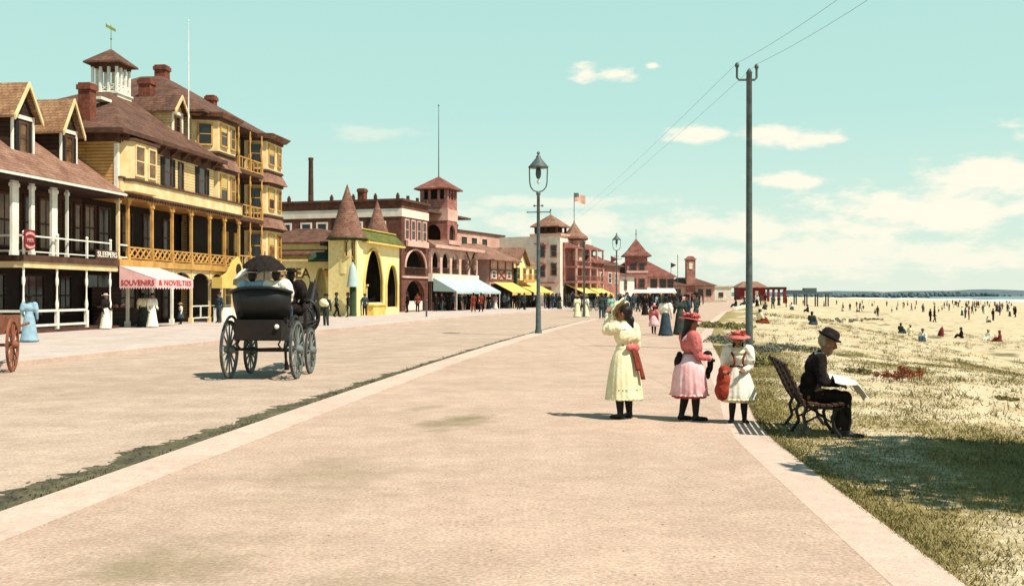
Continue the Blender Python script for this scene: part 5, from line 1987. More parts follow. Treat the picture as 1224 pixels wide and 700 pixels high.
up = root('utility_pole', 'slim grey utility pole topped by a U-shaped insulator bracket', 'utility pole', (7.03, 31.0, -0.05))
b = MB()
b.lathe([(0.115, 0), (0.095, 3), (0.085, 8.25), (0.10, 8.27), (0.0, 8.42)], n=12)
b.end('post', 'iron', up)
b = MB()
b.tube([(-0.36, 0, 8.45), (-0.36, 0, 8.12), (-0.30, 0, 8.06), (0.16, 0, 8.06), (0.22, 0, 8.12), (0.22, 0, 8.40)], 0.035, 8)
b.end('bracket', 'iron', up)
for x in (-0.36, 0.22):
    b = MB()
    b.lathe([(0.03, 0), (0.065, 0.03), (0.06, 0.10), (0.035, 0.14), (0.0, 0.16)], (x, 0, 8.42 if x < 0 else 8.38), 10)
    b.end('insulator', 'iron', up)


def wire(name, label, p0, p1, sag, n=24):
    b = MB()
    pts = []
    for i in range(n + 1):
        t = i / n
        q = Vector(p0).lerp(Vector(p1), t)
        q.z -= sag * 4 * t * (1 - t)
        pts.append(q)
    b.tube(pts, 0.0045, 5)
    return tag(b.end(name, 'spoke'), label, 'wire', 'overhead wires on the utility pole')


wire('overhead_wire', 'overhead wire from the left insulator of the utility pole up towards the viewer', (6.67, 31, 8.5), (7.3, -9, 8.9), 1.1)
wire('overhead_wire', 'overhead wire from the right insulator of the utility pole up towards the viewer', (7.25, 31, 8.47), (8.0, -9, 8.9), 1.1)
wire('overhead_wire', 'overhead wire from the left insulator down to the white towered hotel', (6.67, 31, 8.5), (6.3, 149.5, 11.2), 0.5)
wire('overhead_wire', 'overhead wire from the right insulator down to the white towered hotel', (7.25, 31, 8.47), (7.0, 150.5, 11.2), 0.5)

fp = root('telegraph_pole', 'thin grey pole at the kerb before the rose balconied hotel', 'pole', (5.35, 77.5, 0.0))
b = MB()
b.lathe([(0.09, 0), (0.06, 5.4), (0.1, 5.45), (0.1, 5.6), (0.0, 5.7)], n=8)
b.end('post', 'iron', fp)
b = MB()
b.tube([(-0.4, 0, 4.6), (0.4, 0, 4.6)], 0.025, 6)
b.end('cross_bar', 'iron', fp)
lp = root('hitching_post', 'short thin kerbside post on the left sidewalk', 'post', (-6.3, 77, 0.03))
b = MB()
b.lathe([(0.07, 0), (0.055, 1.1), (0.085, 1.15), (0.085, 1.25), (0.0, 1.32)], n=8)
b.end('post', 'iron', lp)


# ================================================================== carriage, cart and horses
def wheel(parent, x, y, r, wood, T=None, spokes=14, z0=0.0, tyre='tyre'):
    Tm = Matrix.Translation((x, y, r + z0)) @ Matrix.Rotation(R(90), 4, 'Y')
    b = MB(Tm)
    n = 32
    ring = lambda R1, R2, h: b.lathe([(R1, -h), (R2, -h), (R2, h), (R1, h), (R1, -h)], n=n, cap=False, smooth=False)
    ring(r - 0.075, r - 0.022, 0.026)
    b.lathe([(0.05, -0.11), (0.085, -0.08), (0.09, 0.08), (0.05, 0.13), (0.0, 0.13)], n=14)
    for i in range(spokes):
        a = 2 * math.pi * i / spokes
        b.tube([(0.07 * math.cos(a), 0.07 * math.sin(a), 0), ((r - 0.06) * math.cos(a), (r - 0.06) * math.sin(a), 0)], [0.021, 0.015], 6)
    w_o = b.end('wheel', wood, parent)
    b = MB(Tm)
    b.lathe([(r - 0.0215, -0.024), (r, -0.024), (r, 0.024), (r - 0.0215, 0.024), (r - 0.0215, -0.024)], n=n, cap=False, smooth=False)
    b.end('tyre', tyre, w_o)
    return w_o


CARR = Vector((-5.13, 21.55, ROAD_Z + 0.004))
CR = R(-1.5)
cg = root('open_carriage', 'black open carriage with tall spoked wheels seen from behind', 'carriage', CARR, CR)
# local: x right, y forward, rear axle at y = 0
for x in (-0.70, 0.70):
    wheel(cg, x, 0, 0.60, 'spoke', spokes=14)
for x in (-0.66, 0.66):
    wheel(cg, x, 1.45, 0.50, 'spoke', spokes=12)
b = MB()
b.tube([(-0.68, 0, 0.60), (0.68, 0, 0.60)], 0.03, 8)
b.tube([(-0.64, 1.45, 0.50), (0.64, 1.45, 0.50)], 0.03, 8)
b.bar((0, 0, 0.60), (0, 1.45, 0.54), 0.05, 0.06)
b.end('axle', 'black', cg)
for x in (-0.42, 0.42):
    b = MB()
    for s_ in (1, -1):
        b.tube([(x, -0.42, 0.72), (x, -0.2, 0.72 + 0.09 * s_), (x, 0, 0.72 + 0.11 * s_), (x, 0.2, 0.72 + 0.09 * s_), (x, 0.42, 0.72)], 0.018, 6)
    b.end('leaf_spring', 'black', cg)
b = MB()
b.prismx([(-0.42, 0.80), (1.25, 0.72), (1.75, 0.86), (1.75, 1.12), (1.2, 1.02), (0.6, 1.12), (-0.42, 1.22)], -0.48, 0.48)
b.end('body', 'black', cg)
b = MB()
b.box(-0.52, 0.52, -0.10, 0.55, 1.14, 1.26)
b.box(-0.52, 0.52, 1.0, 1.4, 1.10, 1.26)
b.end('seat', 'black', cg)
b = MB()
pf = []
nn = 20
v = []
for i in range(nn + 1):
    t = i / nn * 2 - 1
    x = 0.60 * t
    yb_ = -0.34 + 0.28 * abs(t) ** 4
    top = 1.86 - 0.10 * abs(t) ** 3
    v += [(x * 0.92, yb_ + 0.10, 1.22), (x, yb_, 1.50), (x * 1.02, yb_ - 0.06, top), (x * 1.0, yb_ + 0.05, top + 0.02), (x * 0.95, yb_ + 0.10, 1.5), (x * 0.88, yb_ + 0.18, 1.22)]
f = []
for i in range(nn):
    for j in range(6):
        f.append((i * 6 + j, i * 6 + (j + 1) % 6, (i + 1) * 6 + (j + 1) % 6, (i + 1) * 6 + j))
f += [tuple(range(6)), tuple(range(nn * 6, nn * 6 + 6))]
b.add(v, f, True)
b.end('seat_back', 'black', cg)
b = MB()
b.tube([(-0.63 + 1.26 * i / 16, -0.40 + 0.28 * abs(i / 8 - 1) ** 4, 1.87 - 0.10 * abs(i / 8 - 1) ** 3) for i in range(17)], 0.035, 8)
b.end('folded_hood_roll', 'black', cg)
b = MB()
b.box(-0.46, 0.46, -0.43, -0.42, 0.82, 1.20)
b.end('tail_panel', 'interior', cg)
for x in (-0.66, 0.66):
    b = MB()
    b.tube([(x, 0.66 * math.cos(a) * 1.02, 0.6 + 0.68 * math.sin(a)) for a in [R(35 + 10 * i) for i in range(11)]], 0.03, 6)
    b.end('mudguard', 'black', cg)
for x in (-0.30, 0.30):
    b = MB()
    b.tube([(x, 1.7, 0.75), (x, 2.2, 0.85), (x * 1.05, 3.0, 0.98), (x * 1.05, 4.0, 1.10)], 0.024, 6)
    b.end('shaft', 'black', cg)
b = MB()
b.prismx([(1.7, 1.1), (1.75, 1.1), (1.9, 1.55), (1.86, 1.56)], -0.45, 0.45)
b.end('dashboard', 'black', cg)
b = MB()
b.sphere((0.40, -0.46, 1.08), (0.05, 0.03, 0.05), 10, 6)
b.end('reflector', 'white', cg)


def horse(label, loc, rz, coat='horse', group=None):
    """Standing harness horse, nose towards +y."""
    seg = [((0, -0.62, 1.18), (0.20, 0.30, 0.29)), ((0, -0.1, 1.13), (0.235, 0.52, 0.29)), ((0, 0.42, 1.14), (0.215, 0.30, 0.31)), ((0, 0.55, 1.32), (0.12, 0.2, 0.2)),
           ((0, 0.58, 1.30), (0, 0.95, 1.78), 0.19, 0.125), ((0, 0.95, 1.78), (0, 1.08, 1.93), 0.12, 0.105), ((0, 1.07, 1.93), (0, 1.42, 1.66), 0.10, 0.062), ((0, 1.40, 1.67), (0, 1.46, 1.62), 0.068, 0.055),
           ((0, 1.15, 1.80), (0.06, 0.13, 0.11)), ((-0.055, 1.02, 2.0), (-0.075, 1.02, 2.16), 0.03, 0.012), ((0.055, 1.02, 2.0), (0.075, 1.02, 2.16), 0.03, 0.012)]
    for sx_, fy, hy in ((-1, 0.06, -0.05), (1, -0.05, 0.06)):
        x = 0.13 * sx_
        seg += [((x, 0.45, 1.05), (x, 0.50 + fy * 0.5, 0.62), 0.105, 0.06), ((x, 0.50 + fy * 0.5, 0.62), (x, 0.48 + fy, 0.2), 0.048, 0.035), ((x, 0.48 + fy, 0.2), (x, 0.53 + fy, 0.06), 0.042, 0.055), ((x, 0.53 + fy, 0.05), (x, 0.55 + fy, 0.035), 0.058, 0.06)]
        seg += [((x, -0.62, 1.12), (x, -0.50 + hy * 0.5, 0.78), 0.17, 0.095), ((x, -0.50 + hy * 0.5, 0.78), (x, -0.76 + hy, 0.52), 0.085, 0.05), ((x, -0.76 + hy, 0.52), (x, -0.70 + hy, 0.2), 0.042, 0.034), ((x, -0.70 + hy, 0.2), (x, -0.65 + hy, 0.06), 0.042, 0.055), ((x, -0.65 + hy, 0.05), (x, -0.63 + hy, 0.035), 0.058, 0.06)]
    o = mesh_obj('horse', fuse(seg, 0.022, 3), coat)
    o.location = loc
    o.rotation_euler = (0, 0, rz)
    tag(o, label, 'horse', group)
    b = MB()
    b.tube([(0, -0.88, 1.32), (0, -1.0, 1.22), (0, -1.04, 0.9), (0, -1.0, 0.55)], [0.04, 0.075, 0.09, 0.02], 8)
    b.end('tail', 'hair', o)
    b = MB()
    for i in range(12):
        t = i / 11
        p0 = Vector((0, 0.55, 1.50)).lerp(Vector((0, 0.95, 2.02)), t)
        b.tube([p0, p0 + Vector((0.09, -0.06, -0.04)), p0 + Vector((0.14, -0.05, -0.22))], [0.03, 0.03, 0.01], 6)
    b.end('mane', 'hair', o)
    b = MB()
    b.tube([(0.25 * math.cos(a), 0.62 - 0.12 * math.sin(a) * 0.5, 1.22 + 0.36 * math.sin(a)) for a in [2 * math.pi * i / 20 for i in range(21)]], 0.055, 8, caps=False)
    b.tube([(0.262 * math.cos(a), 0.12, 1.13 + 0.315 * math.sin(a)) for a in [2 * math.pi * i / 20 for i in range(21)]], 0.028, 6, caps=False)
    for s_ in (-1, 1):
        b.tube([(0.25 * s_, 0.6, 1.12), (0.27 * s_, 0.1, 1.1), (0.26 * s_, -0.5, 1.08), (0.27 * s_, -0.95, 1.05)], 0.02, 6)
        b.tube([(0.08 * s_, 1.30, 1.75), (0.2 * s_, 0.6, 1.5), (0.16 * s_, -0.2, 1.45), (0.2 * s_, -1.1, 1.4)], 0.01, 5)
    b.tube([(0, 0.2, 1.45), (0, -0.4, 1.46), (0, -0.9, 1.36)], 0.02, 6)
    b.end('harness', 'black', o)
    return o


hl = Matrix.Rotation(CR, 4, 'Z') @ Vector((0.06, 3.15, 0))
H1 = horse('dark harness horse standing ahead of the black open carriage', CARR + hl, CR - R(3))

ct = root('cart', 'reddish brown spoked cart cut off by the left edge of the view', 'cart', (-11.45, 23.4, ROAD_Z + 0.004), R(14))
for x in (-1.35, 0.0):
    wheel(ct, x + 0.25, 0, 0.60, 'red_wood', spokes=14, tyre='red_wood')
b = MB()
b.box(-1.0, 0.12, -1.3, 1.5, 0.85, 0.95)
b.box(-1.0, -0.95, -1.3, 1.5, 0.951, 1.25)
b.box(0.07, 0.12, -1.3, 1.5, 0.951, 1.25)
b.box(-0.949, 0.069, 1.45, 1.5, 0.951, 1.25)
b.end('box', 'red_wood', ct)
b = MB()
b.tube([(-1.35, 0, 0.60), (0.3, 0, 0.60)], 0.035, 8)
b.end('axle', 'red_wood', ct)
for x in (-0.8, -0.1):
    b = MB()
    b.tube([(x, 1.4, 0.9), (x, 3.6, 1.0)], 0.035, 6)
    b.end('shaft', 'red_wood', ct)


# ================================================================== park bench
bench_o = Vector((3.76, 12.7, -0.03))
BR = R(-8)                                  # facing the sea (+x)
bn = root('park_bench', 'wooden slatted park bench with curved iron legs on the grass edge', 'bench', bench_o, BR)
LB = 0.72
b = MB()
for i in range(7):
    t = i / 6
    x = -0.30 - 0.20 * t
    z = 0.44 + 0.42 * t
    b.box(x - 0.014, x + 0.014, -LB, LB, z - 0.024, z + 0.024)
b.end('backrest', 'bench_wood', bn)
b = MB()
for i in range(6):
    x = -0.22 + i * 0.068
    z = 0.40 + 0.025 * abs(i - 2.5) / 2.5
    b.box(x - 0.028, x + 0.028, -LB, LB, z - 0.012, z + 0.012)
b.end('seat', 'bench_wood', bn)
for y in (-LB + 0.08, 0.0, LB - 0.08):
    b = MB()
    b.tube([(-0.56, y, 0.90), (-0.50, y, 0.82), (-0.33, y, 0.46), (-0.28, y, 0.38), (0.11, y, 0.37), (0.15, y, 0.40)], 0.02, 8)
    b.end('frame', 'black', bn)
    b = MB()
    b.tube([(-0.26, y, 0.38), (-0.30, y, 0.28), (-0.27, y, 0.15), (-0.36, y, 0.02), (-0.41, y, 0.015)], 0.021, 8)
    b.end('leg', 'black', bn)
    b = MB()
    b.tube([(0.08, y, 0.38), (0.02, y, 0.26), (0.05, y, 0.13), (0.13, y, 0.02), (0.17, y, 0.015)], 0.021, 8)
    b.end('leg', 'black', bn)
    b = MB()
    b.tube([(-0.28, y, 0.2), (-0.12, y, 0.29), (0.03, y, 0.2)], 0.014, 6)
    b.end('stretcher', 'black', bn)

# ================================================================== people
def hand(w, d, n, sgn, h, curl=0.5, spread=0.0):
    """Palm, four bent fingers of unequal length and a side thumb; d along forearm, n palm normal."""
    w, d, n = Vector(w), Vector(d).normalized(), Vector(n)
    n = (n - d * n.dot(d)).normalized()
    s = d.cross(n) * sgn
    k = h / 1.6
    seg = [(w, w + d * 0.03 * k, 0.021 * k, 0.024 * k)]
    for i, L in enumerate((0.062, 0.070, 0.066, 0.052)):
        o = (1.5 - i) * 0.0195 * k
        b0 = w + d * 0.035 * k + s * o * 0.8
        b1 = w + d * 0.082 * k + s * o
        seg.append((b0, b1, 0.0135 * k, 0.011 * k))
        d1 = (d * math.cos(curl * 0.7) + n * math.sin(curl * 0.7)).normalized()
        d2 = (d * math.cos(curl * 1.7) + n * math.sin(curl * 1.7)).normalized()
        b2 = b1 + d1 * L * 0.5 * k
        b3 = b2 + d2 * L * 0.5 * k
        seg += [(b1, b2, 0.0085 * k, 0.0080 * k), (b2, b3, 0.0080 * k, 0.0068 * k)]
    t0 = w + d * 0.025 * k + s * 0.022 * k
    t1 = t0 + (d * 0.65 + s * 0.6 + n * 0.3).normalized() * 0.036 * k
    t2 = t1 + (d * 0.85 + s * 0.1 + n * 0.5).normalized() * 0.028 * k
    seg += [(t0, t1, 0.013 * k, 0.010 * k), (t1, t2, 0.0095 * k, 0.0075 * k)]
    return seg


def skeleton(h, hip=(0, 0, 0.52), lean=0.0, lk=None, rk=None, la=None, ra=None, lt=None, rt=None, le=None, lw=None, re_=None, rw=None, head_yaw=0.0, head_pitch=0.0, sh=0.105):
    """Joint positions in metres; person faces +y, x to the person's right."""
    V = lambda p: Vector(p) * h
    J_ = {}
    hip = Vector(hip)
    J_['hip'] = hip * h
    sp = Vector((0, math.sin(lean), math.cos(lean)))
    J_['waist'] = (hip + sp * 0.10) * h
    J_['chest'] = (hip + sp * 0.225) * h
    J_['neck'] = (hip + sp * 0.315) * h
    J_['head'] = (hip + sp * 0.315 + Vector((0, math.sin(lean + head_pitch * 0.5), math.cos(lean * 0.6))) * 0.095 + Vector((0, 0.012, 0))) * h
    for s_, nm in ((-1, 'l'), (1, 'r')):
        J_[nm + 'sh'] = (hip + sp * 0.285 + Vector((s_ * sh, 0, 0))) * h
        J_[nm + 'hip'] = (hip + Vector((s_ * 0.052, 0, 0))) * h
    J_['lk'] = V(lk or (-0.052, 0.012, 0.285))
    J_['rk'] = V(rk or (0.052, 0.012, 0.285))
    J_['la'] = V(la or (-0.054, -0.012, 0.045))
    J_['ra'] = V(ra or (0.054, -0.012, 0.045))
    J_['lt'] = V(lt or (-0.062, 0.085, 0.016))
    J_['rt'] = V(rt or (0.062, 0.085, 0.016))
    J_['le'] = V(le or (-0.145, -0.015, 0.635))
    J_['lw'] = V(lw or (-0.150, 0.03, 0.49))
    J_['re'] = V(re_ or (0.145, -0.015, 0.635))
    J_['rw'] = V(rw or (0.150, 0.03, 0.49))
    J_['h'] = h
    J_['yaw'], J_['pitch'] = head_yaw, head_pitch
    return J_


def head_frame(J_):
    return Matrix.Translation(J_['head']) @ Matrix.Rotation(J_['yaw'], 4, 'Z') @ Matrix.Rotation(-J_['pitch'], 4, 'X') @ Matrix.Scale(J_['h'], 4)


def body_segments(J_, hands=True, curl=(0.5, 0.5), palm=((1, 0, 0), (-1, 0, 0))):
    h = J_['h']
    T = head_frame(J_)
    hp = lambda p: tuple(T @ Vector(p))
    seg = [(J_['hip'], (0.088 * h, 0.068 * h, 0.075 * h)), (J_['waist'], (0.074 * h, 0.056 * h, 0.08 * h)), (J_['chest'], (0.092 * h, 0.062 * h, 0.085 * h)),
           (J_['lsh'], J_['rsh'], 0.036 * h, 0.036 * h), (J_['neck'] - Vector((0, 0, 0.02 * h)), J_['head'] - Vector((0, 0, 0.03 * h)), 0.034 * h, 0.029 * h)]
    seg += [(hp((0, 0.0, 0.006)), (0.050 * h, 0.059 * h, 0.066 * h)), (hp((0, 0.020, -0.036)), (0.036 * h, 0.040 * h, 0.036 * h)), (hp((0, 0.05, -0.055)), (0.015 * h, 0.013 * h, 0.012 * h)),
            (hp((0, 0.055, 0.008)), hp((0, 0.072, -0.016)), 0.0075 * h, 0.0105 * h), (hp((-0.052, -0.006, -0.006)), (0.008 * h, 0.014 * h, 0.02 * h)), (hp((0.052, -0.006, -0.006)), (0.008 * h, 0.014 * h, 0.02 * h)),
            (hp((-0.024, 0.046, 0.016)), hp((0.024, 0.046, 0.016)), 0.010 * h, 0.010 * h)]
    for s_ in ('l', 'r'):
        seg += [(J_[s_ + 'hip'], J_[s_ + 'k'], 0.056 * h, 0.036 * h), (J_[s_ + 'k'], J_[s_ + 'k'].lerp(J_[s_ + 'a'], 0.35), 0.034 * h, 0.036 * h), (J_[s_ + 'k'].lerp(J_[s_ + 'a'], 0.35), J_[s_ + 'a'], 0.036 * h, 0.022 * h),
                (J_[s_ + 'a'] - Vector((0, 0, 0.018 * h)), J_[s_ + 't'], 0.024 * h, 0.017 * h),
                (J_[s_ + 'sh'], J_[s_ + 'e'], 0.034 * h, 0.025 * h), (J_[s_ + 'e'], J_[s_ + 'w'], 0.025 * h, 0.016 * h)]
    if hands:
        for i, s_ in enumerate(('l', 'r')):
            seg += hand(J_[s_ + 'w'], J_[s_ + 'w'] - J_[s_ + 'e'], palm[i], -1 if s_ == 'l' else 1, h, curl[i])
    return seg


def face_details(J_, o, lips='cloth_maroon'):
    T = head_frame(J_)
    for s_ in (-1, 1):
        b = MB(T)
        b.sphere((0.020 * s_, 0.0535, 0.002), (0.0085, 0.006, 0.005), 10, 6)
        b.end('eye', 'hair', o)
    b = MB(T)
    b.tube([(-0.013, 0.056, -0.036), (0, 0.0615, -0.036), (0.013, 0.056, -0.036)], 0.0042, 6)
    b.end('mouth', lips, o)


def cap_hair(J_, o, mat='hair', base=None, extra=None, voxel=0.012):
    T = head_frame(J_)
    h = J_['h']
    hp = lambda p: tuple(T @ Vector(p))
    base = base or [((0, -0.014, 0.018), (0.056, 0.058, 0.064)), ((0, -0.035, -0.02), (0.046, 0.035, 0.05))]
    seg = []
    for e in base + (extra or []):
        seg.append((hp(e[0]), tuple(x * h for x in e[1])) if len(e) == 2 else (hp(e[0]), hp(e[1]), e[2] * h, e[3] * h))
    return mesh_obj('hair', fuse(seg, voxel, 3), mat, o)


def hat(J_, o, crown, brim, z=0.045, crown_r=0.052, crown_h=0.06, brim_r=0.10, tilt=0.0, droop=0.02, ripple=0.0, trim=None, dome=False, name='hat'):
    T = head_frame(J_) @ Matrix.Translation((0, -0.004, z)) @ Matrix.Rotation(tilt, 4, 'X')
    b = MB(T)
    if dome:
        prof = [(brim_r, droop + 0.004), (brim_r * 0.97, droop + 0.012), (crown_r * 1.12, 0.0), (crown_r * 1.05, 0.006), (crown_r * 1.03, crown_h * 0.45), (crown_r * 0.9, crown_h * 0.78), (crown_r * 0.55, crown_h * 0.96), (0.001, crown_h)]
    else:
        prof = [(brim_r, -droop), (brim_r * 0.98, -droop + 0.006), (crown_r * 1.1, 0.004), (crown_r, 0.010), (crown_r * 0.97, crown_h * 0.8), (crown_r * 0.8, crown_h), (0.001, crown_h * 1.04)]
    b.lathe(prof, n=28, sx=1.0, sy=1.12, cap=False)
    b.lathe([(brim_r, (-droop if not dome else droop + 0.004)), (crown_r * 1.08, -0.004), (0.001, -0.003)], n=28, sx=1.0, sy=1.12, cap=False)
    if ripple:
        b.v = [(x, y, zz) for (x, y, zz) in b.v]
    ho = b.end(name, crown, o)
    b = MB(T)
    b.lathe([(crown_r * 1.03, 0.012), (crown_r * 1.05, 0.018), (crown_r * 1.04, 0.03), (crown_r * 1.0, 0.032)], n=28, sx=1.0, sy=1.12, cap=False)
    b.end('hat_band', brim, ho)
    if trim:
        rr_ = random.Random(len(trim) + int(J_['h'] * 100))
        b = MB(T)
        for i in range(26):
            a = rr_.uniform(0, 6.28)
            r_ = crown_r * rr_.uniform(0.55, 1.25)
            b.sphere((r_ * math.cos(a), r_ * math.sin(a) * 1.1, rr_.uniform(0.012, crown_h * 1.05)), (rr_.uniform(0.012, 0.024), rr_.uniform(0.012, 0.024), rr_.uniform(0.008, 0.016)), 7, 5)
        b.end('hat_flowers', trim, ho)
    return ho


def skirt(o, J_, mat, prof, pleat=9, amp=0.06, c=None, name='skirt', sy=0.86, n=128):
    h = J_['h']
    c = c or (0, 0, 0)
    b = MB()
    b.lathe([(r * h, z * h) for r, z in prof], c, n, 1.0, sy, pleat, amp, cap=False)
    ro, zo = prof[-1]
    return b.end(name, mat, o)


def boots(o, J_, mat='stocking', top=0.9, shoe='black'):
    """Stockinged lower legs with shoes: one piece per leg."""
    h = J_['h']
    for s_ in ('l', 'r'):
        k, a, t = J_[s_ + 'k'], J_[s_ + 'a'], J_[s_ + 't']
        seg = [(k.lerp(a, 1 - top), k.lerp(a, 0.4), 0.040 * h, 0.042 * h), (k.lerp(a, 0.4), a, 0.042 * h, 0.027 * h)]
        me_ = fuse(seg, 0.010, 2)
        mesh_obj('stocking', me_, mat, o)
        heel = a + (a - t) * 0.18
        seg = [(Vector((a.x, a.y, a.z + 0.012 * h)), (a.x, a.y, 0.03 * h + min(t.z, 0.016 * h) - 0.016 * h), 0.029 * h, 0.028 * h), (Vector((heel.x, heel.y, t.z + 0.010 * h)), t, 0.026 * h, 0.021 * h), (t, t + (t - a) * 0.1, 0.021 * h, 0.016 * h)]
        mesh_obj('shoe', fuse(seg, 0.009, 2), shoe, o)


def sleeves(J_, k, puff=0.0, end=1.0):
    seg = []
    h = J_['h']
    for s_ in ('l', 'r'):
        sh, e, w = J_[s_ + 'sh'], J_[s_ + 'e'], J_[s_ + 'w']
        seg += [(sh, sh.lerp(e, 0.55), (0.042 + puff) * k * h, (0.040 + puff * 0.9) * k * h), (sh.lerp(e, 0.5), e, (0.038 + puff * 0.5) * k * h, 0.033 * k * h), (e, e.lerp(w, end), 0.033 * k * h, (0.024 + puff * 0.2) * k * h)]
    return seg


def bodice(J_, k=1.0, puff=0.0, blouse=0.0, end=0.96, low=0.0):
    h = J_['h']
    seg = [(J_['waist'] - Vector((0, 0, low * h)), (0.082 * k * h, 0.064 * k * h, 0.075 * h)), (J_['chest'] - Vector((0, 0, 0.01 * h)), (0.104 * k * h, (0.074 + blouse) * k * h, 0.092 * h)), (J_['lsh'], J_['rsh'], 0.043 * k * h, 0.043 * k * h),
           (J_['neck'] - Vector((0, 0, 0.03 * h)), J_['neck'] + Vector((0, 0, 0.012 * h)), 0.045 * h, 0.036 * h)]
    return seg + sleeves(J_, k, puff, end)


def place(o, x, y, rz, z=0.0):
    o.location = (x, y, z)
    o.rotation_euler = (0, 0, rz)
    return o


# ---- girl in cream dress, seen from behind, shading her face with a raised arm
J1 = skeleton(1.50, le=(-0.165, 0.075, 0.775), lw=(-0.085, 0.120, 0.925), re_=(0.150, -0.02, 0.640), rw=(0.185, 0.095, 0.560), head_yaw=R(25),
              la=(-0.062, -0.012, 0.045), ra=(0.070, 0.01, 0.045), lt=(-0.085, 0.07, 0.016), rt=(0.10, 0.09, 0.016))
p1 = mesh_obj('person', fuse(body_segments(J1, curl=(0.5, 0.9), palm=((0.3, 0.6, -0.7), (0, 0, -1))), 0.0055, 3), 'skin_tan_shaded')
tag(p1, 'girl in a long cream dress with a red sash, one arm raised to her head', 'person')
place(p1, 1.50, 13.95, R(38))
face_details(J1, p1)
cap_hair(J1, p1, 'hair', extra=[((0.02, -0.055, -0.055), (0.035, -0.06, -0.115), 0.040, 0.026), ((0.05, -0.035, 0.02), (0.032, 0.038, 0.055)), ((0.0, -0.045, 0.03), (0.045, 0.035, 0.05))])
mesh_obj('bodice', fuse(bodice(J1, 0.98, puff=0.016, blouse=0.014), 0.011, 3), 'cloth_cream', p1)
skirt(p1, J1, 'cloth_cream', [(0.066, 0.645), (0.080, 0.62), (0.112, 0.56), (0.135, 0.48), (0.152, 0.38), (0.165, 0.28), (0.176, 0.185), (0.178, 0.172), (0.170, 0.176), (0.150, 0.3), (0.10, 0.5)], 9, 0.075)
boots(p1, J1, top=0.85)
T = head_frame(J1)
b = MB(T)                         # sun-bonnet
b.lathe([(0.098, -0.012), (0.104, 0.0), (0.085, 0.012), (0.062, 0.02), (0.055, 0.05), (0.035, 0.062), (0.001, 0.066)], (0, 0, 0), 28, rnd=0.35, cap=False)
bon = b.end('bonnet', 'cloth_cream', p1)
bon.data.transform(T @ Matrix.Translation((-0.02, 0.035, 0.035)) @ Matrix.Rotation(R(-62), 4, 'X') @ Matrix.Rotation(R(14), 4, 'Y') @ T.inverted())
b = MB()                          # sash with a bow behind
b.lathe([(0.083, 0.600), (0.086, 0.615), (0.084, 0.640), (0.080, 0.645)], (0, 0, 0), 40, 1, 0.80, cap=False)
b.v = [(x * 1.5, y * 1.5, z * 1.5) for x, y, z in b.v]
sash = b.end('sash', 'cloth_cream', p1)
seg = [((0.06, -0.145, 0.945), (0.075, 0.035, 0.06)), ((-0.045, -0.145, 0.955), (0.065, 0.035, 0.05)), ((0.01, -0.155, 0.95), (0.03, 0.03, 0.03))]
mesh_obj('sash_bow', fuse(seg, 0.012, 3), 'cloth_rose', sash)
for (xa, xb, L) in ((0.05, 0.11, 0.40), (0.0, 0.02, 0.28)):
    b = MB()
    vv = []
    for i in range(9):
        t = i / 8
        cxx, yy, zz = xa + (xb - xa) * t, -0.15 - 0.085 * t ** 0.7, 0.93 - L * t
        for (dx, dy) in ((-0.035, 0), (0.035, 0.012 * math.sin(t * 9)), (0.035, -0.012), (-0.035, -0.012)):
            vv.append((cxx + dx * (0.7 + 0.4 * t), yy + dy, zz))
    ff = []
    for i in range(8):
        for j in range(4):
            ff.append((i * 4 + j, i * 4 + (j + 1) % 4, (i + 1) * 4 + (j + 1) % 4, (i + 1) * 4 + j))
    b.add(vv, ff + [(0, 1, 2, 3), (32, 33, 34, 35)], True)
    b.end('sash_tail', 'cloth_maroon', sash)
def frill(o, h, z, r, mat, n=26, dr=0.008, hz=0.03, sy=0.86, name='hem_frill'):
    b = MB()
    m = n * 6
    vv = []
    for j, (rr_, zz) in enumerate(((r - dr, z + hz), (r + dr * 0.2, z + hz * 0.4), (r + dr * 1.6, z), (r - dr, z + 0.004))):
        for k in range(m):
            a = 2 * math.pi * k / m
            w_ = 1 + (0.05 * math.sin(n * a + math.sin(3 * a)) if 0 < j < 3 else 0) * (j / 2)
            vv.append((rr_ * w_ * math.cos(a), rr_ * w_ * math.sin(a) * sy, zz))
    b.add(vv, [(j * m + k, j * m + (k + 1) % m, (j + 1) * m + (k + 1) % m, (j + 1) * m + k) for j in range(3) for k in range(m)], True)
    return b.end(name, mat, o)


def cuffs(o, J_, mat):
    h = J_['h']
    for s_ in ('l', 'r'):
        e, w_5 = J_[s_ + 'e'], J_[s_ + 'w']
        b = MB()
        b.tube([e.lerp(w_5, 0.88), e.lerp(w_5, 0.93), e.lerp(w_5, 0.985)], [0.027 * h, 0.033 * h, 0.025 * h], 14)
        b.end('cuff', mat, o)


def collar(o, J_, mat, drop=0.05, wide=0.085):
    h = J_['h']
    b = MB(Matrix.Translation(J_['neck']))
    b.lathe([(0.036 * h, 0.016 * h), (0.044 * h, 0.010 * h), (wide * h, -0.030 * h), ((wide + 0.012) * h, -drop * h), ((wide + 0.004) * h, -drop * h - 0.004)], (0, 0, 0), 48, 1.0, 0.82, 14, 0.03, cap=False)
    return b.end('collar', mat, o)


cuffs(p1, J1, 'cloth_white')
collar(p1, J1, 'cloth_white', 0.045, 0.075)
frill(p1, 1.5, 0.262, 0.262, 'cloth_cream')
frill(p1, 1.5, 0.40, 0.243, 'cloth_cream', dr=0.005, hz=0.02, name='skirt_tuck')
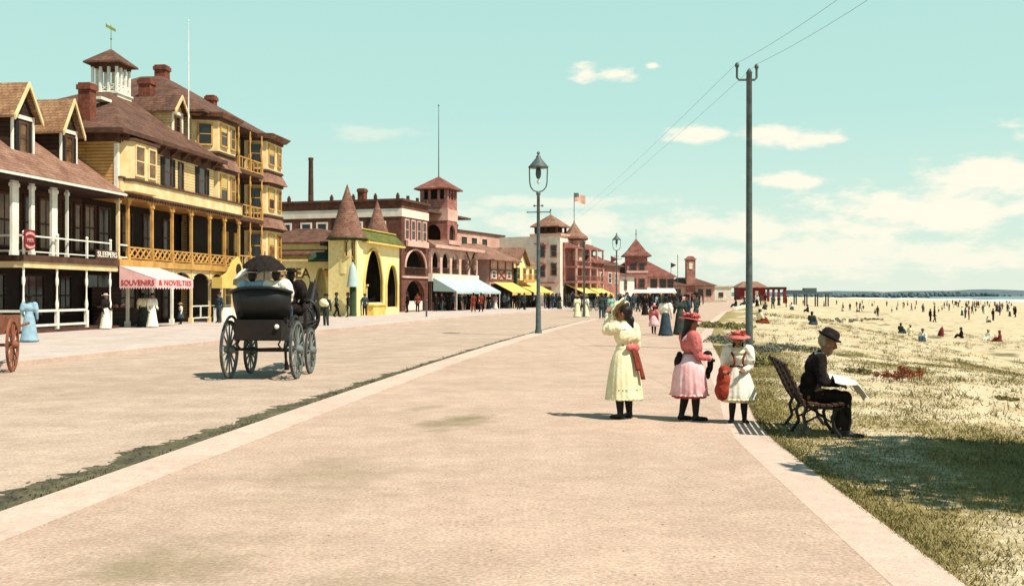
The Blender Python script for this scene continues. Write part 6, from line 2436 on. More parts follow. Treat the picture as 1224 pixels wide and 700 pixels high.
# her bag
bag = root('handbag', 'small red handbag hanging from the arm of the girl in cream', 'bag', (1.50, 13.95, 0), R(38))
wv = J1['rw']
b = MB()
b.lathe([(0.03, -0.22), (0.085, -0.20), (0.105, -0.13), (0.09, -0.05), (0.05, -0.01), (0.055, 0.01)], (wv.x + 0.02, wv.y - 0.02, wv.z - 0.03), 20, 1.0, 0.55, rnd=0.12)
b.end('pouch', 'cloth_rose', bag)
b = MB()
b.tube([(wv.x - 0.02, wv.y - 0.02, wv.z - 0.05), (wv.x - 0.03, wv.y - 0.03, wv.z + 0.02), (wv.x + 0.01, wv.y - 0.03, wv.z + 0.045), (wv.x + 0.05, wv.y - 0.02, wv.z + 0.01), (wv.x + 0.05, wv.y - 0.02, wv.z - 0.05)], 0.008, 6)
b.end('bag_handle', 'cloth_maroon', bag)

# ---- girl in rose jacket, side on, facing the sea
J2 = skeleton(1.36, le=(-0.125, 0.045, 0.625), lw=(-0.05, 0.175, 0.625), re_=(0.135, 0.05, 0.62), rw=(0.055, 0.19, 0.60), head_yaw=R(6), head_pitch=R(6),
              la=(-0.05, -0.06, 0.045), lt=(-0.058, 0.035, 0.016), ra=(0.054, 0.045, 0.045), rt=(0.060, 0.145, 0.016), lk=(-0.05, -0.01, 0.285), rk=(0.054, 0.045, 0.285))
p2 = mesh_obj('person', fuse(body_segments(J2, curl=(0.9, 0.9), palm=((0.4, 0, -1), (-0.4, 0, -1))), 0.0055, 3), 'skin_tan_shaded')
tag(p2, 'girl in a rose jacket, pale pink skirt and flowered red hat, seen side on', 'person')
place(p2, 2.33, 13.75, R(-78))
face_details(J2, p2)
cap_hair(J2, p2, 'hair', extra=[((0, -0.05, -0.06), (0, -0.075, -0.15), 0.03, 0.018)])
mesh_obj('jacket', fuse(bodice(J2, 1.04, puff=0.022, blouse=0.008, low=0.02), 0.011, 3), 'cloth_rose', p2)
skirt(p2, J2, 'cloth_pink', [(0.075, 0.64), (0.11, 0.60), (0.155, 0.53), (0.180, 0.44), (0.195, 0.34), (0.205, 0.255), (0.200, 0.245), (0.16, 0.36), (0.10, 0.55)], 10, 0.075)
b = MB()
b.lathe([(0.180 * 1.36, 0.252 * 1.36), (0.188 * 1.36, 0.235 * 1.36), (0.184 * 1.36, 0.222 * 1.36), (0.17 * 1.36, 0.25 * 1.36)], (0, 0, 0), 60, 1, 0.86, 12, 0.05, cap=False)
b.end('petticoat', 'cloth_red', p2)
boots(p2, J2, top=0.95)
cuffs(p2, J2, 'cloth_pink')
collar(p2, J2, 'cloth_pink', 0.055, 0.09)
frill(p2, 1.36, 0.335, 0.282, 'cloth_pink')
hat(J2, p2, 'cloth_rose', 'cloth_maroon', z=0.045, crown_r=0.062, crown_h=0.055, brim_r=0.112, droop=0.004, tilt=R(-4), trim='cloth_rose')
seg = [((0.0, -0.135, 0.85), (0.05, 0.04, 0.06)), ((0.03, -0.16, 0.80), (0.045, 0.05, 0.07)), ((-0.03, -0.15, 0.76), (0.04, 0.05, 0.09))]
mesh_obj('back_bow', fuse(seg, 0.012, 3), 'cloth_black', p2)
seg = [((0.0, 0.26, 0.86), (0.09, 0.055, 0.055)), ((0.06, 0.27, 0.74), (0.05, 0.04, 0.12)), ((0.02, 0.255, 0.62), (0.04, 0.035, 0.09))]
wr = mesh_obj('bundle', fuse(seg, 0.012, 3), 'cloth_black')
tag(wr, 'dark folded wrap hanging over the arms of the girl in rose', 'wrap')
place(wr, 2.33, 13.75, R(-78))

# ---- small girl in white with a red coat on her arm
J3 = skeleton(1.15, le=(-0.13, 0.02, 0.625), lw=(-0.06, 0.13, 0.60), re_=(0.165, 0.02, 0.630), rw=(0.16, 0.14, 0.600), head_yaw=R(8), head_pitch=R(10),
              la=(-0.07, -0.01, 0.045), ra=(0.07, -0.01, 0.045), lt=(-0.10, 0.08, 0.016), rt=(0.10, 0.08, 0.016), lk=(-0.06, 0.012, 0.285), rk=(0.06, 0.012, 0.285))
p3 = mesh_obj('person', fuse(body_segments(J3, curl=(0.8, 0.9), palm=((0.4, -0.6, -0.4), (0, 0, -1))), 0.005, 3), 'skin_tan_shaded')
tag(p3, 'small girl in a white dress and wide red hat, a red coat over one arm', 'person')
place(p3, 2.92, 13.5, R(172))
face_details(J3, p3)
cap_hair(J3, p3, 'hair', extra=[((-0.045, -0.01, -0.05), (-0.05, -0.005, -0.12), 0.022, 0.012), ((0.045, -0.01, -0.05), (0.05, -0.005, -0.12), 0.022, 0.012)])
mesh_obj('bodice', fuse(bodice(J3, 1.10, puff=0.026, blouse=0.008), 0.010, 3), 'cloth_white', p3)
skirt(p3, J3, 'cloth_white', [(0.078, 0.64), (0.10, 0.60), (0.135, 0.53), (0.170, 0.43), (0.195, 0.33), (0.21, 0.27), (0.205, 0.26), (0.16, 0.36), (0.10, 0.55)], 9, 0.08)
b = MB()
b.lathe([(0.18 * 1.15, 0.265 * 1.15), (0.185 * 1.15, 0.235 * 1.15), (0.17 * 1.15, 0.25 * 1.15)], (0, 0, 0), 60, 1, 0.86, 10, 0.05, cap=False)
b.end('petticoat', 'cloth_cream', p3)
boots(p3, J3, top=0.98)
cuffs(p3, J3, 'cloth_ivory')
collar(p3, J3, 'cloth_ivory', 0.06, 0.10)
frill(p3, 1.15, 0.300, 0.245, 'cloth_ivory')
hat(J3, p3, 'cloth_rose', 'cloth_red', z=0.05, crown_r=0.060, crown_h=0.045, brim_r=0.135, droop=0.018, tilt=R(3), trim='cloth_red')
h3 = 1.15
b = MB()
b.lathe([(0.088 * h3, 0.612 * h3), (0.092 * h3, 0.625 * h3), (0.090 * h3, 0.642 * h3), (0.086 * h3, 0.645 * h3)], (0, 0, 0), 40, 1, 0.80, cap=False)
b.end('belt', 'cloth_maroon', p3)
for s_ in (-1, 1):
    b = MB()
    b.tube([(s_ * 0.085 * h3, 0.055 * h3, 0.80 * h3), (s_ * 0.055 * h3, 0.098 * h3, 0.74 * h3), (s_ * 0.045 * h3, 0.095 * h3, 0.68 * h3), (s_ * 0.06 * h3, 0.075 * h3, 0.635 * h3)], 0.013, 6)
    b.end('braces', 'cloth_maroon', p3)
rw = J3['rw']
seg = [((rw.x, rw.y - 0.04, rw.z - 0.01), (0.085, 0.10, 0.065)), ((rw.x + 0.02, rw.y - 0.03, rw.z - 0.13), (0.085, 0.085, 0.13)), ((rw.x + 0.03, rw.y - 0.02, rw.z - 0.27), (0.10, 0.075, 0.13)), ((rw.x - 0.03, rw.y - 0.07, rw.z - 0.18), (0.06, 0.07, 0.15))]
co = mesh_obj('coat', fuse(seg, 0.012, 3), 'cloth_red')
tag(co, 'red coat draped over the arm of the small girl in white', 'coat')
place(co, 2.92, 13.5, R(172))

# ---- man in black reading a newspaper on the bench
hm = 1.64
seat = 0.46 / hm
J4 = skeleton(hm, hip=(0, 0, 0.290), lean=R(17), lk=(-0.085, 0.250, 0.290), rk=(0.075, 0.260, 0.295), la=(-0.095, 0.225, 0.045), ra=(0.085, 0.265, 0.045), lt=(-0.105, 0.32, 0.016), rt=(0.105, 0.365, 0.016),
              le=(-0.15, 0.085, 0.405), lw=(-0.085, 0.205, 0.385), re_=(0.16, 0.085, 0.405), rw=(0.09, 0.215, 0.385), head_yaw=0, head_pitch=R(24), sh=0.115)
p4 = mesh_obj('person', fuse(body_segments(J4, curl=(0.8, 0.8), palm=((0.8, 0, -0.5), (-0.8, 0, -0.5))), 0.0065, 3), 'skin_tan_shaded')
tag(p4, 'white-haired man in black suit and bowler hat reading on the bench', 'person')
bm_l = Matrix.Rotation(BR, 4, 'Z') @ Vector((-0.22, -0.30, 0))
place(p4, bench_o.x + bm_l.x, bench_o.y + bm_l.y, R(-98), -0.03)
face_details(J4, p4)
cap_hair(J4, p4, 'hair_white', base=[((0, -0.032, -0.004), (0.053, 0.040, 0.056)), ((-0.046, 0.0, -0.015), (0.009, 0.016, 0.03)), ((0.046, 0.0, -0.015), (0.009, 0.016, 0.03))], extra=[((0, 0.045, -0.066), (0, 0.040, -0.092), 0.020, 0.010), ((-0.018, 0.060, -0.028), (0.018, 0.060, -0.028), 0.007, 0.007)], voxel=0.009)
h = hm
seg = [(J4['hip'] + Vector((0, -0.01, 0.02)), (0.112 * h, 0.088 * h, 0.075 * h)), (J4['waist'], (0.102 * h, 0.080 * h, 0.09 * h)), (J4['chest'], (0.112 * h, 0.080 * h, 0.095 * h)), (J4['lsh'], J4['rsh'], 0.046 * h, 0.046 * h), (J4['neck'] - Vector((0, 0, 0.03 * h)), J4['neck'] + Vector((0, 0.004, 0.005 * h)), 0.05 * h, 0.037 * h),
       (J4['hip'] + Vector((-0.06, 0.06, 0.01)), J4['hip'] + Vector((-0.1, 0.17, 0.0)), 0.062 * h, 0.050 * h), (J4['hip'] + Vector((0.06, 0.06, 0.01)), J4['hip'] + Vector((0.1, 0.17, 0.0)), 0.062 * h, 0.050 * h)]
for s_ in ('l', 'r'):
    sh_, e_, w_4 = J4[s_ + 'sh'], J4[s_ + 'e'], J4[s_ + 'w']
    seg += [(sh_, e_, 0.046 * h, 0.036 * h), (e_, e_.lerp(w_4, 0.93), 0.036 * h, 0.026 * h)]
mesh_obj('jacket', fuse(seg, 0.013, 3), 'cloth_black', p4)
seg = [(J4['hip'], (0.095 * h, 0.075 * h, 0.06 * h))]
for s_ in ('l', 'r'):
    k_, a_ = J4[s_ + 'k'], J4[s_ + 'a']
    seg += [(J4[s_ + 'hip'], k_, 0.060 * h, 0.045 * h), (k_, k_.lerp(a_, 0.88), 0.044 * h, 0.036 * h)]
mesh_obj('trousers', fuse(seg, 0.013, 3), 'cloth_trouser', p4)
boots(p4, J4, top=0.25)
b = MB(Matrix.Translation(J4['neck'] + Vector((0, 0.006, 0.006 * h))))
b.lathe([(0.040 * h, -0.012 * h), (0.039 * h, 0.012 * h)], n=20, cap=False)
b.end('collar', 'cloth_white', p4)
hat(J4, p4, 'cloth_black', 'black', z=0.03, crown_r=0.058, crown_h=0.072, brim_r=0.082, droop=0.004, dome=True, tilt=R(-4))
np_ = root('newspaper', 'open white newspaper held low on the lap of the seated man', 'newspaper', p4.location, R(-98))
lw, rw = J4['lw'], J4['rw']
cz_ = (lw.z + rw.z) / 2 - 0.015
cy_ = (lw.y + rw.y) / 2 + 0.06
for s_ in (-1, 1):
    b = MB()
    vv = []
    for i in range(8):
        for j in range(6):
            u, w2 = i / 7, j / 5
            vv.append((s_ * 0.36 * u, cy_ - 0.13 + 0.42 * w2 - 0.10 * max(0, w2 - 0.62), cz_ + 0.05 - 0.02 * w2 + 0.05 * math.sin(u * math.pi) + 0.02 * math.sin(w2 * 5 + u * 3) - (0.20 * max(0, w2 - 0.62) / 0.38)))
    n0 = len(vv)
    vv += [(x, y, z - 0.006) for x, y, z in vv]
    ff = []
    for i in range(7):
        for j in range(5):
            q = (i * 6 + j, i * 6 + j + 1, (i + 1) * 6 + j + 1, (i + 1) * 6 + j)
            ff += [q, tuple(k + n0 for k in q[::-1])]
    b.add(vv, ff, True)
    b.end('page', 'paper', np_, recalc=False)


# ---- passengers in the carriage
def seated_passenger(label, x, y, cols, h_=1.6, hatm=None):
    Jp = skeleton(h_, hip=(0, 0, 0.055), lk=(-0.08, 0.25, 0.06), rk=(0.08, 0.25, 0.06), la=(-0.08, 0.27, -0.17), ra=(0.08, 0.27, -0.17), lt=(-0.09, 0.36, -0.20), rt=(0.09, 0.36, -0.20),
                  le=(-0.16, 0.03, 0.17), lw=(-0.10, 0.15, 0.13), re_=(0.16, 0.03, 0.17), rw=(0.10, 0.15, 0.13))
    o = mesh_obj('person', fuse(body_segments(Jp, hands=True), 0.010, 3), 'skin')
    tag(o, label, 'person')
    q = Matrix.Rotation(CR, 4, 'Z') @ Vector((x, y, 1.33))
    place(o, CARR.x + q.x, CARR.y + q.y, CR, CARR.z + q.z)
    mesh_obj('blouse', fuse(bodice(Jp, 1.15, puff=0.035, blouse=0.01), 0.018, 3), cols[0], o)
    cap_hair(Jp, o, 'hair', extra=[((0, -0.03, 0.06), (0.04, 0.04, 0.03))], voxel=0.016)
    seg = [(Jp['hip'], (0.12 * h_, 0.10 * h_, 0.05 * h_)), (Jp['lhip'], Jp['lk'], 0.075 * h_, 0.07 * h_), (Jp['rhip'], Jp['rk'], 0.075 * h_, 0.07 * h_), (Jp['lk'], Jp['la'], 0.07 * h_, 0.06 * h_), (Jp['rk'], Jp['ra'], 0.07 * h_, 0.06 * h_)]
    mesh_obj('skirt', fuse(seg, 0.02, 3), cols[1], o)
    if hatm:
        hat(Jp, o, hatm, 'cloth_black', z=0.05, crown_r=0.06, crown_h=0.05, brim_r=0.13, droop=0.0)
    return o, Jp


pa, Ja = seated_passenger('woman in pale blue and white hat sitting on the left of the carriage', -0.26, 0.12, ('cloth_blue', 'cloth_seafoam'), 1.66, hatm='cloth_white')
pb, Jb = seated_passenger('person in white blouse sitting on the right of the carriage', 0.24, 0.14, ('cloth_white', 'cloth_slate'), 1.70, hatm='straw')
pd_, Jd = seated_passenger('driver in dark coat on the front seat of the carriage', 0.30, 1.15, ('cloth_black', 'cloth_black'), 1.72, hatm='cloth_black')


def parasol(label, x, y, z, tilt, mat, rad=0.5, mat2='black'):
    r_ = root('parasol', label, 'parasol', (0, 0, 0), CR)
    q = Matrix.Rotation(CR, 4, 'Z') @ Vector((x, y, z))
    r_.location = CARR + q
    r_.rotation_euler = (tilt[0], tilt[1], CR)
    b = MB()
    n = 8
    vv, ff = [(0, 0, 0.62)], []
    rings = 6
    for j in range(1, rings + 1):
        t = j / rings
        for k in range(n * 4):
            a = 2 * math.pi * k / (n * 4)
            sc = 1 - 0.07 * t * abs(math.sin(a * n / 2)) ** 0.8
            vv.append((rad * t * sc * math.cos(a), rad * t * sc * math.sin(a), 0.62 - 0.26 * t ** 2.1 - 0.02 * (1 - abs(math.cos(a * n / 2))) * t))
    m = n * 4
    for k in range(m):
        ff.append((0, 1 + k, 1 + (k + 1) % m))
    for j in range(rings - 1):
        for k in range(m):
            ff.append((1 + j * m + k, 1 + (j + 1) * m + k, 1 + (j + 1) * m + (k + 1) % m, 1 + j * m + (k + 1) % m))
    b.add(vv, ff, True)
    o = b.end('canopy', mat, r_)
    b = MB()
    b.tube([(0, 0, -0.25), (0, 0, 0.70)], 0.010, 6)
    b.end('stick', mat2, r_)
    b = MB()
    for k in range(n):
        a = 2 * math.pi * k / n
        b.tube([(0, 0, 0.30), (rad * 0.5 * math.cos(a), rad * 0.5 * math.sin(a), 0.565)], 0.005, 4)
    b.end('rib', mat2, r_)
    return r_


parasol('open black parasol held over the carriage passengers', -0.05, 0.25, 1.93, (R(8), R(4)), 'cloth_black', 0.47)
parasol('white parasol tilted behind the black one on the carriage', -0.30, 0.55, 1.72, (R(-14), R(-16)), 'cloth_white', 0.44)

WRINKLES = False


# ================================================================== passers-by, strollers, bathers
def proto_woman(h=1.62):
    Jp = skeleton(h, le=(-0.155, 0.0, 0.64), lw=(-0.12, 0.10, 0.56), re_=(0.150, -0.02, 0.635), rw=(0.155, 0.03, 0.50))
    o = mesh_obj('person', fuse(body_segments(Jp), 0.016, 2), 'skin')
    mesh_obj('blouse', fuse(bodice(Jp, 1.08, puff=0.022, blouse=0.008), 0.022, 2), 'cloth_white', o)
    skirt(o, Jp, 'cloth_slate', [(0.062, 0.645), (0.078, 0.61), (0.105, 0.54), (0.125, 0.40), (0.15, 0.22), (0.185, 0.05), (0.195, 0.012), (0.18, 0.02), (0.09, 0.5)], 9, 0.05, n=40)
    cap_hair(Jp, o, 'hair', extra=[((0, -0.02, 0.065), (0.035, 0.035, 0.028))], voxel=0.02)
    hat(Jp, o, 'straw', 'cloth_black', z=0.05, crown_r=0.055, crown_h=0.05, brim_r=0.115, droop=0.0)
    return o


def proto_man(h=1.74, step=0.0):
    Jp = skeleton(h, lk=(-0.055, 0.03 + step * 0.5, 0.285), rk=(0.055, 0.02 - step * 0.1, 0.29), la=(-0.058, step, 0.045), ra=(0.058, -step * 1.1, 0.055), lt=(-0.07, step + 0.09, 0.016), rt=(0.07, -step * 1.1 + 0.09, 0.018),
                  lw=(-0.145, -0.02 - step * 0.4, 0.49), rw=(0.145, 0.04 + step * 0.6, 0.49))
    o = mesh_obj('person', fuse(body_segments(Jp), 0.016, 2), 'skin')
    seg = bodice(Jp, 1.10) + [(Jp['hip'] - Vector((0, 0, 0.01)), (0.098 * h, 0.075 * h, 0.07 * h)), (Jp['hip'] - Vector((0, 0, 0.06 * h)), (0.10 * h, 0.078 * h, 0.05 * h))]
    mesh_obj('jacket', fuse(seg, 0.022, 2), 'cloth_black', o)
    seg = [(Jp['hip'], (0.088 * h, 0.066 * h, 0.05 * h))]
    for s_ in ('l', 'r'):
        seg += [(Jp[s_ + 'hip'], Jp[s_ + 'k'], 0.060 * h, 0.044 * h), (Jp[s_ + 'k'], Jp[s_ + 'a'], 0.044 * h, 0.036 * h), (Jp[s_ + 'a'], Jp[s_ + 't'], 0.030 * h, 0.021 * h)]
    mesh_obj('trousers', fuse(seg, 0.02, 2), 'cloth_trouser', o)
    cap_hair(Jp, o, 'hair', voxel=0.02)
    hat(Jp, o, 'cloth_black', 'black', z=0.03, crown_r=0.057, crown_h=0.07, brim_r=0.088, droop=0.003, dome=True)
    return o


def proto_child(h=1.15):
    Jp = skeleton(h, la=(-0.054, 0.04, 0.045), lt=(-0.06, 0.13, 0.016), ra=(0.054, -0.05, 0.045), rt=(0.06, 0.04, 0.016))
    o = mesh_obj('person', fuse(body_segments(Jp), 0.014, 2), 'skin')
    mesh_obj('blouse', fuse(bodice(Jp, 1.12, puff=0.02), 0.018, 2), 'cloth_rose', o)
    skirt(o, Jp, 'cloth_pink', [(0.075, 0.645), (0.10, 0.60), (0.14, 0.50), (0.175, 0.36), (0.19, 0.27), (0.18, 0.265), (0.1, 0.5)], 9, 0.06, n=40)
    for s_ in ('l', 'r'):
        k_, a_, t_4 = Jp[s_ + 'k'], Jp[s_ + 'a'], Jp[s_ + 't']
        mesh_obj('stocking', fuse([(k_, a_, 0.042 * h, 0.028 * h), (a_, t_4, 0.028 * h, 0.021 * h)], 0.016, 2), 'stocking', o)
    cap_hair(Jp, o, 'hair', extra=[((0, -0.05, -0.05), (0, -0.055, -0.12), 0.035, 0.02)], voxel=0.018)
    hat(Jp, o, 'straw', 'cloth_red', z=0.05, crown_r=0.06, crown_h=0.045, brim_r=0.125, droop=0.01)
    return o


def proto_sitter(h=1.62, woman=True):
    Jp = skeleton(h, hip=(0, 0, 0.06), lean=R(6), lk=(-0.07, 0.22, 0.18), rk=(0.07, 0.22, 0.18), la=(-0.06, 0.34, 0.04), ra=(0.06, 0.34, 0.04), lt=(-0.06, 0.42, 0.03), rt=(0.06, 0.42, 0.03),
                  le=(-0.15, 0.06, 0.21), lw=(-0.08, 0.18, 0.19), re_=(0.15, 0.06, 0.21), rw=(0.08, 0.18, 0.19))
    o = mesh_obj('person', fuse(body_segments(Jp), 0.018, 2), 'skin')
    mesh_obj('blouse', fuse(bodice(Jp, 1.1, puff=0.02 if woman else 0.0), 0.024, 2), 'cloth_white', o)
    seg = [(Jp['hip'], ((0.14 if woman else 0.10) * h, 0.10 * h, 0.06 * h))]
    for s_ in ('l', 'r'):
        r_ = 0.075 if woman else 0.055
        seg += [(Jp[s_ + 'hip'], Jp[s_ + 'k'], (r_ + 0.005) * h, r_ * h), (Jp[s_ + 'k'], Jp[s_ + 'a'], r_ * h, (r_ - 0.01) * h)]
    if woman:
        seg += [((0, 0.15 * h, 0.05 * h), (0.17 * h, 0.20 * h, 0.05 * h))]
    mesh_obj('skirt' if woman else 'trousers', fuse(seg, 0.024, 2), 'cloth_slate', o)
    cap_hair(Jp, o, 'hair', voxel=0.02)
    if woman:
        hat(Jp, o, 'straw', 'cloth_black', z=0.05, crown_r=0.055, crown_h=0.05, brim_r=0.12, droop=0.0)
    else:
        hat(Jp, o, 'cloth_black', 'black', z=0.035, crown_r=0.057, crown_h=0.06, brim_r=0.09, droop=0.0)
    return o


PROTO, USED = {}, set()
MAKE = {'w': proto_woman, 'm': proto_man, 'k': lambda: proto_man(1.74, 0.10), 'c': proto_child, 's': proto_sitter, 't': lambda: proto_sitter(1.72, False)}


def put(kind, xp, Y, z, rz, cols, label, group, scale=1.0, X=None):
    """A figure at a spot on the ground: xp is its bearing in the photograph, Y how far along."""
    if kind not in PROTO:
        PROTO[kind] = MAKE[kind]()
    o = PROTO[kind]
    if kind in USED:
        o = dup(o)
    USED.add(kind)
    x = X if X is not None else (xp - 612) / F_PX * Y
    o.location = (x, Y, z)
    o.rotation_euler = (0, 0, R(rz))
    o.scale = (scale,) * 3
    tag(o, label, 'person', group)
    recolour(o, cols)
    return o


def W(blouse, skirt_, hat_='straw'):
    return {'blouse': blouse, 'skirt': skirt_, 'hat': hat_}


def Mn(j, t='cloth_trouser', hat_='cloth_black'):
    return {'jacket': j, 'trousers': t, 'hat': hat_, 'blouse': j}


SW = 0.035
gA = 'people on the left sidewalk'
put('w', 35, 35.8, SW, 20, W('cloth_blue', 'cloth_blue', 'cloth_black'), 'woman in pale blue standing by the white porch rail near the cart', gA, 0.97)
put('w', 126, 49.0, SW, -100, W('cloth_black', 'cloth_white', 'cloth_white'), 'woman in dark blouse, white hat and apron at the porch entrance', gA)
put('w', 182, 51.5, SW, -120, W('cloth_white', 'cloth_white', 'cloth_black'), 'woman in a long white dress before the souvenir awning', gA, 1.02)
put('w', 171, 52.3, SW, 40, W('cloth_ivory', 'cloth_green', 'cloth_black'), 'woman in grey-green dress beside the woman in white at the souvenir stall', gA, 1.02)
put('c', 216, 57.0, SW, 120, W('cloth_white', 'cloth_slate', 'straw'), 'child in white blouse standing under the hotel veranda', gA)
put('m', 262, 60.0, SW, 150, Mn('cloth_slate', 'cloth_slate'), 'man in slate suit beside the yellow booth', gA)
put('m', 390, 55.0, ROAD_Z + 0.01, 160, Mn('cloth_green', 'cloth_green'), 'man in dark green suit standing in the road right of the horse', gA, 1.0)
pk = mesh_obj('parcel', fuse([((0.0, 0.30, 1.30), (0.24, 0.16, 0.22)), ((-0.16, 0.28, 1.22), (0.14, 0.14, 0.14))], 0.03, 3), 'cloth_ivory')
tag(pk, 'pale bundled parcel held by the man in dark green', 'parcel')
place(pk, (390 - 612) / F_PX * 55.0, 55.0, R(160), ROAD_Z + 0.01)
put('w', 374, 76.5, SW, 60, W('cloth_white', 'cloth_green'), 'woman in white blouse before the arched name wing', gA)
put('k', 402, 76.0, SW, -80, Mn('cloth_green', 'cloth_black'), 'man in dark jacket walking past the yellow pavilion', gA)
put('m', 416, 75.5, SW, 100, Mn('cloth_black', 'cloth_green'), 'man in black jacket beside the aqua-roofed kiosk', gA)
put('m', 436, 80.0, SW, 180, Mn('cloth_slate', 'cloth_black'), 'man in slate jacket under the large pointed arch', gA, 0.95)
put('m', 487, 95.0, SW, 120, Mn('cloth_black'), 'man in black suit at the corner of the yellow pavilion', gA)
put('m', 499, 97.0, SW, 200, Mn('cloth_maroon', 'cloth_black'), 'man in brown-red jacket at the brick hotel entrance', gA)
gB = 'crowd under the shop awnings'
rr = random.Random(11)
dark = ['cloth_black', 'cloth_slate', 'cloth_green', 'cloth_trouser', 'cloth_black', 'cloth_green']
lite = ['cloth_white', 'cloth_ivory', 'cloth_seafoam', 'cloth_blue', 'cloth_pink']
for i, xp in enumerate((521, 528, 536, 541, 549, 556, 563, 572, 578, 584)):
    Y = 101.5 + (xp - 521) * 0.24
    kd = 'mkwmw'[i % 5]
    put(kd, xp, Y, SW, rr.uniform(0, 360), W(rr.choice(dark), rr.choice(dark), 'cloth_black') if kd == 'w' else Mn(rr.choice(dark), rr.choice(dark)),
        'dark-clad stroller in the shade of the long aqua awning', gB + ' of the brick hotel')
put('k', 566, 97.0, SW, 20, Mn('cloth_maroon', 'cloth_maroon'), 'man in red-brown suit walking past the aqua awning, left of a pair', gA)
put('k', 575, 97.5, SW, 20, Mn('cloth_maroon', 'cloth_trouser'), 'man in red-brown jacket walking past the aqua awning, right of a pair', gA)
for i, xp in enumerate((592, 597, 603, 608, 615, 621, 627, 633, 638)):
    Y = 117 + (xp - 592) * 0.32
    kd = 'wmkwm'[i % 5]
    put(kd, xp, Y, SW, rr.uniform(0, 360), W(rr.choice(lite), rr.choice(lite + dark)) if kd == 'w' else Mn(rr.choice(dark), rr.choice(dark)),
        'stroller before the yellow shops in a mixed knot of light and dark dress', gB + ' of the yellow shops')
for i, (xp, Y) in enumerate(((651, 124), (656, 126), (661, 122), (665, 127), (669, 121), (659, 130), (654, 133), (666, 134))):
    put('mwkm'[i % 4], xp, Y, SW, rr.uniform(0, 360), W(rr.choice(dark), 'cloth_slate', 'cloth_black') if i % 4 == 1 else Mn(rr.choice(['cloth_slate', 'cloth_green', 'cloth_black']), 'cloth_slate'),
        'dark-clad person in the knot below the white towered hotel', 'people below the white towered hotel')
for i, (xp, Y) in enumerate(((676, 132), (681, 130), (686, 134), (691, 131), (699, 130), (704, 133), (709, 128), (712, 135), (717, 131))):
    put('mmwk'[i % 4], xp, Y, SW if xp < 700 else 0, rr.uniform(0, 360), W(rr.choice(lite), rr.choice(dark)) if i % 4 == 2 else Mn(rr.choice(dark), rr.choice(dark)),
        'stroller in the crowd beneath the yellow awnings of the towered hotel', 'people beneath the rose balconies')
gC = 'strollers on the promenade and road'
put('w', 690, 79.5, ROAD_Z + 0.01, 30, W('cloth_ivory', 'cloth_ivory'), 'woman in ivory crossing the road near the thin pole, left of a pair', gC)
put('w', 700, 81.0, ROAD_Z + 0.01, -30, W('cloth_white', 'cloth_ivory'), 'woman in white crossing the road near the thin pole, right of a pair', gC)
put('m', 719, 72.5, 0, 10, Mn('cloth_green', 'cloth_slate'), 'man in dark green strolling away on the promenade, left of a couple', gC)
put('m', 724.5, 73.5, 0, -10, Mn('cloth_slate', 'cloth_slate'), 'man in slate strolling away on the promenade, right of a couple', gC)
put('w', 731, 70.0, 0, 10, W('cloth_seafoam', 'cloth_seafoam'), 'woman in pale green beside the strolling couple, partly behind the girl in cream', gC)
put('w', 771, 84.0, 0, 160, W('cloth_black', 'cloth_black', 'cloth_black'), 'woman all in black farther along the promenade', gC)
put('c', 781.5, 44.0, 0, -20, W('cloth_rose', 'cloth_pink', 'cloth_rose'), 'child in a rose dress and rose hat walking away on the promenade', gC, 1.04)
put('w', 795.5, 42.0, 0, -15, W('cloth_white', 'cloth_slate', 'cloth_green'), 'woman in white blouse and blue skirt walking away, right of the child in rose', gC, 0.94)
put('w', 813, 43.0, 0, 20, W('cloth_green', 'cloth_green', 'cloth_green'), 'woman in dark green on the promenade edge, nearer of two', gC)
put('w', 822, 46.0, 0, 100, W('cloth_slate', 'cloth_green', 'cloth_black'), 'woman in slate and green on the promenade edge, farther of two', gC)
put('m', 832, 52.0, 0, 60, Mn('cloth_green', 'cloth_slate'), 'man in dark green beyond the two women at the promenade edge', gC)
for i, (xp, Y) in enumerate(((742, 98), (750, 105), (757, 110), (763, 100), (777, 118), (786, 112), (793, 124), (801, 130), (738, 112), (746, 120), (769, 126), (812, 118), (806, 140), (818, 134), (827, 128), (790, 96))):
    kd = 'mwmk'[i % 4]
    put(kd, xp, Y, 0, rr.uniform(0, 360), W(rr.choice(lite + dark), rr.choice(dark), rr.choice(['straw', 'cloth_black'])) if kd == 'w' else Mn(rr.choice(dark), rr.choice(dark), rr.choice(['straw', 'cloth_black', 'cloth_black'])),
        'far stroller in the crowd on the promenade before the rose pavilion', 'far strollers on the promenade')
for i in range(44):
    xp = rr.uniform(600, 845)
    Yb = 88 + (xp - 600) * 0.28 + rr.uniform(0, 30)
    X_ = (xp - 612) / F_PX * Yb
    z_ = 0.0 if X_ > kerb(Yb) + 0.3 else ROAD_Z + 0.01 if X_ > kerb(Yb) - 9.8 + smooth(140, 210, Yb) * 2.6 else SW
    kd = 'mwmkmw'[i % 6]
    put(kd, xp, Yb, z_, rr.uniform(0, 360), W(rr.choice(dark + lite[:2]), rr.choice(dark), rr.choice(['straw', 'cloth_black'])) if kd == 'w' else Mn(rr.choice(dark), rr.choice(dark)),
        'far figure in the thick crowd at the bend of the street', 'far crowd at the bend of the street')
for i, xp in enumerate((838, 844, 850, 855, 861, 866, 871, 876, 881, 886)):
    Y = 128 + i * 17
    put('t', xp, Y, 0.12, 60, {'blouse': rr.choice(dark), 'trousers': rr.choice(dark)}, 'dark figure seated in the row along the far promenade wall', 'figures seated along the far wall', 1.1,
        X=prom(Y) - 0.5)

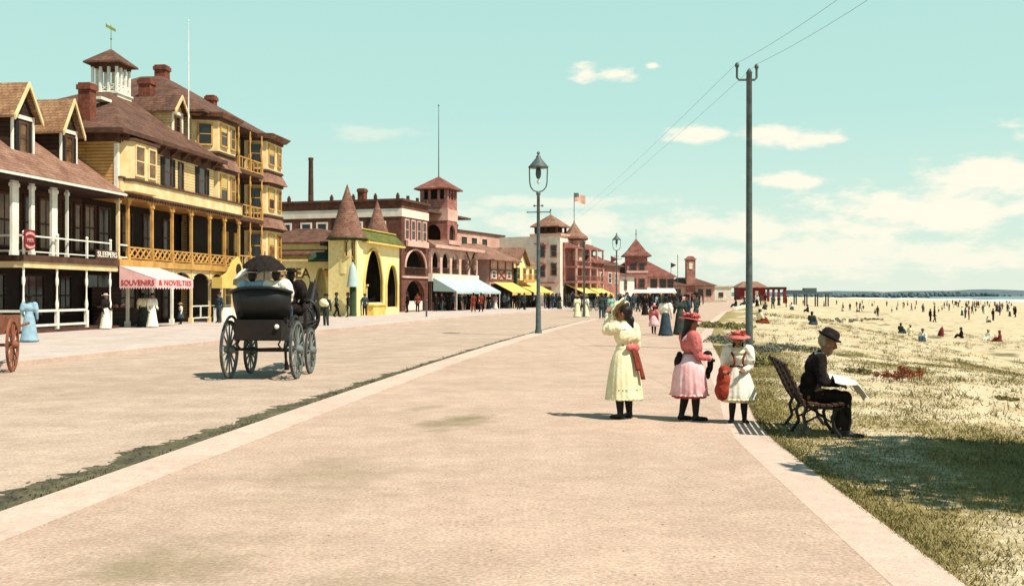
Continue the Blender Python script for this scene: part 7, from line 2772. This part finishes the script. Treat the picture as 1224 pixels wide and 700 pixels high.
# low white wall where the promenade bends away
bw = MB()
for i in range(60):
    y0, y1 = 112 + 4 * i, 116 + 4 * i
    a0, a1 = prom(y0), prom(y1)
    bw.add([(a0 + 0.02, y0, -1.0), (a0 + 0.3, y0, -1.0), (a0 + 0.3, y0, 0.32), (a0 + 0.02, y0, 0.32), (a1 + 0.02, y1, -1.0), (a1 + 0.3, y1, -1.0), (a1 + 0.3, y1, 0.32), (a1 + 0.02, y1, 0.32)],
           [(0, 1, 5, 4), (1, 2, 6, 5), (2, 3, 7, 6), (3, 0, 4, 7)] + ([(0, 3, 2, 1)] if i == 0 else []))
tag(bw.end('sea_wall', 'white_wall'), 'low whitish sea wall along the far bend of the promenade', 'wall')

# distant carriages on the road (copies of the near one with a horse each)
for i, (xp, Y, rz) in enumerate(((797, 150, -30), (812, 122, 20), (706, 112, 150))):
    X_ = (xp - 612) / F_PX * Y
    X_ = min(X_, kerb(Y) - 1.5) if i != 1 else min(X_, kerb(Y) - 2.0)
    c = dup(cg)
    c.location = (X_, Y, ROAD_Z + 0.004)
    c.rotation_euler = (0, 0, R(rz))
    c['label'] = ('far black carriage standing before the rose pavilion', 'far black carriage on the road beyond the women in green', 'far black carriage under the rose balconied hotel')[i]
    c['group'] = 'far carriages on the boulevard'
    hh = dup(H1)
    q = Matrix.Rotation(R(rz), 4, 'Z') @ Vector((0.06, 3.15, 0))
    hh.location = Vector((X_, Y, ROAD_Z + 0.004)) + q
    hh.rotation_euler = (0, 0, R(rz))
    hh['label'] = ('dark horse harnessed to the far carriage before the rose pavilion', 'dark horse harnessed to the far carriage beyond the women in green', 'dark horse harnessed to the far carriage under the rose balconies')[i]
    hh['group'] = 'far carriage horses'


# ---- people on the sand
def sand(xp, yp):
    """Ground spot on the beach under a given sight line."""
    for k in range(2400):
        Y = 6 + k * 0.25
        X = (xp - 612) / F_PX * Y
        e = max(X - prom(Y), 0.7)
        X = prom(Y) + e
        z = beach_z(e, Y)
        if EYE - (yp - HORIZ) / F_PX * Y <= z:
            return X, Y, z
    return X, Y, z


gD = 'people sitting on the sand'
for (kd, xp, yp, rz, cols, lab) in (
        ('s', 907, 386, -70, W('cloth_ivory', 'cloth_maroon', 'cloth_white'), 'woman in brown-red skirt sitting on the sand just right of the utility pole'),
        ('s', 970, 388, -40, W('cloth_green', 'cloth_slate', 'cloth_slate'), 'woman in slate dress sitting on the sand above the seated man\'s hat'),
        ('s', 1103, 408, 150, W('cloth_white', 'cloth_slate', 'cloth_green'), 'woman in white blouse and slate skirt sitting on the sand, large and near'),
        ('s', 1076, 398, -60, W('cloth_green', 'cloth_green', 'cloth_green'), 'woman in dull green reclining by the weedy line left of the woman in white'),
        ('t', 1088, 401, -30, {'blouse': 'cloth_ivory', 'trousers': 'cloth_ivory', 'hat': 'straw'}, 'man in ivory sitting beside the woman in dull green'),
        ('s', 1196, 408, 60, W('cloth_maroon', 'cloth_maroon', 'cloth_maroon'), 'woman in maroon sitting at the far right of the sand'),
        ('t', 1182, 407, 120, {'blouse': 'cloth_white', 'trousers': 'cloth_white', 'hat': 'straw'}, 'man in white sitting left of the woman in maroon'),
        ('t', 1150, 404, 80, {'blouse': 'cloth_trouser', 'trousers': 'cloth_trouser'}, 'man in brown bending low over the sand right of the red parasol')):
    X, Y, z = sand(xp, yp)
    put(kd, xp, Y, z - 0.02, rz, cols, lab, gD, 1.0, X=X)
X, Y, z = sand(1124, 403)
ps = root('beach_parasol', 'dark red parasol standing tilted on the sand beside the woman in white', 'parasol', (X, Y, z), 0)
ps.rotation_euler = (R(6), R(8), 0)
b = MB()
b.lathe([(0.26, 0.1), (0.25, 0.3), (0.19, 0.6), (0.09, 0.85), (0.0, 0.96)], n=12, cap=False)
b.end('canopy', 'red_paint', ps)
b = MB()
b.tube([(0, 0, 0), (0, 0, 1.02)], 0.015, 6)
b.end('stick', 'bench_wood', ps)
rr = random.Random(5)
spots = [(896, 364, 'm'), (905, 366, 'w'), (915, 362, 'm'), (924, 369, 'k'), (915, 370, 's'), (931, 365, 'w'), (940, 367, 'm'), (946, 370, 's'), (960, 364, 'k'), (966, 373, 't'),
         (1007, 372, 's'), (1016, 371, 'k'), (1024, 373, 't'), (1032, 370, 'c'), (1049, 378, 'm'), (1046, 376, 'c'), (1066, 373, 'c'), (1072, 371, 'c'), (1094, 370, 'c'), (1103, 373, 'm'),
         (1117, 374, 'w'), (1112, 384, 'm'), (1117, 385, 'k'), (1122, 373, 'c'), (1126, 371, 'c'), (1150, 377, 'w'), (1154, 380, 'm'), (1158, 382, 'm'), (1162, 375, 'k'), (1156, 367, 'w'), (1165, 366, 'm'),
         (1175, 374, 'k'), (1177, 375, 'w'), (1187, 383, 'm'), (1191, 372, 'w'), (1195, 377, 'k'), (1198, 370, 'm'), (1207, 378, 'w'), (1212, 376, 'm'), (1214, 379, 'm'), (1180, 385, 's'), (1140, 368, 'c'), (1170, 368, 'k'), (985, 366, 'w'), (1000, 364, 'm'), (1060, 366, 'm'), (1085, 365, 'w'), (1204, 367, 'k'), (1184, 366, 'w'), (1132, 366, 'm')]
for i in range(56):             # the thin scatter of people far out towards the water
    spots.append((rr.choice([rr.uniform(1000, 1216), rr.gauss(1175, 24)]), rr.uniform(361.5, 373), rr.choice('mwkcmwm')))
spots = [q for q in spots if q[0] < 1222]
for i, (xp, yp, kd) in enumerate(spots):
    X, Y, z = sand(xp, yp)
    cl = rr.choice(['cloth_black', 'cloth_slate', 'cloth_trouser', 'cloth_green', 'cloth_maroon', 'cloth_ivory'])
    cols = Mn(cl, rr.choice([cl, 'cloth_black'])) if kd in 'mkt' else W(rr.choice([cl, 'cloth_white']), cl, rr.choice(['straw', 'cloth_black']))
    put(kd, xp, Y, z, rr.uniform(0, 360), cols, 'small far bather on the pale flat sand' if xp > 990 else 'small far figure on the sand behind the seated man and the utility pole',
        'far bathers on the beach' if xp > 990 else 'far figures on the upper beach', rr.uniform(0.92, 1.05) if Y < 200 else 1.0, X=X)

# ================================================================== plants
def leaves(mb, centre, radii, n, size, rnd, flat=0.6):
    for _ in range(n):
        while True:
            p = Vector((rnd.uniform(-1, 1), rnd.uniform(-1, 1), rnd.uniform(-1, 1)))
            if 0.15 < p.length < 1:
                break
        p = Vector((centre[0] + p.x * radii[0], centre[1] + p.y * radii[1], centre[2] + p.z * radii[2]))
        d = Vector((rnd.uniform(-1, 1), rnd.uniform(-1, 1), rnd.uniform(-0.5, 0.9))).normalized()
        u = d.cross(Vector((rnd.uniform(-1, 1), rnd.uniform(-1, 1), rnd.uniform(-1, 1)))).normalized()
        s_ = size * rnd.uniform(0.6, 1.4)
        mb.add([p - d * s_, p + u * s_ * 0.5, p + d * s_, p - u * s_ * 0.5], [(0, 1, 2, 3)])


# shade tree that throws the dark patch on the grass
tr = root('shade_tree', 'leafy shade tree at the grass edge whose shadow darkens the lawn on the right', 'tree', (7.35, 8.5, -0.1))
rnd = random.Random(21)
b = MB()
b.tube([(0, 0, -0.2), (0.05, 0.02, 1.0), (-0.05, 0.08, 2.4), (0.05, 0.0, 3.6), (0.0, 0.1, 5.2)], [0.24, 0.19, 0.16, 0.11, 0.04], 10)
for k in range(9):
    a = k * 2.4
    z0 = 2.2 + 0.3 * k
    L = 2.3 - 0.15 * k
    b.tube([(0, 0, z0), (L * 0.45 * math.cos(a), L * 0.45 * math.sin(a), z0 + 0.6), (L * math.cos(a), L * math.sin(a), z0 + 1.1)], [0.07, 0.045, 0.015], 6)
b.end('trunk', 'bark', tr)
b = MB()
for k in range(58):
    a, zz = rnd.uniform(0, 6.28), rnd.uniform(2.0, 6.0)
    rad = 2.3 * math.sqrt(max(0.05, 1 - ((zz - 3.9) / 2.4) ** 2)) * rnd.uniform(0.35, 1.0)
    s_ = rnd.uniform(0.45, 0.8)
    leaves(b, (rad * math.cos(a), rad * math.sin(a), zz), (s_, s_, s_ * 0.7), 230, 0.095, rnd)
b.end('crown', 'leaf', tr, recalc=False)

# rust-red clump on the sand
X, Y, z = sand(1074, 456)
rb = root('rust_shrub', 'low rusty red clump of dried plants on the sand right of the bench', 'shrub', (X, Y, z))
b = MB()
for k in range(22):
    a, r_ = rnd.uniform(0, 6.28), rnd.uniform(0, 1)
    p = Vector((0.48 * r_ * math.cos(a), 0.5 * r_ * math.sin(a), 0))
    hgt = rnd.uniform(0.08, 0.22) + (0.08 if p.x > 0 else 0)
    b.tube([p, p + Vector((rnd.uniform(-0.06, 0.06), rnd.uniform(-0.06, 0.06), hgt))], [0.008, 0.004], 5)
b.end('stem', 'rust_leaf', rb)
b = MB()
for k in range(30):
    a, r_ = rnd.uniform(0, 6.28), math.sqrt(rnd.uniform(0, 1))
    x = 0.46 * r_ * math.cos(a)
    leaves(b, (x, 0.5 * r_ * math.sin(a), 0.07 + 0.10 * rnd.random() + (0.06 if x > 0.05 else 0)), (0.07, 0.07, 0.05), 26, 0.028, rnd)
b.end('foliage', 'rust_leaf', rb, recalc=False)


def low_shrub(name, label, xp, yp, rx, ry, hh, n, mat, size, grp=None):
    X, Y, z = sand(xp, yp)
    s_ = root(name, label, 'shrub', (X, Y, z), 0, grp)
    b = MB()
    for k in range(n):
        a, r_ = rnd.uniform(0, 6.28), math.sqrt(rnd.random())
        x, y = rx * r_ * math.cos(a), ry * r_ * math.sin(a)
        hz = hh * (0.35 + 0.65 * rnd.random()) * (1.1 - 0.6 * r_)
        leaves(b, (x, y, hz * 0.6), (hh * 0.55, hh * 0.55, hz * 0.55), 30, size, rnd)
    b.end('foliage', mat, s_, recalc=False)
    for k in range(5):
        b = MB()
        a, r_ = rnd.uniform(0, 6.28), rnd.random() * 0.8
        p = Vector((rx * r_ * math.cos(a), ry * r_ * math.sin(a), 0))
        b.tube([p, p + Vector((rnd.uniform(-0.1, 0.1), rnd.uniform(-0.1, 0.1), hh * 0.6))], [0.02, 0.008], 5)
        b.end('stem', 'bark', s_)
    return s_


gS = 'low shrubs behind the bench'
low_shrub('beach_shrub', 'grey-green low shrub on the sand left of the seated man\'s hat', 945, 418, 0.95, 1.1, 0.26, 34, 'shrub_leaf', 0.04, gS)
low_shrub('beach_shrub', 'grey-green low shrub at the foot of the utility pole', 912, 420, 0.5, 1.0, 0.26, 26, 'shrub_leaf', 0.04, gS)
low_shrub('beach_shrub', 'olive low shrub between the rose girl and the red-hatted girl', 862, 436, 0.5, 1.2, 0.34, 30, 'dune_leaf', 0.045, gS)
low_shrub('beach_shrub', 'grey-green bush at the promenade edge behind the girl in rose', 851, 410, 0.8, 1.6, 0.45, 40, 'shrub_leaf', 0.05, gS)
low_shrub('beach_shrub', 'olive clump on the sand beyond the bush behind the girl in rose', 866, 392, 1.3, 3.0, 0.45, 40, 'dune_leaf', 0.07, gS)
low_shrub('beach_shrub', 'olive low plant just left of the rusty clump', 1028, 446, 0.28, 0.5, 0.16, 18, 'dune_leaf', 0.03, gS)
low_shrub('beach_shrub', 'small green plant at the right edge above the tree shadow', 1200, 478, 0.22, 0.3, 0.10, 12, 'dune_leaf', 0.025, gS)
low_shrub('beach_shrub', 'grey weedy clump on the sand under the far pier', 1000, 384, 2.6, 4.0, 0.35, 34, 'shrub_leaf', 0.09, gS)
low_shrub('beach_shrub', 'grey weedy clump on the sand right of the far pier', 1035, 382, 2.2, 4.0, 0.4, 30, 'shrub_leaf', 0.09, gS)

# turf: blades of grass growing where the lawn is thick
gb = MB()
gr = random.Random(9)
cnt = 0
vs, fs = [], []
while cnt < 100000:
    y = 4.2 + 30 * gr.random() ** 1.7
    e = 0.01 + 9 * gr.random() ** 1.5
    if gr.random() > grass_mask(e, y) * 0.95:
        continue
    x = prom(y) - 0.02 + e
    if abs(x) > 0.6 * y + 2.2:
        cnt += 1
        continue
    z = beach_z(e, y)
    hgt = gr.uniform(0.012, 0.042)
    a = gr.uniform(0, 6.28)
    wx, wy = 0.0045 * math.cos(a) * (1 + y * 0.06), 0.0045 * math.sin(a) * (1 + y * 0.06)
    lx, ly = gr.uniform(-0.03, 0.03), gr.uniform(-0.03, 0.03)
    i0 = len(vs)
    vs += [(x - wx, y - wy, z - 0.004), (x + wx, y + wy, z - 0.004), (x + lx, y + ly, z + hgt)]
    fs.append((i0, i0 + 1, i0 + 2))
    cnt += 1
gb.v, gb.f, gb.sm = vs, fs, [False] * len(fs)
tag(gb.end('grass', 'blade', recalc=False), kind='stuff')
# coarse tufts scattered over the upper beach
gb = MB()
vs, fs = [], []
n_t = 0
while n_t < 2600:
    y = 9 + 90 * gr.random() ** 1.5
    e = 2.0 + 26 * gr.random() ** 1.4
    if noise.noise(Vector((e * 0.2, y * 0.07, 13))) + 0.35 < gr.random() * 0.8:
        continue
    n_t += 1
    x0_ = prom(y) - 0.02 + e
    z0_ = beach_z(e, y)
    sz = gr.uniform(0.5, 1.5) * (1 + y * 0.012)
    for k in range(9):
        x, yy = x0_ + gr.gauss(0, 0.05) * sz, y + gr.gauss(0, 0.05) * sz
        a = gr.uniform(0, 6.28)
        wv_ = 0.008 * sz
        i0 = len(vs)
        vs += [(x - wv_ * math.cos(a), yy - wv_ * math.sin(a), z0_ - 0.01), (x + wv_ * math.cos(a), yy + wv_ * math.sin(a), z0_ - 0.01), (x + gr.gauss(0, 0.05) * sz, yy + gr.gauss(0, 0.05) * sz, z0_ + gr.uniform(0.02, 0.08) * sz)]
        fs.append((i0, i0 + 1, i0 + 2))
gb.v, gb.f, gb.sm = vs, fs, [False] * len(fs)
tag(gb.end('beach_weeds', 'dune_leaf', recalc=False), kind='stuff')
# weeds in the gutter
gb = MB()
vs, fs = [], []
for i in range(26000):
    y = 4 + 70 * gr.random() ** 1.8
    off = -0.04 - abs(gr.gauss(0, 0.16))
    if noise.noise(Vector((y * 0.7, 2, 2))) + 0.25 < gr.random() * 0.6:
        continue
    x = kerb(y) + off
    hgt = gr.uniform(0.015, 0.05)
    a = gr.uniform(0, 6.28)
    wx, wy = 0.005 * math.cos(a) * (1 + y * 0.06), 0.005 * math.sin(a) * (1 + y * 0.06)
    i0 = len(vs)
    vs += [(x - wx, y - wy, ROAD_Z), (x + wx, y + wy, ROAD_Z), (x + gr.uniform(-0.03, 0.03), y + gr.uniform(-0.03, 0.03), ROAD_Z + hgt)]
    fs.append((i0, i0 + 1, i0 + 2))
gb.v, gb.f, gb.sm = vs, fs, [False] * len(fs)
M['weed'] = material('gutter_weeds', (0.085, 0.085, 0.030, 1), (0.045, 0.045, 0.02, 1), 2.0)
tag(gb.end('gutter_weeds', 'weed', recalc=False), kind='stuff')

# loose stones on the road and the walk
st = MB()
sr = random.Random(77)
vs, fs = [], []
for i in range(4200):
    y = 4 + 32 * sr.random() ** 1.5
    t = sr.random()
    x, z = (kerb(y) + 0.6 + t * (prom(y) - kerb(y) - 1.1), 0.0) if sr.random() < 0.55 else (kerb(y) - 0.3 - 9 * t, ROAD_Z)
    r0 = sr.uniform(0.003, 0.010) * (1.5 if sr.random() < 0.06 else 1)
    a0 = sr.uniform(0, 6.28)
    i0 = len(vs)
    vs += [(x + r0 * math.cos(a0 + k * 1.571) * sr.uniform(0.7, 1.3), y + r0 * math.sin(a0 + k * 1.571) * sr.uniform(0.7, 1.3), z) for k in range(4)] + [(x, y, z + r0 * sr.uniform(0.5, 0.9))]
    fs += [(i0 + k, i0 + (k + 1) % 4, i0 + 4) for k in range(4)]
st.v, st.f, st.sm = vs, fs, [False] * len(fs)
M['stone'] = material('loose_stone', (0.34, 0.25, 0.18, 1), (0.16, 0.12, 0.09, 1), 9.0)
tag(st.end('gravel', 'stone', recalc=False), kind='stuff')
